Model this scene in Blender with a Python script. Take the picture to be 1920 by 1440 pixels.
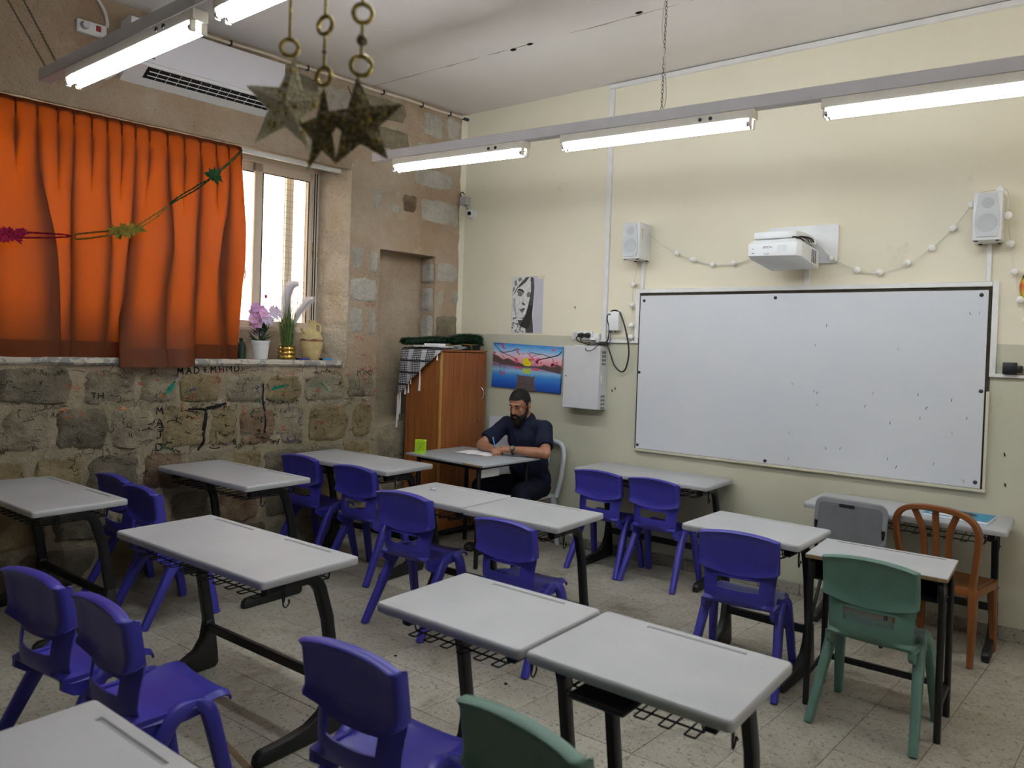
import bpy, bmesh, math, random
from mathutils import Vector, Matrix, noise
from math import sin, cos, tan, pi, radians, sqrt, atan2

for _o in list(bpy.data.objects):
    bpy.data.objects.remove(_o, do_unlink=True)
SC = bpy.context.scene
COL = SC.collection
random.seed(7)
UP = Vector((0, 0, 1))

# ------------------------------------------------------------------ camera
CAM_H = 1.725
def make_camera():
    yaw, pitch, roll = 0.6465306, 0.0180426, 0.0332879
    fw = Vector((-sin(yaw) * cos(pitch), cos(yaw) * cos(pitch), -sin(pitch)))
    r0 = Vector((cos(yaw), sin(yaw), 0))
    u0 = r0.cross(fw)
    r = r0 * cos(roll) + u0 * sin(roll)
    u = u0 * cos(roll) - r0 * sin(roll)
    cd = bpy.data.cameras.new('camera')
    cd.sensor_fit = 'HORIZONTAL'
    cd.sensor_width = 36.0
    cd.lens = 1405.819 * 36.0 / 1920.0
    cd.shift_y = -(720.0 - 677.807) / 1920.0
    cd.clip_start = 0.05
    cd.clip_end = 200
    cd.dof.use_dof = True
    cd.dof.focus_distance = 5.2
    cd.dof.aperture_fstop = 3.0
    o = bpy.data.objects.new('camera', cd)
    COL.objects.link(o)
    m = Matrix(((r.x, u.x, -fw.x, 0), (r.y, u.y, -fw.y, 0), (r.z, u.z, -fw.z, CAM_H), (0, 0, 0, 1)))
    o.matrix_world = m
    SC.camera = o
make_camera()

# ------------------------------------------------------------------ sky and sun
def make_world():
    w = bpy.data.worlds.new('sky')
    SC.world = w
    w.use_nodes = True
    nt = w.node_tree
    nt.nodes.clear()
    out = nt.nodes.new('ShaderNodeOutputWorld')
    bg = nt.nodes.new('ShaderNodeBackground')
    sky = nt.nodes.new('ShaderNodeTexSky')
    sky.sky_type = 'NISHITA'
    sky.sun_disc = False
    sky.sun_elevation = radians(50)
    sky.sun_rotation = radians(100)
    sky.air_density = 1.0
    sky.dust_density = 2.5
    bg.inputs['Strength'].default_value = SKY_STRENGTH
    nt.links.new(sky.outputs[0], bg.inputs[0])
    nt.links.new(bg.outputs[0], out.inputs[0])
SKY_STRENGTH = 0.42
make_world()

def make_sun():
    ld = bpy.data.lights.new('sun', 'SUN')
    ld.energy = 27.0
    ld.angle = radians(0.6)
    ld.color = (1.0, 0.93, 0.82)
    o = bpy.data.objects.new('sun', ld)
    COL.objects.link(o)
    d = Vector((-0.60, 0.10, -0.72)).normalized()     # travelling direction: from over the roof onto the lane
    o.rotation_euler = d.to_track_quat('-Z', 'Y').to_euler()
    o.location = (9, -4, 9)
make_sun()

vs = SC.view_settings
vs.view_transform = 'Standard'
vs.look = 'None'
vs.gamma = 1.0
vs.use_curve_mapping = False
vs.exposure = 0.30
TUBE_STRENGTH = 34.5

# ------------------------------------------------------------------ object helpers
def link(o, parent=None):
    COL.objects.link(o)
    if parent is not None:
        o.parent = parent
    return o

def tag(o, label=None, cat=None, group=None, kind=None):
    if label: o['label'] = label
    if cat: o['category'] = cat
    if group: o['group'] = group
    if kind: o['kind'] = kind
    return o

def thing(name, label, cat, loc=(0, 0, 0), rz=0.0, group=None):
    o = bpy.data.objects.new(name, None)
    o.empty_display_size = 0.1
    link(o)
    o.location = loc
    o.rotation_euler = (0, 0, rz)
    return tag(o, label, cat, group)

def copy_tree(o, parent=None):
    c = o.copy()
    COL.objects.link(c)
    c.parent = parent
    for ch in [x for x in o.children]:
        copy_tree(ch, c)
    return c

def bake(o):
    """replace the object's mesh by its evaluated mesh (modifiers applied)"""
    dg = bpy.context.evaluated_depsgraph_get()
    dg.update()
    me = bpy.data.meshes.new_from_object(o.evaluated_get(dg), preserve_all_data_layers=True, depsgraph=dg)
    o.modifiers.clear()
    o.data = me
    return o

def smooth(me, angle=40):
    for p in me.polygons:
        p.use_smooth = True
    me.set_sharp_from_angle(angle=radians(angle))

class Geo:
    """collects pieces of one mesh"""
    def __init__(self):
        self.v, self.f, self.m = [], [], []
    def add(self, vs, fs, mi=0):
        b = len(self.v)
        self.v += [tuple(x) for x in vs]
        self.f += [tuple(i + b for i in f) for f in fs]
        self.m += [mi] * len(fs)
        return self
    def bm(self, bm, mi=0, mat=None):
        bm.verts.index_update()
        vs = [(mat @ v.co) if mat is not None else v.co.copy() for v in bm.verts]
        self.add(vs, [[x.index for x in f.verts] for f in bm.faces], mi)
        bm.free()
        return self
    def box(self, lo, hi, bev=0.0, seg=2, mi=0, mat=None):
        lo, hi = Vector(lo), Vector(hi)
        c = (lo + hi) / 2
        s = hi - lo
        if bev <= 0:
            vs = [Vector((x, y, z)) for x in (lo.x, hi.x) for y in (lo.y, hi.y) for z in (lo.z, hi.z)]
            if mat is not None: vs = [mat @ v for v in vs]
            return self.add(vs, [(0, 1, 3, 2), (4, 6, 7, 5), (0, 4, 5, 1), (2, 3, 7, 6), (0, 2, 6, 4), (1, 5, 7, 3)], mi)
        bm = bmesh.new()
        bmesh.ops.create_cube(bm, size=1.0)
        for v in bm.verts:
            v.co = Vector((v.co.x * s.x, v.co.y * s.y, v.co.z * s.z)) + c
        bev = min(bev, 0.49 * min(s))
        bmesh.ops.bevel(bm, geom=list(bm.edges), offset=bev, segments=seg, affect='EDGES', profile=0.5)
        return self.bm(bm, mi, mat)
    def cyl(self, p, q, r, r2=None, n=12, mi=0, caps=True):
        return self.tube([p, q], [r, r if r2 is None else r2], n, mi, caps)
    def tube(self, path, r, n=8, mi=0, caps=True, closed=False, sx=1.0, sy=1.0, up=None, shape=None):
        """sweep a round (or given) section along a path"""
        P = [Vector(p) for p in path]
        k = len(P)
        rs = r if isinstance(r, (list, tuple)) else [r] * k
        tang = []
        for i in range(k):
            if closed:
                t = P[(i + 1) % k] - P[i - 1]
            else:
                t = P[min(i + 1, k - 1)] - P[max(i - 1, 0)]
            tang.append(t.normalized() if t.length > 1e-9 else Vector((0, 0, 1)))
        ref = Vector(up) if up is not None else (Vector((0, 0, 1)) if abs(tang[0].z) < 0.9 else Vector((1, 0, 0)))
        a = (ref - tang[0] * ref.dot(tang[0])).normalized()
        vs = []
        for i in range(k):
            t = tang[i]
            if up is not None:
                rr = Vector(up)
                a2 = rr - t * rr.dot(t)
                if a2.length > 1e-6: a = a2.normalized()
            else:
                a2 = a - t * a.dot(t)
                if a2.length > 1e-6: a = a2.normalized()
            b = t.cross(a)
            if shape is None:
                for j in range(n):
                    w = 2 * pi * j / n
                    vs.append(P[i] + (a * cos(w) * sy + b * sin(w) * sx) * rs[i])
            else:
                n = len(shape)
                for (p0, p1) in shape:
                    vs.append(P[i] + (b * p0 + a * p1) * rs[i])
        fs = []
        kk = k if closed else k - 1
        for i in range(kk):
            for j in range(n):
                i2 = (i + 1) % k
                fs.append((i * n + j, i * n + (j + 1) % n, i2 * n + (j + 1) % n, i2 * n + j))
        if caps and not closed:
            fs.append(tuple(range(n - 1, -1, -1)))
            fs.append(tuple((k - 1) * n + j for j in range(n)))
        return self.add(vs, fs, mi)
    def lathe(self, prof, c=(0, 0, 0), n=24, mi=0, mat=None, close=False):
        c = Vector(c)
        vs, fs = [], []
        for (r, z) in prof:
            for j in range(n):
                w = 2 * pi * j / n
                vs.append(c + Vector((r * cos(w), r * sin(w), z)))
        k = len(prof)
        for i in range(k - 1):
            for j in range(n):
                fs.append((i * n + j, i * n + (j + 1) % n, (i + 1) * n + (j + 1) % n, (i + 1) * n + j))
        if prof[0][0] > 1e-6: fs.append(tuple(range(n - 1, -1, -1)))
        if prof[-1][0] > 1e-6: fs.append(tuple((k - 1) * n + j for j in range(n)))
        if mat is not None: vs = [mat @ v for v in vs]
        return self.add(vs, fs, mi)
    def ball(self, c, r, n=12, k=8, mi=0, sc=(1, 1, 1)):
        c = Vector(c)
        vs, fs = [c + Vector((0, 0, -r * sc[2]))], []
        for i in range(1, k):
            a = -pi / 2 + pi * i / k
            for j in range(n):
                w = 2 * pi * j / n
                vs.append(c + Vector((r * sc[0] * cos(a) * cos(w), r * sc[1] * cos(a) * sin(w), r * sc[2] * sin(a))))
        vs.append(c + Vector((0, 0, r * sc[2])))
        for j in range(n):
            fs.append((0, 1 + (j + 1) % n, 1 + j))
        for i in range(k - 2):
            for j in range(n):
                fs.append((1 + i * n + j, 1 + i * n + (j + 1) % n, 1 + (i + 1) * n + (j + 1) % n, 1 + (i + 1) * n + j))
        t = len(vs) - 1
        b = 1 + (k - 2) * n
        for j in range(n):
            fs.append((b + j, b + (j + 1) % n, t))
        return self.add(vs, fs, mi)
    def prism(self, poly, d, mat=None, mi=0, lift=0.0):
        """polygon (x,z) extruded along y from lift to lift+d"""
        n = len(poly)
        vs = [Vector((x, lift, z)) for x, z in poly] + [Vector((x, lift + d, z)) for x, z in poly]
        fs = [tuple(range(n)), tuple(range(2 * n - 1, n - 1, -1))]
        for i in range(n):
            j = (i + 1) % n
            fs.append((j, i, i + n, j + n))
        if mat is not None: vs = [mat @ v for v in vs]
        return self.add(vs, fs, mi)
    def grid(self, fn, nu, nv, mi=0, hole=None, flip=False):
        vs = [fn(i / nu, j / nv) for j in range(nv + 1) for i in range(nu + 1)]
        fs = []
        for j in range(nv):
            for i in range(nu):
                if hole and hole(i, j): continue
                a = j * (nu + 1) + i
                q = (a, a + 1, a + nu + 2, a + nu + 1)
                fs.append(q[::-1] if flip else q)
        return self.add(vs, fs, mi)
    def build(self, name, mat, parent=None, angle=40, normals=True):
        me = bpy.data.meshes.new(name)
        me.from_pydata([tuple(v) for v in self.v], [], self.f)
        mats = mat if isinstance(mat, (list, tuple)) else [mat]
        for mm in mats: me.materials.append(mm)
        if len(mats) > 1:
            me.polygons.foreach_set('material_index', self.m)
        if normals:
            bm = bmesh.new(); bm.from_mesh(me)
            bmesh.ops.recalc_face_normals(bm, faces=list(bm.faces))
            bm.to_mesh(me); bm.free()
        me.update()
        if angle: smooth(me, angle)
        o = bpy.data.objects.new(name, me)
        return link(o, parent)

def bez(pts, n=12):
    """Catmull-Rom through points"""
    P = [Vector(p) for p in pts]
    out = []
    for i in range(len(P) - 1):
        p0, p1, p2, p3 = P[max(i - 1, 0)], P[i], P[i + 1], P[min(i + 2, len(P) - 1)]
        for k in range(n):
            t = k / n
            out.append(0.5 * ((2 * p1) + (p2 - p0) * t + (2 * p0 - 5 * p1 + 4 * p2 - p3) * t * t + (3 * p1 - p0 - 3 * p2 + p3) * t ** 3))
    out.append(P[-1])
    return out

def sag(p, q, drop, n=16):
    p, q = Vector(p), Vector(q)
    return [p.lerp(q, i / n) - UP * drop * 4 * (i / n) * (1 - i / n) for i in range(n + 1)]

def rrect(w, h, r, n=4, cx=0, cz=0):
    out = []
    for (sx, sz, a0) in ((1, 1, 0), (-1, 1, pi / 2), (-1, -1, pi), (1, -1, 3 * pi / 2)):
        for k in range(n + 1):
            a = a0 + (pi / 2) * k / n
            out.append((cx + sx * (w / 2 - r) + r * cos(a), cz + sz * (h / 2 - r) + r * sin(a)))
    return out

# ------------------------------------------------------------------ frames of the two walls
YF = 5.612                                   # front wall plane
WA = radians(7.5)                            # the stone wall is not square to the front wall
W0 = Vector((-4.916, 5.612, 0))
WROT = pi / 2 - WA
CEIL = 3.995
def WL(u, z, v=0.0):
    """point on the stone wall: u along wall (0 at the corner, negative toward the camera), v into the wall"""
    x = Vector((sin(WA), cos(WA), 0)); y = Vector((-cos(WA), sin(WA), 0))
    return W0 + x * u + y * v + UP * z
MW = Matrix.Translation(W0) @ Matrix.Rotation(WROT, 4, 'Z')
MF = Matrix.Translation((0, YF, 0))
# ------------------------------------------------------------------ materials
def srgb(r, g, b):
    f = lambda c: (c / 255 / 12.92) if c / 255 <= 0.04045 else ((c / 255 + 0.055) / 1.055) ** 2.4
    return (f(r), f(g), f(b), 1)

class MB:
    def __init__(self, name):
        self.m = bpy.data.materials.new(name)
        self.m.use_nodes = True
        self.nt = self.m.node_tree
        self.p = self.nt.nodes['Principled BSDF']
        self.out = self.nt.nodes['Material Output']
        self._co = None
    def n(self, t, **kw):
        nd = self.nt.nodes.new(t)
        for k, v in kw.items():
            if k in nd.inputs: nd.inputs[k].default_value = v
            else: setattr(nd, k, v)
        return nd
    def l(self, a, b):
        self.nt.links.new(a, b)
    def co(self, kind='Object', scale=None):
        if self._co is None: self._co = self.n('ShaderNodeTexCoord')
        s = self._co.outputs[kind]
        if scale is not None:
            mp = self.n('ShaderNodeMapping')
            mp.inputs['Scale'].default_value = scale
            self.l(s, mp.inputs['Vector'])
            return mp.outputs[0]
        return s
    def world(self):
        return self.n('ShaderNodeNewGeometry').outputs['Position']
    def noise(self, vec, scale, detail=4, rough=0.55, out='Fac', dist=0.0):
        nd = self.n('ShaderNodeTexNoise')
        nd.inputs['Scale'].default_value = scale
        nd.inputs['Detail'].default_value = detail
        nd.inputs['Roughness'].default_value = rough
        nd.inputs['Distortion'].default_value = dist
        self.l(vec, nd.inputs['Vector'])
        return nd.outputs[0 if out == 'Fac' else 1]
    def ramp(self, fac, stops, interp='LINEAR'):
        nd = self.n('ShaderNodeValToRGB')
        cr = nd.color_ramp
        cr.interpolation = interp
        while len(cr.elements) < len(stops): cr.elements.new(0.5)
        for e, (p, c) in zip(cr.elements, stops):
            e.position = p
            e.color = c if len(c) == 4 else (*c, 1)
        self.l(fac, nd.inputs[0])
        return nd.outputs[0]
    def mix(self, fac, a, b, mode='MIX'):
        nd = self.n('ShaderNodeMix', data_type='RGBA', blend_type=mode)
        for s, v in ((0, fac), (6, a), (7, b)):
            if hasattr(v, 'is_linked') or isinstance(v, bpy.types.NodeSocket): self.l(v, nd.inputs[s])
            else: nd.inputs[s].default_value = v
        return nd.outputs[2]
    def math(self, op, a, b=0.0):
        nd = self.n('ShaderNodeMath', operation=op)
        for i, v in ((0, a), (1, b)):
            if isinstance(v, bpy.types.NodeSocket): self.l(v, nd.inputs[i])
            else: nd.inputs[i].default_value = v
        return nd.outputs[0]
    def bump(self, h, strength=0.3, dist=0.01):
        nd = self.n('ShaderNodeBump')
        nd.inputs['Strength'].default_value = strength
        nd.inputs['Distance'].default_value = dist
        self.l(h, nd.inputs['Height'])
        self.l(nd.outputs[0], self.p.inputs['Normal'])
        return nd
    def set(self, **kw):
        for k, v in kw.items():
            k = k.replace('_', ' ')
            if isinstance(v, bpy.types.NodeSocket): self.l(v, self.p.inputs[k])
            else: self.p.inputs[k].default_value = v
        return self

def plain(name, col, rough=0.5, metal=0.0, spec=0.5, var=0.06, vscale=9.0, bumpy=0.0, coat=0.0):
    b = MB(name)
    c = b.noise(b.co(), vscale, 3)
    dark = tuple(x * (1 - var * 2) for x in col[:3]) + (1,)
    lite = tuple(min(1, x * (1 + var)) for x in col[:3]) + (1,)
    b.set(Base_Color=b.ramp(c, [(0.3, dark), (0.7, lite)]), Roughness=rough, Metallic=metal)
    b.p.inputs['Specular IOR Level'].default_value = spec
    if coat: b.p.inputs['Coat Weight'].default_value = coat
    if bumpy: b.bump(b.noise(b.co(), 160, 3), bumpy, 0.002)
    return b.m

M = {}
M['desk_top'] = None
def m_desktop():
    b = MB('grey_laminate')
    c = b.noise(b.world(), 3.0, 5)
    s = b.noise(b.world(), 60, 2)
    col = b.ramp(c, [(0.3, srgb(164, 166, 170)), (0.7, srgb(178, 179, 182))])
    col = b.mix(b.ramp(s, [(0.70, (0, 0, 0, 1)), (0.76, (1, 1, 1, 1))]), col, srgb(165, 163, 160))
    b.set(Base_Color=col, Roughness=b.ramp(c, [(0.3, (0.42,) * 3), (0.7, (0.5,) * 3)]))
    return b.m
M['desk_top'] = m_desktop()
M['desk_top_teacher'] = plain('worn_grey_laminate', srgb(160, 165, 170), 0.45, var=0.05)
M['black_metal'] = plain('black_powder_coat', srgb(26, 26, 28), 0.42, spec=0.4, var=0.1, bumpy=0.05)
M['black_plastic'] = plain('black_plastic', srgb(22, 22, 24), 0.45)
M['blue'] = plain('blue_plastic', srgb(58, 55, 158), 0.36, spec=0.5, var=0.05, bumpy=0.03)
M['green'] = plain('green_plastic', srgb(86, 122, 110), 0.42, spec=0.5, var=0.06, bumpy=0.04)
M['grey_plastic'] = plain('grey_plastic', srgb(120, 122, 126), 0.5, var=0.07)
M['brown_plastic'] = plain('brown_plastic', srgb(126, 74, 34), 0.38, var=0.12, vscale=6)
M['white_plastic'] = plain('white_plastic', srgb(224, 226, 228), 0.4, var=0.02)
M['white_plastic_chair'] = plain('pale_plastic', srgb(205, 210, 218), 0.45, var=0.03)
M['offwhite'] = plain('offwhite_enamel', srgb(222, 216, 204), 0.45, var=0.04)
M['beam'] = plain('grey_white_enamel', srgb(212, 210, 214), 0.5, var=0.03)
M['trunking'] = plain('white_trunking', srgb(226, 226, 226), 0.45, var=0.03)
M['grey_mesh'] = plain('speaker_cloth', srgb(198, 202, 206), 0.9, var=0.03, bumpy=0.2)
M['dark'] = plain('dark_void', srgb(14, 14, 15), 0.8)
M['chain'] = plain('dull_steel', srgb(96, 88, 74), 0.5, metal=0.6)
M['chrome'] = plain('chrome', srgb(205, 205, 205), 0.22, metal=1.0)
M['screw'] = plain('dark_screw', srgb(60, 64, 74), 0.4, metal=0.6)
M['brass'] = plain('brass', srgb(205, 170, 90), 0.22, metal=1.0)
M['pot_white'] = plain('white_pot', srgb(225, 228, 230), 0.5, var=0.02)
M['paper'] = plain('paper', srgb(236, 236, 238), 0.8, var=0.01)
M['cable_black'] = plain('black_cable', srgb(24, 22, 22), 0.5)
M['cable_white'] = plain('white_cable', srgb(214, 212, 204), 0.5)
M['cable_blue'] = plain('blue_cable', srgb(84, 92, 160), 0.5)
M['bulb'] = plain('opal_bulb', srgb(240, 240, 238), 0.3, var=0.01)
M['lime'] = plain('lime_mesh_metal', srgb(176, 226, 28), 0.45, var=0.03)
M['pen_blue'] = plain('blue_pen', srgb(70, 150, 215), 0.4)
M['pen_teal'] = plain('teal_pencil', srgb(60, 150, 140), 0.4)
M['red'] = plain('red_switch', srgb(165, 22, 34), 0.4)
M['leaf'] = plain('leaf_green', srgb(44, 84, 42), 0.6, var=0.2)
M['grass'] = plain('grass_green', srgb(88, 116, 52), 0.6, var=0.25, vscale=30)
M['tinsel_dark'] = plain('dark_green_tinsel', srgb(16, 52, 30), 0.5, var=0.3)
M['petal_pink'] = plain('pink_petal', srgb(222, 168, 222), 0.7, var=0.12, vscale=40)
M['petal_white'] = plain('lilac_white_petal', srgb(228, 214, 240), 0.7, var=0.06)
M['petal_red'] = plain('magenta_bud', srgb(170, 20, 80), 0.6)
M['petal_yellow'] = plain('yellow_heart', srgb(230, 205, 80), 0.6)
def m_plume():
    b = MB('white_plume')
    tl = b.n('ShaderNodeBsdfTranslucent'); tl.inputs['Color'].default_value = (0.93, 0.92, 0.96, 1)
    b.set(Base_Color=b.ramp(b.noise(b.co(), 20, 2), [(0.3, srgb(236, 234, 244)), (0.7, srgb(246, 245, 250))]), Roughness=0.9)
    mx = b.n('ShaderNodeMixShader'); mx.inputs[0].default_value = 0.5
    b.l(b.p.outputs[0], mx.inputs[1]); b.l(tl.outputs[0], mx.inputs[2]); b.l(mx.outputs[0], b.out.inputs[0])
    return b.m
M['plume'] = m_plume()
M['navy_shirt'] = plain('navy_cotton', srgb(30, 34, 56), 0.85, spec=0.2, var=0.12, vscale=14, bumpy=0.3)
M['navy_trousers'] = plain('dark_denim', srgb(24, 27, 42), 0.9, spec=0.2, var=0.12, vscale=14, bumpy=0.3)
M['hair'] = plain('dark_hair', srgb(24, 20, 19), 0.7, spec=0.3, var=0.2, vscale=60, bumpy=0.5)
M['lips'] = plain('lips', srgb(128, 76, 68), 0.5)
M['eye_white'] = plain('eye', srgb(80, 60, 52), 0.4)
M['shoe'] = plain('dark_shoe', srgb(26, 24, 24), 0.5)
M['screen_glass'] = plain('watch_glass', srgb(120, 124, 120), 0.2)

def m_skin():
    b = MB('skin')
    c = b.noise(b.co(), 12, 4)
    b.set(Base_Color=b.ramp(c, [(0.3, srgb(150, 104, 80)), (0.7, srgb(172, 122, 96))]), Roughness=0.5)
    b.p.inputs['Subsurface Weight'].default_value = 0.08
    b.p.inputs['Subsurface Radius'].default_value = (0.01, 0.004, 0.002)
    return b.m
M['skin'] = m_skin()

def m_tube():
    b = MB('lit_fluorescent_tube')
    b.set(Base_Color=(1, 1, 1, 1), Roughness=0.4)
    b.p.inputs['Emission Color'].default_value = (0.90, 0.955, 1.0, 1)
    b.p.inputs['Emission Strength'].default_value = TUBE_STRENGTH
    return b.m
M['tube'] = m_tube()

def m_glass():
    b = MB('window_glass')
    tr = b.n('ShaderNodeBsdfTransparent')
    gl = b.n('ShaderNodeBsdfGlossy')
    gl.inputs['Roughness'].default_value = 0.05
    mx = b.n('ShaderNodeMixShader')
    mx.inputs[0].default_value = 0.06
    b.l(tr.outputs[0], mx.inputs[1]); b.l(gl.outputs[0], mx.inputs[2])
    b.l(mx.outputs[0], b.out.inputs[0])
    return b.m
M['glass'] = m_glass()

def m_plaster():
    b = MB('cream_and_sage_painted_plaster')
    w = b.world()
    sep = b.n('ShaderNodeSeparateXYZ'); b.l(w, sep.inputs[0])
    n1 = b.noise(w, 0.9, 5)
    n2 = b.noise(w, 6, 5)
    up = b.ramp(n1, [(0.3, srgb(226, 219, 196)), (0.7, srgb(232, 226, 206))])
    lo = b.ramp(n1, [(0.3, srgb(186, 186, 166)), (0.7, srgb(199, 197, 177))])
    z = b.math('ADD', sep.outputs[2], b.math('MULTIPLY', n2, 0.012))
    f = b.math('GREATER_THAN', z, 1.856)
    col = b.mix(f, lo, up)
    st = b.ramp(b.noise(w, 3.0, 8, 0.7), [(0.63, (0, 0, 0, 1)), (0.75, (0.35, 0.35, 0.35, 1))])
    col = b.mix(st, col, srgb(170, 164, 138))
    b.set(Base_Color=col, Roughness=b.math('SUBTRACT', 0.75, b.math('MULTIPLY', b.math('SUBTRACT', 1.0, f), 0.25)))
    h = b.math('ADD', b.noise(w, 26, 5), b.math('MULTIPLY', b.noise(w, 3, 3), 1.2))
    b.bump(h, 0.12, 0.01)
    return b.m
M['plaster'] = m_plaster()

def m_ceiling():
    b = MB('white_ceiling_paint')
    w = b.world()
    n1 = b.noise(w, 0.8, 4)
    b.set(Base_Color=b.ramp(n1, [(0.3, srgb(214, 208, 204)), (0.7, srgb(224, 220, 216))]), Roughness=0.85)
    b.bump(b.noise(w, 12, 4), 0.06, 0.01)
    return b.m
M['ceiling'] = m_ceiling()

def m_tile():
    b = MB('speckled_terrazzo')
    w = b.world()
    oi = b.n('ShaderNodeObjectInfo')
    n1 = b.noise(w, 1.3, 5)
    n2 = b.noise(w, 42, 3, 0.7)
    n3 = b.noise(w, 85, 2, 0.6)
    n4 = b.noise(w, 7, 5, 0.6)
    col = b.ramp(n1, [(0.25, srgb(144, 140, 128)), (0.75, srgb(174, 170, 158))])
    col = b.mix(b.ramp(n4, [(0.42, (0, 0, 0, 1)), (0.66, (0.5, 0.5, 0.5, 1))]), col, srgb(146, 140, 122))
    col = b.mix(b.ramp(n2, [(0.57, (0, 0, 0, 1)), (0.64, (0.85, 0.85, 0.85, 1))]), col, srgb(92, 87, 77))
    col = b.mix(b.ramp(n3, [(0.62, (0, 0, 0, 1)), (0.68, (0.6, 0.6, 0.6, 1))]), col, srgb(214, 208, 194))
    st = b.ramp(b.noise(w, 1.9, 8, 0.75, dist=0.6), [(0.53, (0, 0, 0, 1)), (0.70, (0.8, 0.8, 0.8, 1))])
    col = b.mix(st, col, srgb(88, 83, 66))
    v = b.math('MULTIPLY', oi.outputs['Random'], 0.16)
    hs = b.n('ShaderNodeHueSaturation')
    b.l(col, hs.inputs['Color']); b.l(b.math('ADD', v, 0.88), hs.inputs['Value'])
    b.set(Base_Color=hs.outputs[0], Roughness=b.ramp(n4, [(0.3, (0.42,) * 3), (0.7, (0.6,) * 3)]))
    b.bump(n2, 0.05, 0.003)
    return b.m
M['tile'] = m_tile()
M['grout'] = plain('dark_grout', srgb(92, 88, 80), 0.9)

def stone_mat(name, c1, c2, c3, pale=0.0):
    b = MB(name)
    w = b.world()
    oi = b.n('ShaderNodeObjectInfo')
    n1 = b.noise(w, 5, 6, 0.65)
    n2 = b.noise(w, 38, 6, 0.75)
    n3 = b.noise(w, 110, 4, 0.7)
    col = b.ramp(n1, [(0.3, c1), (0.5, c2), (0.72, c3)])
    col = b.mix(b.ramp(n2, [(0.56, (0, 0, 0, 1)), (0.70, (0.7, 0.7, 0.7, 1))]), col, tuple(x * 0.45 for x in c1[:3]) + (1,))
    col = b.mix(b.ramp(n3, [(0.62, (0, 0, 0, 1)), (0.7, (0.55, 0.55, 0.55, 1))]), col, tuple(min(1, x * 1.35) for x in c3[:3]) + (1,))
    hs = b.n('ShaderNodeHueSaturation')
    b.l(col, hs.inputs['Color'])
    b.l(b.math('ADD', b.math('MULTIPLY', oi.outputs['Random'], 0.2), 0.88), hs.inputs['Value'])
    b.set(Base_Color=hs.outputs[0], Roughness=0.92)
    b.p.inputs['Specular IOR Level'].default_value = 0.2
    n4 = b.noise(w, 15, 6, 0.7, dist=0.8)
    b.bump(b.math('ADD', b.math('ADD', n2, b.math('MULTIPLY', n3, 0.4)), b.math('MULTIPLY', n4, 2.2)), 0.95, 0.022)
    return b.m
M['stone_grey'] = stone_mat('grey_limestone', srgb(134, 126, 108), srgb(160, 150, 128), srgb(184, 174, 150))
M['stone_ochre'] = stone_mat('ochre_limestone', srgb(134, 120, 88), srgb(160, 143, 108), srgb(184, 168, 134))
M['stone_red'] = stone_mat('rusty_limestone', srgb(122, 98, 78), srgb(150, 126, 102), srgb(178, 160, 134))
M['stone_dark'] = stone_mat('dark_limestone', srgb(108, 101, 86), srgb(138, 129, 110), srgb(164, 154, 132))
M['stone_pale'] = stone_mat('pale_limestone', srgb(192, 184, 170), srgb(214, 208, 197), srgb(228, 224, 216))

def m_mortar():
    b = MB('rough_lime_plaster')
    w = b.world()
    sep = b.n('ShaderNodeSeparateXYZ'); b.l(w, sep.inputs[0])
    n1 = b.noise(w, 1.6, 6, 0.65)
    n2 = b.noise(w, 60, 5, 0.75)
    n3 = b.noise(w, 7, 6, 0.7)
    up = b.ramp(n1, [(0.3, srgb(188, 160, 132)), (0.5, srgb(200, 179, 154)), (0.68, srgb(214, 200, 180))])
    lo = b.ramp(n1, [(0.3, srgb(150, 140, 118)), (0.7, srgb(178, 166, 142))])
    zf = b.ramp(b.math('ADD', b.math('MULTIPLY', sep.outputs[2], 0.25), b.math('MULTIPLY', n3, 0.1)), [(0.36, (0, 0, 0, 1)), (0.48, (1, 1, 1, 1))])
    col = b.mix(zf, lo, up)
    col = b.mix(b.ramp(n2, [(0.60, (0, 0, 0, 1)), (0.68, (0.75, 0.75, 0.75, 1))]), col, srgb(104, 88, 66))
    col = b.mix(b.ramp(n3, [(0.58, (0, 0, 0, 1)), (0.68, (0.5, 0.5, 0.5, 1))]), col, srgb(214, 204, 188))
    b.set(Base_Color=col, Roughness=0.95)
    b.p.inputs['Specular IOR Level'].default_value = 0.15
    n5 = b.noise(w, 18, 6, 0.72, dist=0.5)
    b.bump(b.math('ADD', b.math('ADD', n2, b.math('MULTIPLY', n3, 1.5)), b.math('MULTIPLY', n5, 1.8)), 0.85, 0.02)
    return b.m
M['mortar'] = m_mortar()
M['reveal'] = stone_mat('lightened_cream_limestone', srgb(222, 202, 174), srgb(236, 222, 200), srgb(242, 232, 216))  # pale stone, lightened further in place of daylight on the jamb
M['sill_paint'] = None
def m_sill():
    b = MB('peeling_grey_paint')
    w = b.world()
    n = b.noise(w, 9, 6, 0.7)
    b.set(Base_Color=b.ramp(n, [(0.46, srgb(188, 181, 168)), (0.5, srgb(140, 138, 136)), (0.7, srgb(128, 127, 128))], 'CONSTANT'), Roughness=0.8)
    b.bump(n, 0.3, 0.01)
    return b.m
M['sill_paint'] = m_sill()

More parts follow.
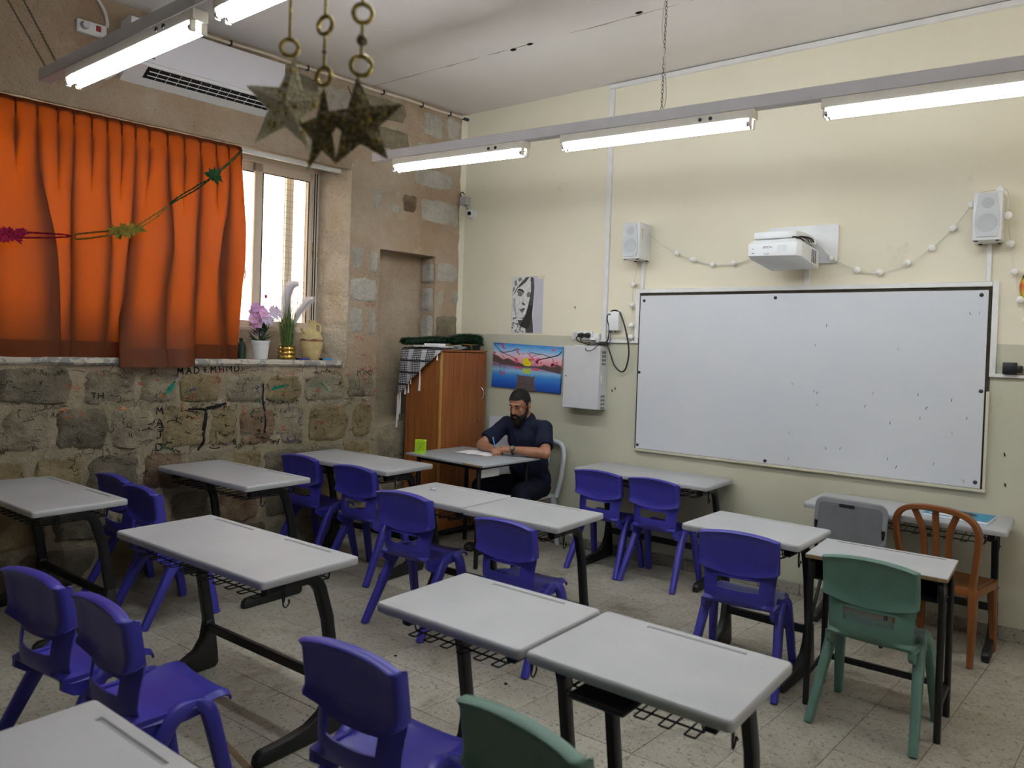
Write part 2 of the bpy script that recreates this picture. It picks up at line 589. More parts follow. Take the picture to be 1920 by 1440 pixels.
def m_wood():
    b = MB('orange_brown_wood_veneer')
    c = b.co('Object', (34, 34, 1.2))
    n = b.noise(c, 1.6, 5, 0.6, dist=0.8)
    n2 = b.noise(b.co(), 2.2, 3)
    col = b.ramp(n, [(0.32, srgb(118, 66, 28)), (0.5, srgb(146, 86, 40)), (0.68, srgb(164, 102, 52))])
    col = b.mix(b.math('MULTIPLY', n2, 0.3), col, srgb(128, 72, 30))
    b.set(Base_Color=col, Roughness=0.42)
    return b.m
M['wood'] = m_wood()
M['wood_edge'] = plain('pale_edge_band', srgb(188, 146, 72), 0.5)
M['ply'] = plain('plywood_edge', srgb(142, 118, 80), 0.7, var=0.15, vscale=60)

def m_curtain():
    b = MB('orange_satin_curtain')
    c = b.co()
    n = b.noise(b.co('Object', (2, 2, 0.5)), 3, 3)
    col = b.ramp(n, [(0.3, srgb(84, 43, 17)), (0.7, srgb(104, 54, 22))])
    b.set(Base_Color=col, Roughness=0.55)
    b.p.inputs['Specular IOR Level'].default_value = 0.25
    tl = b.n('ShaderNodeBsdfTranslucent')
    tl.inputs['Color'].default_value = (0.95, 0.17, 0.005, 1)
    mx = b.n('ShaderNodeMixShader')
    mx.inputs[0].default_value = 0.20
    b.l(b.p.outputs[0], mx.inputs[1]); b.l(tl.outputs[0], mx.inputs[2])
    b.l(mx.outputs[0], b.out.inputs[0])
    b.bump(b.noise(c, 300, 2), 0.05, 0.001)
    return b.m
M['curtain'] = m_curtain()
M['curtain_lining'] = plain('tan_lining', srgb(150, 116, 90), 0.8)
M['frame'] = plain('cream_aluminium', srgb(226, 214, 196), 0.45, var=0.02)
M['gasket'] = plain('window_gasket', srgb(40, 40, 42), 0.6)

def m_whiteboard():
    b = MB('whiteboard_enamel')
    w = b.world()
    n = b.noise(w, 1.2, 3)
    s = b.noise(w, 34, 4, 0.7)
    col = b.ramp(n, [(0.3, srgb(206, 210, 218)), (0.7, srgb(214, 217, 222))])
    col = b.mix(b.ramp(s, [(0.755, (0, 0, 0, 1)), (0.78, (0.8, 0.8, 0.8, 1))]), col, srgb(120, 120, 126))
    b.set(Base_Color=col, Roughness=0.28)
    return b.m
M['whiteboard'] = m_whiteboard()
M['board_gap'] = plain('dark_brown_board_edge', srgb(62, 52, 40), 0.8, var=0.3, vscale=20)  # dark mottled brown for the backing and left rail
M['board_frame'] = plain('aged_board_frame', srgb(202, 198, 178), 0.6)

def m_keffiyeh():
    b = MB('black_white_check_scarf')
    sep = b.n('ShaderNodeSeparateXYZ'); b.l(b.co('UV'), sep.inputs[0])
    fr = lambda s, k, w: b.math('LESS_THAN', b.math('FRACT', b.math('MULTIPLY', s, k)), w)
    net = b.math('MAXIMUM', fr(sep.outputs[0], 62, 0.42), fr(sep.outputs[1], 62, 0.42))
    plainz = b.math('GREATER_THAN', b.math('FRACT', b.math('MULTIPLY', sep.outputs[0], 6.3)), 0.62)
    net = b.math('MULTIPLY', net, b.math('SUBTRACT', 1.0, b.math('MULTIPLY', plainz, 0.75)))
    band = fr(sep.outputs[1], 9.0, 0.16)
    f = b.math('MAXIMUM', net, band)
    b.set(Base_Color=b.mix(f, srgb(218, 218, 220), srgb(40, 38, 44)), Roughness=0.9)
    return b.m
M['keffiyeh'] = m_keffiyeh()

def m_glitter(name, c1, c2, rough=0.3, sc=160, metal=0.7):
    b = MB(name)
    v = b.n('ShaderNodeTexVoronoi'); v.inputs['Scale'].default_value = sc
    b.l(b.co(), v.inputs['Vector'])
    b.set(Base_Color=b.ramp(v.outputs[0], [(0.1, c1), (0.6, c2)]), Metallic=metal, Roughness=rough)
    b.bump(v.outputs[0], 0.8, 0.004)
    return b.m
M['gold_glitter'] = m_glitter('gold_glitter', srgb(250, 246, 230), srgb(224, 218, 194), 0.5, 120, 0.0)
M['gold_glitter_dark'] = m_glitter('dark_gold_glitter', srgb(170, 162, 126), srgb(104, 96, 68), 0.5, 120, 0.25)
M['gold_ring'] = m_glitter('gold_foil', srgb(224, 204, 112), srgb(150, 130, 62), 0.35, 90)
M['foil_gold'] = m_glitter('gold_foil_garland', srgb(190, 170, 70), srgb(110, 104, 40), 0.25, 200)
M['foil_green'] = m_glitter('green_foil_garland', srgb(70, 120, 70), srgb(30, 70, 40), 0.25, 200)
M['foil_pink'] = m_glitter('pink_foil_garland', srgb(220, 40, 100), srgb(130, 10, 50), 0.25, 200)

def m_clay():
    b = MB('pale_clay')
    c = b.co()
    sep = b.n('ShaderNodeSeparateXYZ'); b.l(c, sep.inputs[0])
    n = b.noise(c, 22, 4)
    z = b.math('ADD', sep.outputs[2], b.math('MULTIPLY', b.noise(c, 14, 2), 0.02))
    col = b.ramp(n, [(0.3, srgb(190, 168, 116)), (0.7, srgb(212, 192, 142))])
    band = b.ramp(z, [(0.166, (0, 0, 0, 1)), (0.169, (1, 1, 1, 1)), (0.188, (1, 1, 1, 1)), (0.191, (0, 0, 0, 1))])
    col = b.mix(band, col, srgb(140, 92, 58))
    b.set(Base_Color=col, Roughness=0.8)
    b.bump(n, 0.1, 0.004)
    return b.m
M['clay'] = m_clay()
M['exterior'] = plain('exterior_limestone', srgb(226, 216, 200), 0.9, var=0.08, vscale=2.0)
M['ext_ground'] = plain('exterior_paving', srgb(205, 196, 180), 0.9, var=0.08)
def ink(name, c): return plain(name, c, 0.85, spec=0.1, var=0.05)
M['ink_black'] = ink('black_marker', srgb(34, 32, 34))
M['ink_red'] = ink('red_marker', srgb(176, 62, 58))
M['ink_green'] = ink('green_marker', srgb(32, 128, 104))
M['ink_blue'] = ink('blue_marker', srgb(70, 76, 150))
M['ink_orange'] = ink('orange_marker', srgb(200, 106, 60))

M['rear_paint'] = plain('dim_rear_wall_paint', srgb(118, 114, 100), 0.85)
# ------------------------------------------------------------------ room shell
XR, YB = 3.0, -4.2                                   # unseen right and rear walls
def structure(o):
    o['kind'] = 'structure'
    return o

def nz(x, y, z=0.0):
    return noise.noise(Vector((x, y, z)))

# floor with terrazzo tiles ------------------------------------------------
def make_floor():
    g = Geo()
    g.box((-7, YB - 0.2, -0.2), (XR + 0.2, YF + 0.3, -0.003))
    fl = structure(g.build('floor', M['grout'], angle=0))
    a1, a2, t = radians(1.0), radians(84.5), 0.305
    e1 = Vector((cos(a1), sin(a1), 0)) * t
    e2 = Vector((cos(a2), sin(a2), 0)) * t
    o0 = Vector((-0.80, 3.51, 0))
    j = 0.0025
    k1, k2 = (t - j) / t, (t - j) / t
    base = []
    for s1, s2 in ((-.5, -.5), (.5, -.5), (.5, .5), (-.5, .5)):
        base.append(e1 * s1 * k1 + e2 * s2 * k2)
    ins = [b * 0.988 for b in base]
    vs = [b + UP * -0.03 for b in base] + [b + UP * -0.0012 for b in base] + [b for b in ins]
    fs = [(8, 9, 10, 11)]
    for i in range(4):
        q = (i + 1) % 4
        fs.append((i, q, 4 + q, 4 + i))
        fs.append((4 + i, 4 + q, 8 + q, 8 + i))
    me = bpy.data.meshes.new('floor_tile')
    me.from_pydata([tuple(v) for v in vs], [], fs)
    me.materials.append(M['tile'])
    cam = SC.camera.matrix_world.inverted()
    cells = []
    for i in range(-26, 16):
        for k in range(-27, 9):
            c = o0 + e1 * (i + 0.5) + e2 * (k + 0.5)
            if c.y > YF + 0.1 or c.y < YB - 0.1 or c.x > XR + 0.1: continue
            if (c - W0).dot(Vector((cos(WA), -sin(WA), 0))) < -0.15: continue
            q = cam @ c
            vis = q.z < -0.3 and abs(q.x / q.z) < 0.74 and -0.62 < q.y / -q.z < 0.1
            cells.append((0 if vis else 1, -q.z if vis else c.length, c))
    cells.sort(key=lambda x: (x[0], x[1]))
    rest = Geo()
    rnd = random.Random(3)
    for n, (nv, d, c) in enumerate(cells):
        dz = rnd.uniform(-0.0008, 0.0006)
        if n < 300 and nv == 0:
            o = bpy.data.objects.new('floor_tile', me)
            link(o, fl)
            o.location = c + UP * dz
        else:
            rest.add([Vector(v) + c + UP * dz for v in vs], fs)
    r = rest.build('floor_tiles_beyond', M['tile'], fl, angle=0, normals=False)
    r['kind'] = 'stuff'
make_floor()

# ceiling -------------------------------------------------------------------
g = Geo()
g.box((-6.15, YB - 0.2, CEIL), (XR + 0.2, 4.53, CEIL + 0.2))
ceil = structure(g.build('ceiling', M['ceiling'], angle=0))
g = Geo()
g.box((-5.75, 4.53, CEIL + 0.006), (XR + 0.2, YF + 0.3, CEIL + 0.2))
g.build('ceiling_bay', M['ceiling'], ceil, angle=0)
g = Geo()
rnd = random.Random(5)
pts = [(x * 0.12 - 5.1, 4.531 + rnd.uniform(-0.006, 0.006), CEIL + 0.002) for x in range(60)]
g.tube(pts, [rnd.choice((0.002, 0.003, 0.005)) for _ in pts], 5)
g.build('ceiling_crack', plain('grey_brown_crack', srgb(130, 122, 112), 0.9), ceil)  # grey-brown line of uneven width along the bay edge
for x, y in ((-3.52, 4.55), (-3.35, 4.53), (-2.43, 4.5), (-1.62, 4.3)):
    g = Geo(); g.ball((x, y, CEIL), 0.022, 8, 5, sc=(1.3, 0.8, 0.35))
    g.build('ceiling_chip', M['ink_black'], ceil)

# front, right and rear walls -------------------------------------------------
g = Geo()
g.box((-5.3, YF, -0.1), (XR + 0.2, YF + 0.25, CEIL + 0.1))
wall_front = structure(g.build('wall_front', M['plaster'], angle=0))
g = Geo()                                                 # right wall with a wide window opening
g.box((XR, YB - 0.2, -0.1), (XR + 0.25, 2.44, CEIL + 0.1))
g.box((XR, 2.44, -0.1), (XR + 0.25, 4.6, 1.0))
g.box((XR, 2.44, 2.9), (XR + 0.25, 4.6, CEIL + 0.1))
g.box((XR, 4.6, -0.1), (XR + 0.25, YF, CEIL + 0.1))
wall_right = structure(g.build('wall_right', M['plaster'], angle=0))
g = Geo()
g.box((-7, YB - 0.25, -0.1), (XR + 0.2, YB, CEIL + 0.1))
wall_rear = structure(g.build('wall_rear', M['rear_paint'], angle=0))
w2 = structure(thing('window_2', '', '', (XR + 0.12, 0, 0)))
for k in ('label', 'category'):
    if k in w2: del w2[k]
g = Geo()
for z0, z1 in ((1.0, 1.06), (2.84, 2.9)): g.box((-0.03, 2.44, z0), (0.03, 4.6, z1))
for y in (2.44, 3.5, 4.54): g.box((-0.03, y, 1.0), (0.03, y + 0.06, 2.9))
g.build('window_frame', M['frame'], w2)
for i in range(2, 4):
    g = Geo(); g.box((-0.004, 0.36 + i * 1.07, 1.06), (0.004, 1.37 + i * 1.07, 2.84))
    g.build('pane', M['glass'], w2, angle=0)

# skirting of the front wall
sk = structure(thing('baseboard_front', '', '', (0, YF, 0)))
for k in ('label', 'category'):
    if k in sk: del sk[k]
g = Geo(); g.box((0, -0.014, 0), (0.298, 0.004, 0.088), 0.004, 1)
skm = g.build('skirting_tile', M['tile'], sk)
for i in range(24):
    o = skm if i == 0 else skm.copy()
    if i: link(o, sk)
    o.location = (-4.86 + i * 0.301, 0, 0)

# ------------------------------------------------------------------ stone wall
WU_L, WU_R, WZ_B, WZ_T, WV = -4.25, -1.285, 1.555, 3.222, 0.36      # window opening
NU_L, NU_R, NZ_B, NZ_T, NV = -0.965, -0.318, 1.01, 2.575, 0.2       # niche
def wall_h(u, z):
    """how far the rough plaster stands out into the room"""
    h = 0.016 * nz(u * 2.1, z * 2.1, 3.3) + 0.010 * nz(u * 7, z * 7, 1.7) + 0.005 * nz(u * 21, z * 21, 9.1)
    if z < 1.5: h += 0.008 * nz(u * 12, z * 12, 5.5)
    return h

STONES = []
def stone(u0, u1, z0, z1, mat, out=0.02, rough=1.0):
    e = 0.012 if z1 < 1.5 else 0.0
    STONES.append((u0 - e, u1 + e, max(0.0, z0 - e), z1 + e, mat, out, rough))
def add_stones():
    P, G, O, R, K = 'stone_pale', 'stone_grey', 'stone_ochre', 'stone_red', 'stone_dark'
    for a in ((-1.27, -1.12, 2.36, 2.58, P), (-1.085, -0.975, 2.34, 2.565, P), (-1.275, -0.975, 2.08, 2.31, P), (-1.265, -1.11, 1.80, 2.04, P),
              (-1.07, -0.975, 1.78, 2.05, P), (-0.305, -0.04, 2.33, 2.54, P), (-0.285, -0.18, 2.10, 2.28, P), (-0.12, -0.01, 2.12, 2.28, P),
              (-0.305, -0.01, 1.75, 2.03, G), (-0.53, -0.04, 2.88, 3.13, P), (-1.05, -0.95, 2.92, 3.12, P), (-0.88, -0.76, 2.90, 3.02, P),
              (-0.62, -0.12, 3.21, 3.40, P), (-0.23, -0.05, 3.72, 3.95, P), (-0.52, -0.26, 3.70, 3.93, P), (-0.60, -0.06, 3.46, 3.64, P),
              (-1.05, -0.66, 3.46, 3.68, G), (-0.74, -0.56, 2.93, 3.12, R), (-1.25, -0.70, 3.72, 3.93, G), (-2.05, -1.62, 3.62, 3.92, G),
              (-1.56, -1.30, 3.55, 3.90, P), (-3.05, -2.75, 3.70, 3.95, G)):
        stone(*a, out=0.008, rough=0.5)
    # courses below the sill, from the niche toward the camera
    for a in ((-1.27, -0.99, 1.25, 1.45, G), (-1.68, -1.31, 1.23, 1.44, G), (-2.02, -1.72, 1.22, 1.43, O), (-2.36, -2.06, 1.23, 1.44, G), (-2.70, -2.40, 1.24, 1.45, O),
              (-2.97, -2.73, 1.25, 1.46, G), (-3.34, -3.01, 1.25, 1.47, G), (-3.84, -3.42, 1.26, 1.49, K), (-4.3, -3.88, 1.26, 1.48, G),
              (-1.20, -1.0, 0.90, 1.18, O), (-1.64, -1.26, 0.88, 1.18, O), (-1.90, -1.68, 0.88, 1.19, G), (-2.23, -1.94, 0.89, 1.17, R), (-2.47, -2.27, 0.90, 1.19, O),
              (-2.83, -2.51, 0.91, 1.21, O), (-3.17, -2.87, 0.93, 1.21, G), (-3.50, -3.20, 0.94, 1.22, K), (-3.80, -3.53, 0.95, 1.22, G), (-4.25, -3.84, 0.95, 1.22, G),
              (-1.30, -1.02, 0.60, 0.85, O), (-1.62, -1.34, 0.60, 0.84, G), (-2.02, -1.66, 0.58, 0.84, K), (-2.30, -2.06, 0.58, 0.85, O), (-2.62, -2.34, 0.62, 0.87, G),
              (-2.94, -2.67, 0.62, 0.88, R), (-3.30, -2.98, 0.62, 0.89, K), (-3.62, -3.34, 0.62, 0.90, O), (-4.1, -3.66, 0.62, 0.90, O),
              (-1.25, -0.9, 0.30, 0.56, G), (-1.66, -1.29, 0.30, 0.55, O), (-2.0, -1.7, 0.30, 0.54, K), (-2.4, -2.05, 0.30, 0.54, R), (-2.75, -2.45, 0.32, 0.57, K),
              (-3.1, -2.8, 0.32, 0.57, G), (-3.5, -3.15, 0.32, 0.58, K), (-4.0, -3.55, 0.32, 0.58, O),
              (-1.1, -0.7, 0.02, 0.26, K), (-1.5, -1.14, 0.02, 0.26, K), (-1.95, -1.54, 0.02, 0.26, G), (-2.3, -2.0, 0.02, 0.26, K), (-2.8, -2.35, 0.02, 0.28, K),
              (-3.2, -2.85, 0.02, 0.28, O), (-3.7, -3.25, 0.02, 0.28, K), (-4.2, -3.75, 0.02, 0.28, K),
              (-0.93, -0.62, 0.68, 0.98, G), (-0.55, -0.2, 0.68, 0.98, G), (-0.86, -0.5, 0.36, 0.64, G), (-0.46, -0.1, 0.36, 0.64, G)):
        stone(*a, out=0.013, rough=1.25)
add_stones()
def stone_surf(s, u, z):
    u0, u1, z0, z1, mat, out, rough = s
    a = (u - u0) / (u1 - u0); b = (z - z0) / (z1 - z0)
    e = min(a, 1 - a) * (u1 - u0); f = min(b, 1 - b) * (z1 - z0)
    edge = min(1.0, max(0.0, e / 0.03)) ** 0.5 * min(1.0, max(0.0, f / 0.03)) ** 0.5
    sd = (u0 * 13.1 + z0 * 7.7)
    h = out * (0.6 + 0.7 * edge) + rough * edge * (0.016 * nz(u * 6, z * 6, sd) + 0.012 * nz(u * 15, z * 15, sd + 2) + 0.008 * nz(u * 34, z * 34, sd + 5))
    return wall_h(u, z) + h * (0.15 + 0.85 * edge)
def surf_h(u, z):
    for s in STONES:
        if s[0] < u < s[1] and s[2] < z < s[3]:
            return max(stone_surf(s, u, z), wall_h(u, z))
    return wall_h(u, z)

def make_stone_wall():
    g = Geo()
    def patch(u0, u1, z0, z1, st=0.04):
        nu = max(1, int(round((u1 - u0) / st))); nv = max(1, int(round((z1 - z0) / st)))
        def fn(a, b):
            u = u0 + (u1 - u0) * a; z = z0 + (z1 - z0) * b
            return Vector((u, -wall_h(u, z), z))
        g.grid(fn, nu, nv)
    gw = Geo()
    def strip(pa, pb, nu, nv, amp=0.012, into=None):
        """rough reveal between two edges; pa, pb functions t -> (u, v, z)"""
        def fn(a, b):
            p = Vector(pa(a)).lerp(Vector(pb(a)), b)
            k = min(1, 4 * b)
            d = k * amp * (nz(p.x * 9 + p.y * 5, p.z * 9, 2.2) + 0.5 * nz(p.x * 24 + p.y * 17, p.z * 24, 8.2))
            return p + Vector((d, 0, d))
        (into or g).grid(fn, nu, nv)
    uL, uR = -10.6, 0.03
    patch(uL, WU_L, -0.05, CEIL + 0.05, 0.12)
    patch(WU_L, WU_R, -0.05, WZ_B)
    patch(WU_L, WU_R, WZ_T, CEIL + 0.05)
    patch(WU_R, NU_L, -0.05, CEIL + 0.05)
    patch(NU_L, NU_R, -0.05, NZ_B)
    patch(NU_L, NU_R, NZ_T, CEIL + 0.05)
    patch(NU_R, uR, -0.05, CEIL + 0.05)
    hh = lambda u, z: -wall_h(u, z)
    # window reveals: right jamb (splayed), lintel underside, sill bed, left jamb
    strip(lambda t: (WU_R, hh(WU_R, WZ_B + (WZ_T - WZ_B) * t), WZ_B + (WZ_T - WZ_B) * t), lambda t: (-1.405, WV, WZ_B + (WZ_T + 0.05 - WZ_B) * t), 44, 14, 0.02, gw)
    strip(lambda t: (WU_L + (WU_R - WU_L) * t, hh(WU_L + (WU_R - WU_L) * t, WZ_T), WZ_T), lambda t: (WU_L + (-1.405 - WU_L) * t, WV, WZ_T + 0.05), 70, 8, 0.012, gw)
    strip(lambda t: (WU_L + (WU_R - WU_L) * t, hh(WU_L + (WU_R - WU_L) * t, WZ_B), WZ_B), lambda t: (WU_L + (-1.405 - WU_L) * t, WV, WZ_B), 50, 6, 0.003)
    strip(lambda t: (WU_L, hh(WU_L, WZ_B + (WZ_T - WZ_B) * t), WZ_B + (WZ_T - WZ_B) * t), lambda t: (WU_L, WV, WZ_B + (WZ_T + 0.05 - WZ_B) * t), 10, 3)
    # bed under the window frame
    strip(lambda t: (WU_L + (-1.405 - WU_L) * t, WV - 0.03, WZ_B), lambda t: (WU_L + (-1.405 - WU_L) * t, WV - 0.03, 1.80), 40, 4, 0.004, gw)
    # niche
    strip(lambda t: (NU_L, hh(NU_L, NZ_B + (NZ_T - NZ_B) * t), NZ_B + (NZ_T - NZ_B) * t), lambda t: (NU_L, NV, NZ_B + (NZ_T - NZ_B) * t), 30, 5)
    strip(lambda t: (NU_R, hh(NU_R, NZ_B + (NZ_T - NZ_B) * t), NZ_B + (NZ_T - NZ_B) * t), lambda t: (NU_R - 0.02, NV, NZ_B + (NZ_T - NZ_B) * t), 30, 6, 0.02)
    strip(lambda t: (NU_L + (NU_R - NU_L) * t, hh(NU_L + (NU_R - NU_L) * t, NZ_T), NZ_T), lambda t: (NU_L + (NU_R - NU_L) * t, NV, NZ_T + 0.01), 18, 5, 0.02)
    strip(lambda t: (NU_L + (NU_R - NU_L) * t, hh(NU_L + (NU_R - NU_L) * t, NZ_B), NZ_B), lambda t: (NU_L + (NU_R - NU_L) * t, NV, NZ_B + 0.05), 18, 5, 0.01)
    def back(a, b):
        u = NU_L + (NU_R - NU_L) * a; z = NZ_B - 0.02 + (NZ_T - NZ_B + 0.06) * b
        return Vector((u, NV + 0.008 * nz(u * 6, z * 6, 4.4), z))
    g.grid(back, 18, 36)
    # outer skin of the wall
    for a in ((uL, WU_L - 0.05, -0.3, CEIL + 0.3), (-1.40, 0.6, -0.3, CEIL + 0.3), (WU_L - 0.05, -1.40, -0.3, 1.78), (WU_L - 0.05, -1.40, 3.27, CEIL + 0.3)):
        g.box((a[0], 0.5, a[2]), (a[1], 0.56, a[3]))
    g.box((-1.405, WV, 1.5), (-1.39, 0.52, 3.3)); g.box((WU_L - 0.02, WV, 1.5), (WU_L, 0.52, 3.3))
    g.box((WU_L, WV, 3.27), (-1.39, 0.52, 3.29)); g.box((WU_L, WV - 0.02, 1.76), (-1.39, 0.52, 1.79))
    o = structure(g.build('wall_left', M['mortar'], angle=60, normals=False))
    o.matrix_world = MW
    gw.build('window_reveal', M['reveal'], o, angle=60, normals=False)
    for s in STONES:
        u0, u1, z0, z1, mat, out, rough = s
        nu = max(4, min(14, int((u1 - u0) / 0.026))); nv = max(4, min(12, int((z1 - z0) / 0.026)))
        gs = Geo()
        sd = u0 * 3.7 + z0 * 5.1
        def fn(a, b):
            wob = 0.022 * nz(a * 3 + sd, b * 3, 1.1) + 0.010 * nz(a * 9 + sd, b * 9, 4.1)
            wob2 = 0.022 * nz(a * 3 + sd, b * 3, 7.1) + 0.010 * nz(a * 9 + sd, b * 9, 9.1)
            ca = 0.16 * (2 * a - 1) * (2 * b - 1) ** 4 * 0.12
            cb = 0.16 * (2 * b - 1) * (2 * a - 1) ** 4 * 0.12
            u = u0 + (u1 - u0) * a + wob - ca; z = z0 + (z1 - z0) * b + wob2 - cb
            rim = a in (0, 1) or b in (0, 1)
            h = wall_h(u, z) - 0.012 if rim else stone_surf(s, u0 + (u1 - u0) * a, z0 + (z1 - z0) * b)
            return Vector((u, -h, z))
        gs.grid(fn, nu, nv)
        so = gs.build('stone', M[mat], o, angle=50, normals=False)
    # quoins and rough blocks in the reveals
    rnd = random.Random(11)
    z = 1.60
    while z < 3.15:
        h = rnd.uniform(0.22, 0.32)
        z2 = min(z + h, 3.19)
        gs = Geo()
        v0 = 0.0
        def fq(a, b, z=z, z2=z2):
            t = 0.02 + 0.72 * a
            zz = z + 0.012 + (z2 - z - 0.024) * b
            rim = a in (0, 1) or b in (0, 1)
            d = -0.006 if rim else 0.010 + 0.012 * nz(a * 4, zz * 9, 3.0) + 0.008 * nz(a * 11, zz * 25, 6.0)
            # inward normal of the splayed jamb
            return Vector((WU_R + (-1.405 - WU_R) * t - d, t * WV - (0.012 if a == 0 else 0), zz))
        gs.grid(fq, 9, 8)
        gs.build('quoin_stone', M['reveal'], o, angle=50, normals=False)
        z = z2
    for (z0, z1) in ((2.04, 2.29), (1.72, 2.02), (2.32, 2.52)):
        gs = Geo()
        def fr(a, b, z0=z0, z1=z1):
            rim = a in (0, 1) or b in (0, 1)
            zz = z0 + (z1 - z0) * b
            d = -0.01 if rim else 0.03 + 0.015 * nz(a * 5, zz * 11, 1.0)
            return Vector((NU_R - d, 0.01 + a * 0.17, zz))
        gs.grid(fr, 6, 8)
        gs.build('niche_stone', M['stone_pale'], o, angle=50, normals=False)
    return o
wall_left = make_stone_wall()

# plaster return where the stone meets the front wall
g = Geo()
g.grid(lambda a, b: Vector((-4.945 + 0.075 * a + 0.008 * nz(b * 30, a * 2, 1) * (1 - a), YF - 0.05 + 0.055 * a, b * CEIL)), 3, 60)
g.build('plaster_fillet', M['plaster'], wall_front, normals=False)

# sill slab --------------------------------------------------------------------
g = Geo()
def sfn(a, b):
    u = WU_L + (-1.335 - WU_L) * a
    ring = [(0.30, 1.566), (-0.022, 1.566), (-0.034, 1.556), (-0.036, 1.532), (-0.012, 1.512)]
    k = b * (len(ring) - 1); i = min(int(k), len(ring) - 2); f = k - i
    v = ring[i][0] * (1 - f) + ring[i + 1][0] * f
    z = ring[i][1] * (1 - f) + ring[i + 1][1] * f
    w = 0.006 * nz(u * 9, b * 3, 2) + 0.004 * nz(u * 31, b * 5, 4)
    return Vector((u, v + (w if b > 0.2 else 0), z + (w * 0.8 if b > 0.4 else 0)))
g.grid(sfn, 110, 12)
g.box((-1.345, -0.05, 1.51), (-1.335, 0.3, 1.56))
sill = structure(g.build('trim_1', M['sill_paint'], angle=50, normals=False))
sill.matrix_world = MW

# window -----------------------------------------------------------------------
win = structure(thing('window_1', '', ''))
for k in ('label', 'category'):
    if k in win: del win[k]
win.matrix_world = MW
def bars(name, rects, v0, v1, mat, bev=0.006):
    g = Geo()
    for (u0, u1, z0, z1) in rects: g.box((u0, v0, z0), (u1, v1, z1), bev, 1)
    return g.build(name, mat, win)
bars('window_frame', [(-4.24, -1.395, 3.195, 3.268), (-4.24, -1.395, 1.785, 1.835), (-1.455, -1.395, 1.8, 3.25), (-4.24, -4.18, 1.8, 3.25)], 0.33, 0.44, M['frame'])
bars('track_lip', [(-1.425, -1.418, 1.83, 3.2), (-1.447, -1.44, 1.83, 3.2)], 0.322, 0.34, M['gasket'], 0.001)
for nm, u0, u1, v in (('sash', -1.99, -1.435, 0.345), ('sash', -2.75, -1.915, 0.385), ('sash', -3.5, -2.7, 0.345), ('sash', -4.2, -3.45, 0.385)):
    g = Geo()
    for r in ((u0, u0 + 0.07, 1.83, 3.2), (u1 - 0.05, u1, 1.83, 3.2), (u0, u1, 3.125, 3.2), (u0, u1, 1.83, 1.885)):
        g.box((r[0], v, r[2]), (r[1], v + 0.034, r[3]), 0.005, 1)
    s = g.build(nm, M['frame'], win)
    g = Geo(); g.box((u0 + 0.07, v + 0.013, 1.885), (u1 - 0.05, v + 0.018, 3.125))
    g.build('pane', M['glass'], s, angle=0)
    g = Geo()
    for r in ((u0 + 0.068, u0 + 0.074, 1.885, 3.125), (u1 - 0.055, u1 - 0.049, 1.885, 3.125), (u0 + 0.07, u1 - 0.05, 3.12, 3.126)):
        g.box((r[0], v - 0.001, r[2]), (r[1], v + 0.012, r[3]))
    g.build('gasket', M['gasket'], s, angle=0)
bars('handle', [(-1.452, -1.437, 2.46, 2.6)], 0.325, 0.348, M['brass'], 0.004)
g = Geo()
for i in range(60):
    u = -4.2 + i * 0.05
    g.box((u, 0.475, 1.8), (u + 0.003, 0.478, 3.25))
for i in range(30):
    g.box((-4.24, 0.478, 1.8 + i * 0.05), (-1.39, 0.481, 1.803 + i * 0.05))
o = g.build('guard_mesh', plain('galvanised_wire', srgb(150, 150, 148), 0.6), win, angle=0)
o['kind'] = 'stuff'
g = Geo()
g.box((-1.62, 0.50, 1.79), (-1.55, 0.54, 3.27)); g.box((-4.24, 0.5, 1.79), (-1.4, 0.54, 1.82))
g.build('outer_frame', M['frame'], win)

# what lies outside: a pale wall across the lane and its paving
g = Geo()
g.box((-12, 3.2, -1.0), (8, 3.5, 4.6))
o = g.build('garden_wall', M['exterior'], angle=0); o.matrix_world = MW
tag(o, 'pale sunlit stone wall outside the window', 'wall')
o['kind'] = 'structure'
g = Geo(); g.box((-14, 0.56, -1.1), (10, 14, -1.0))
o = g.build('outside_paving', M['ext_ground'], angle=0); o.matrix_world = MW
o['kind'] = 'structure'
g = Geo(); g.box((XR + 0.25, -20, -1.1), (XR + 25, 25, -1.0))
o = g.build('outside_paving', M['ext_ground'], angle=0); o['kind'] = 'structure'

# unseen slab added to keep direct sun out of the right wall's window
g = Geo(); g.box((XR + 0.25, -2.5, 3.1), (XR + 3.4, 7.0, 3.22))
o = g.build('added_sun_blocker', M['ceiling'], angle=0); o['kind'] = 'structure'
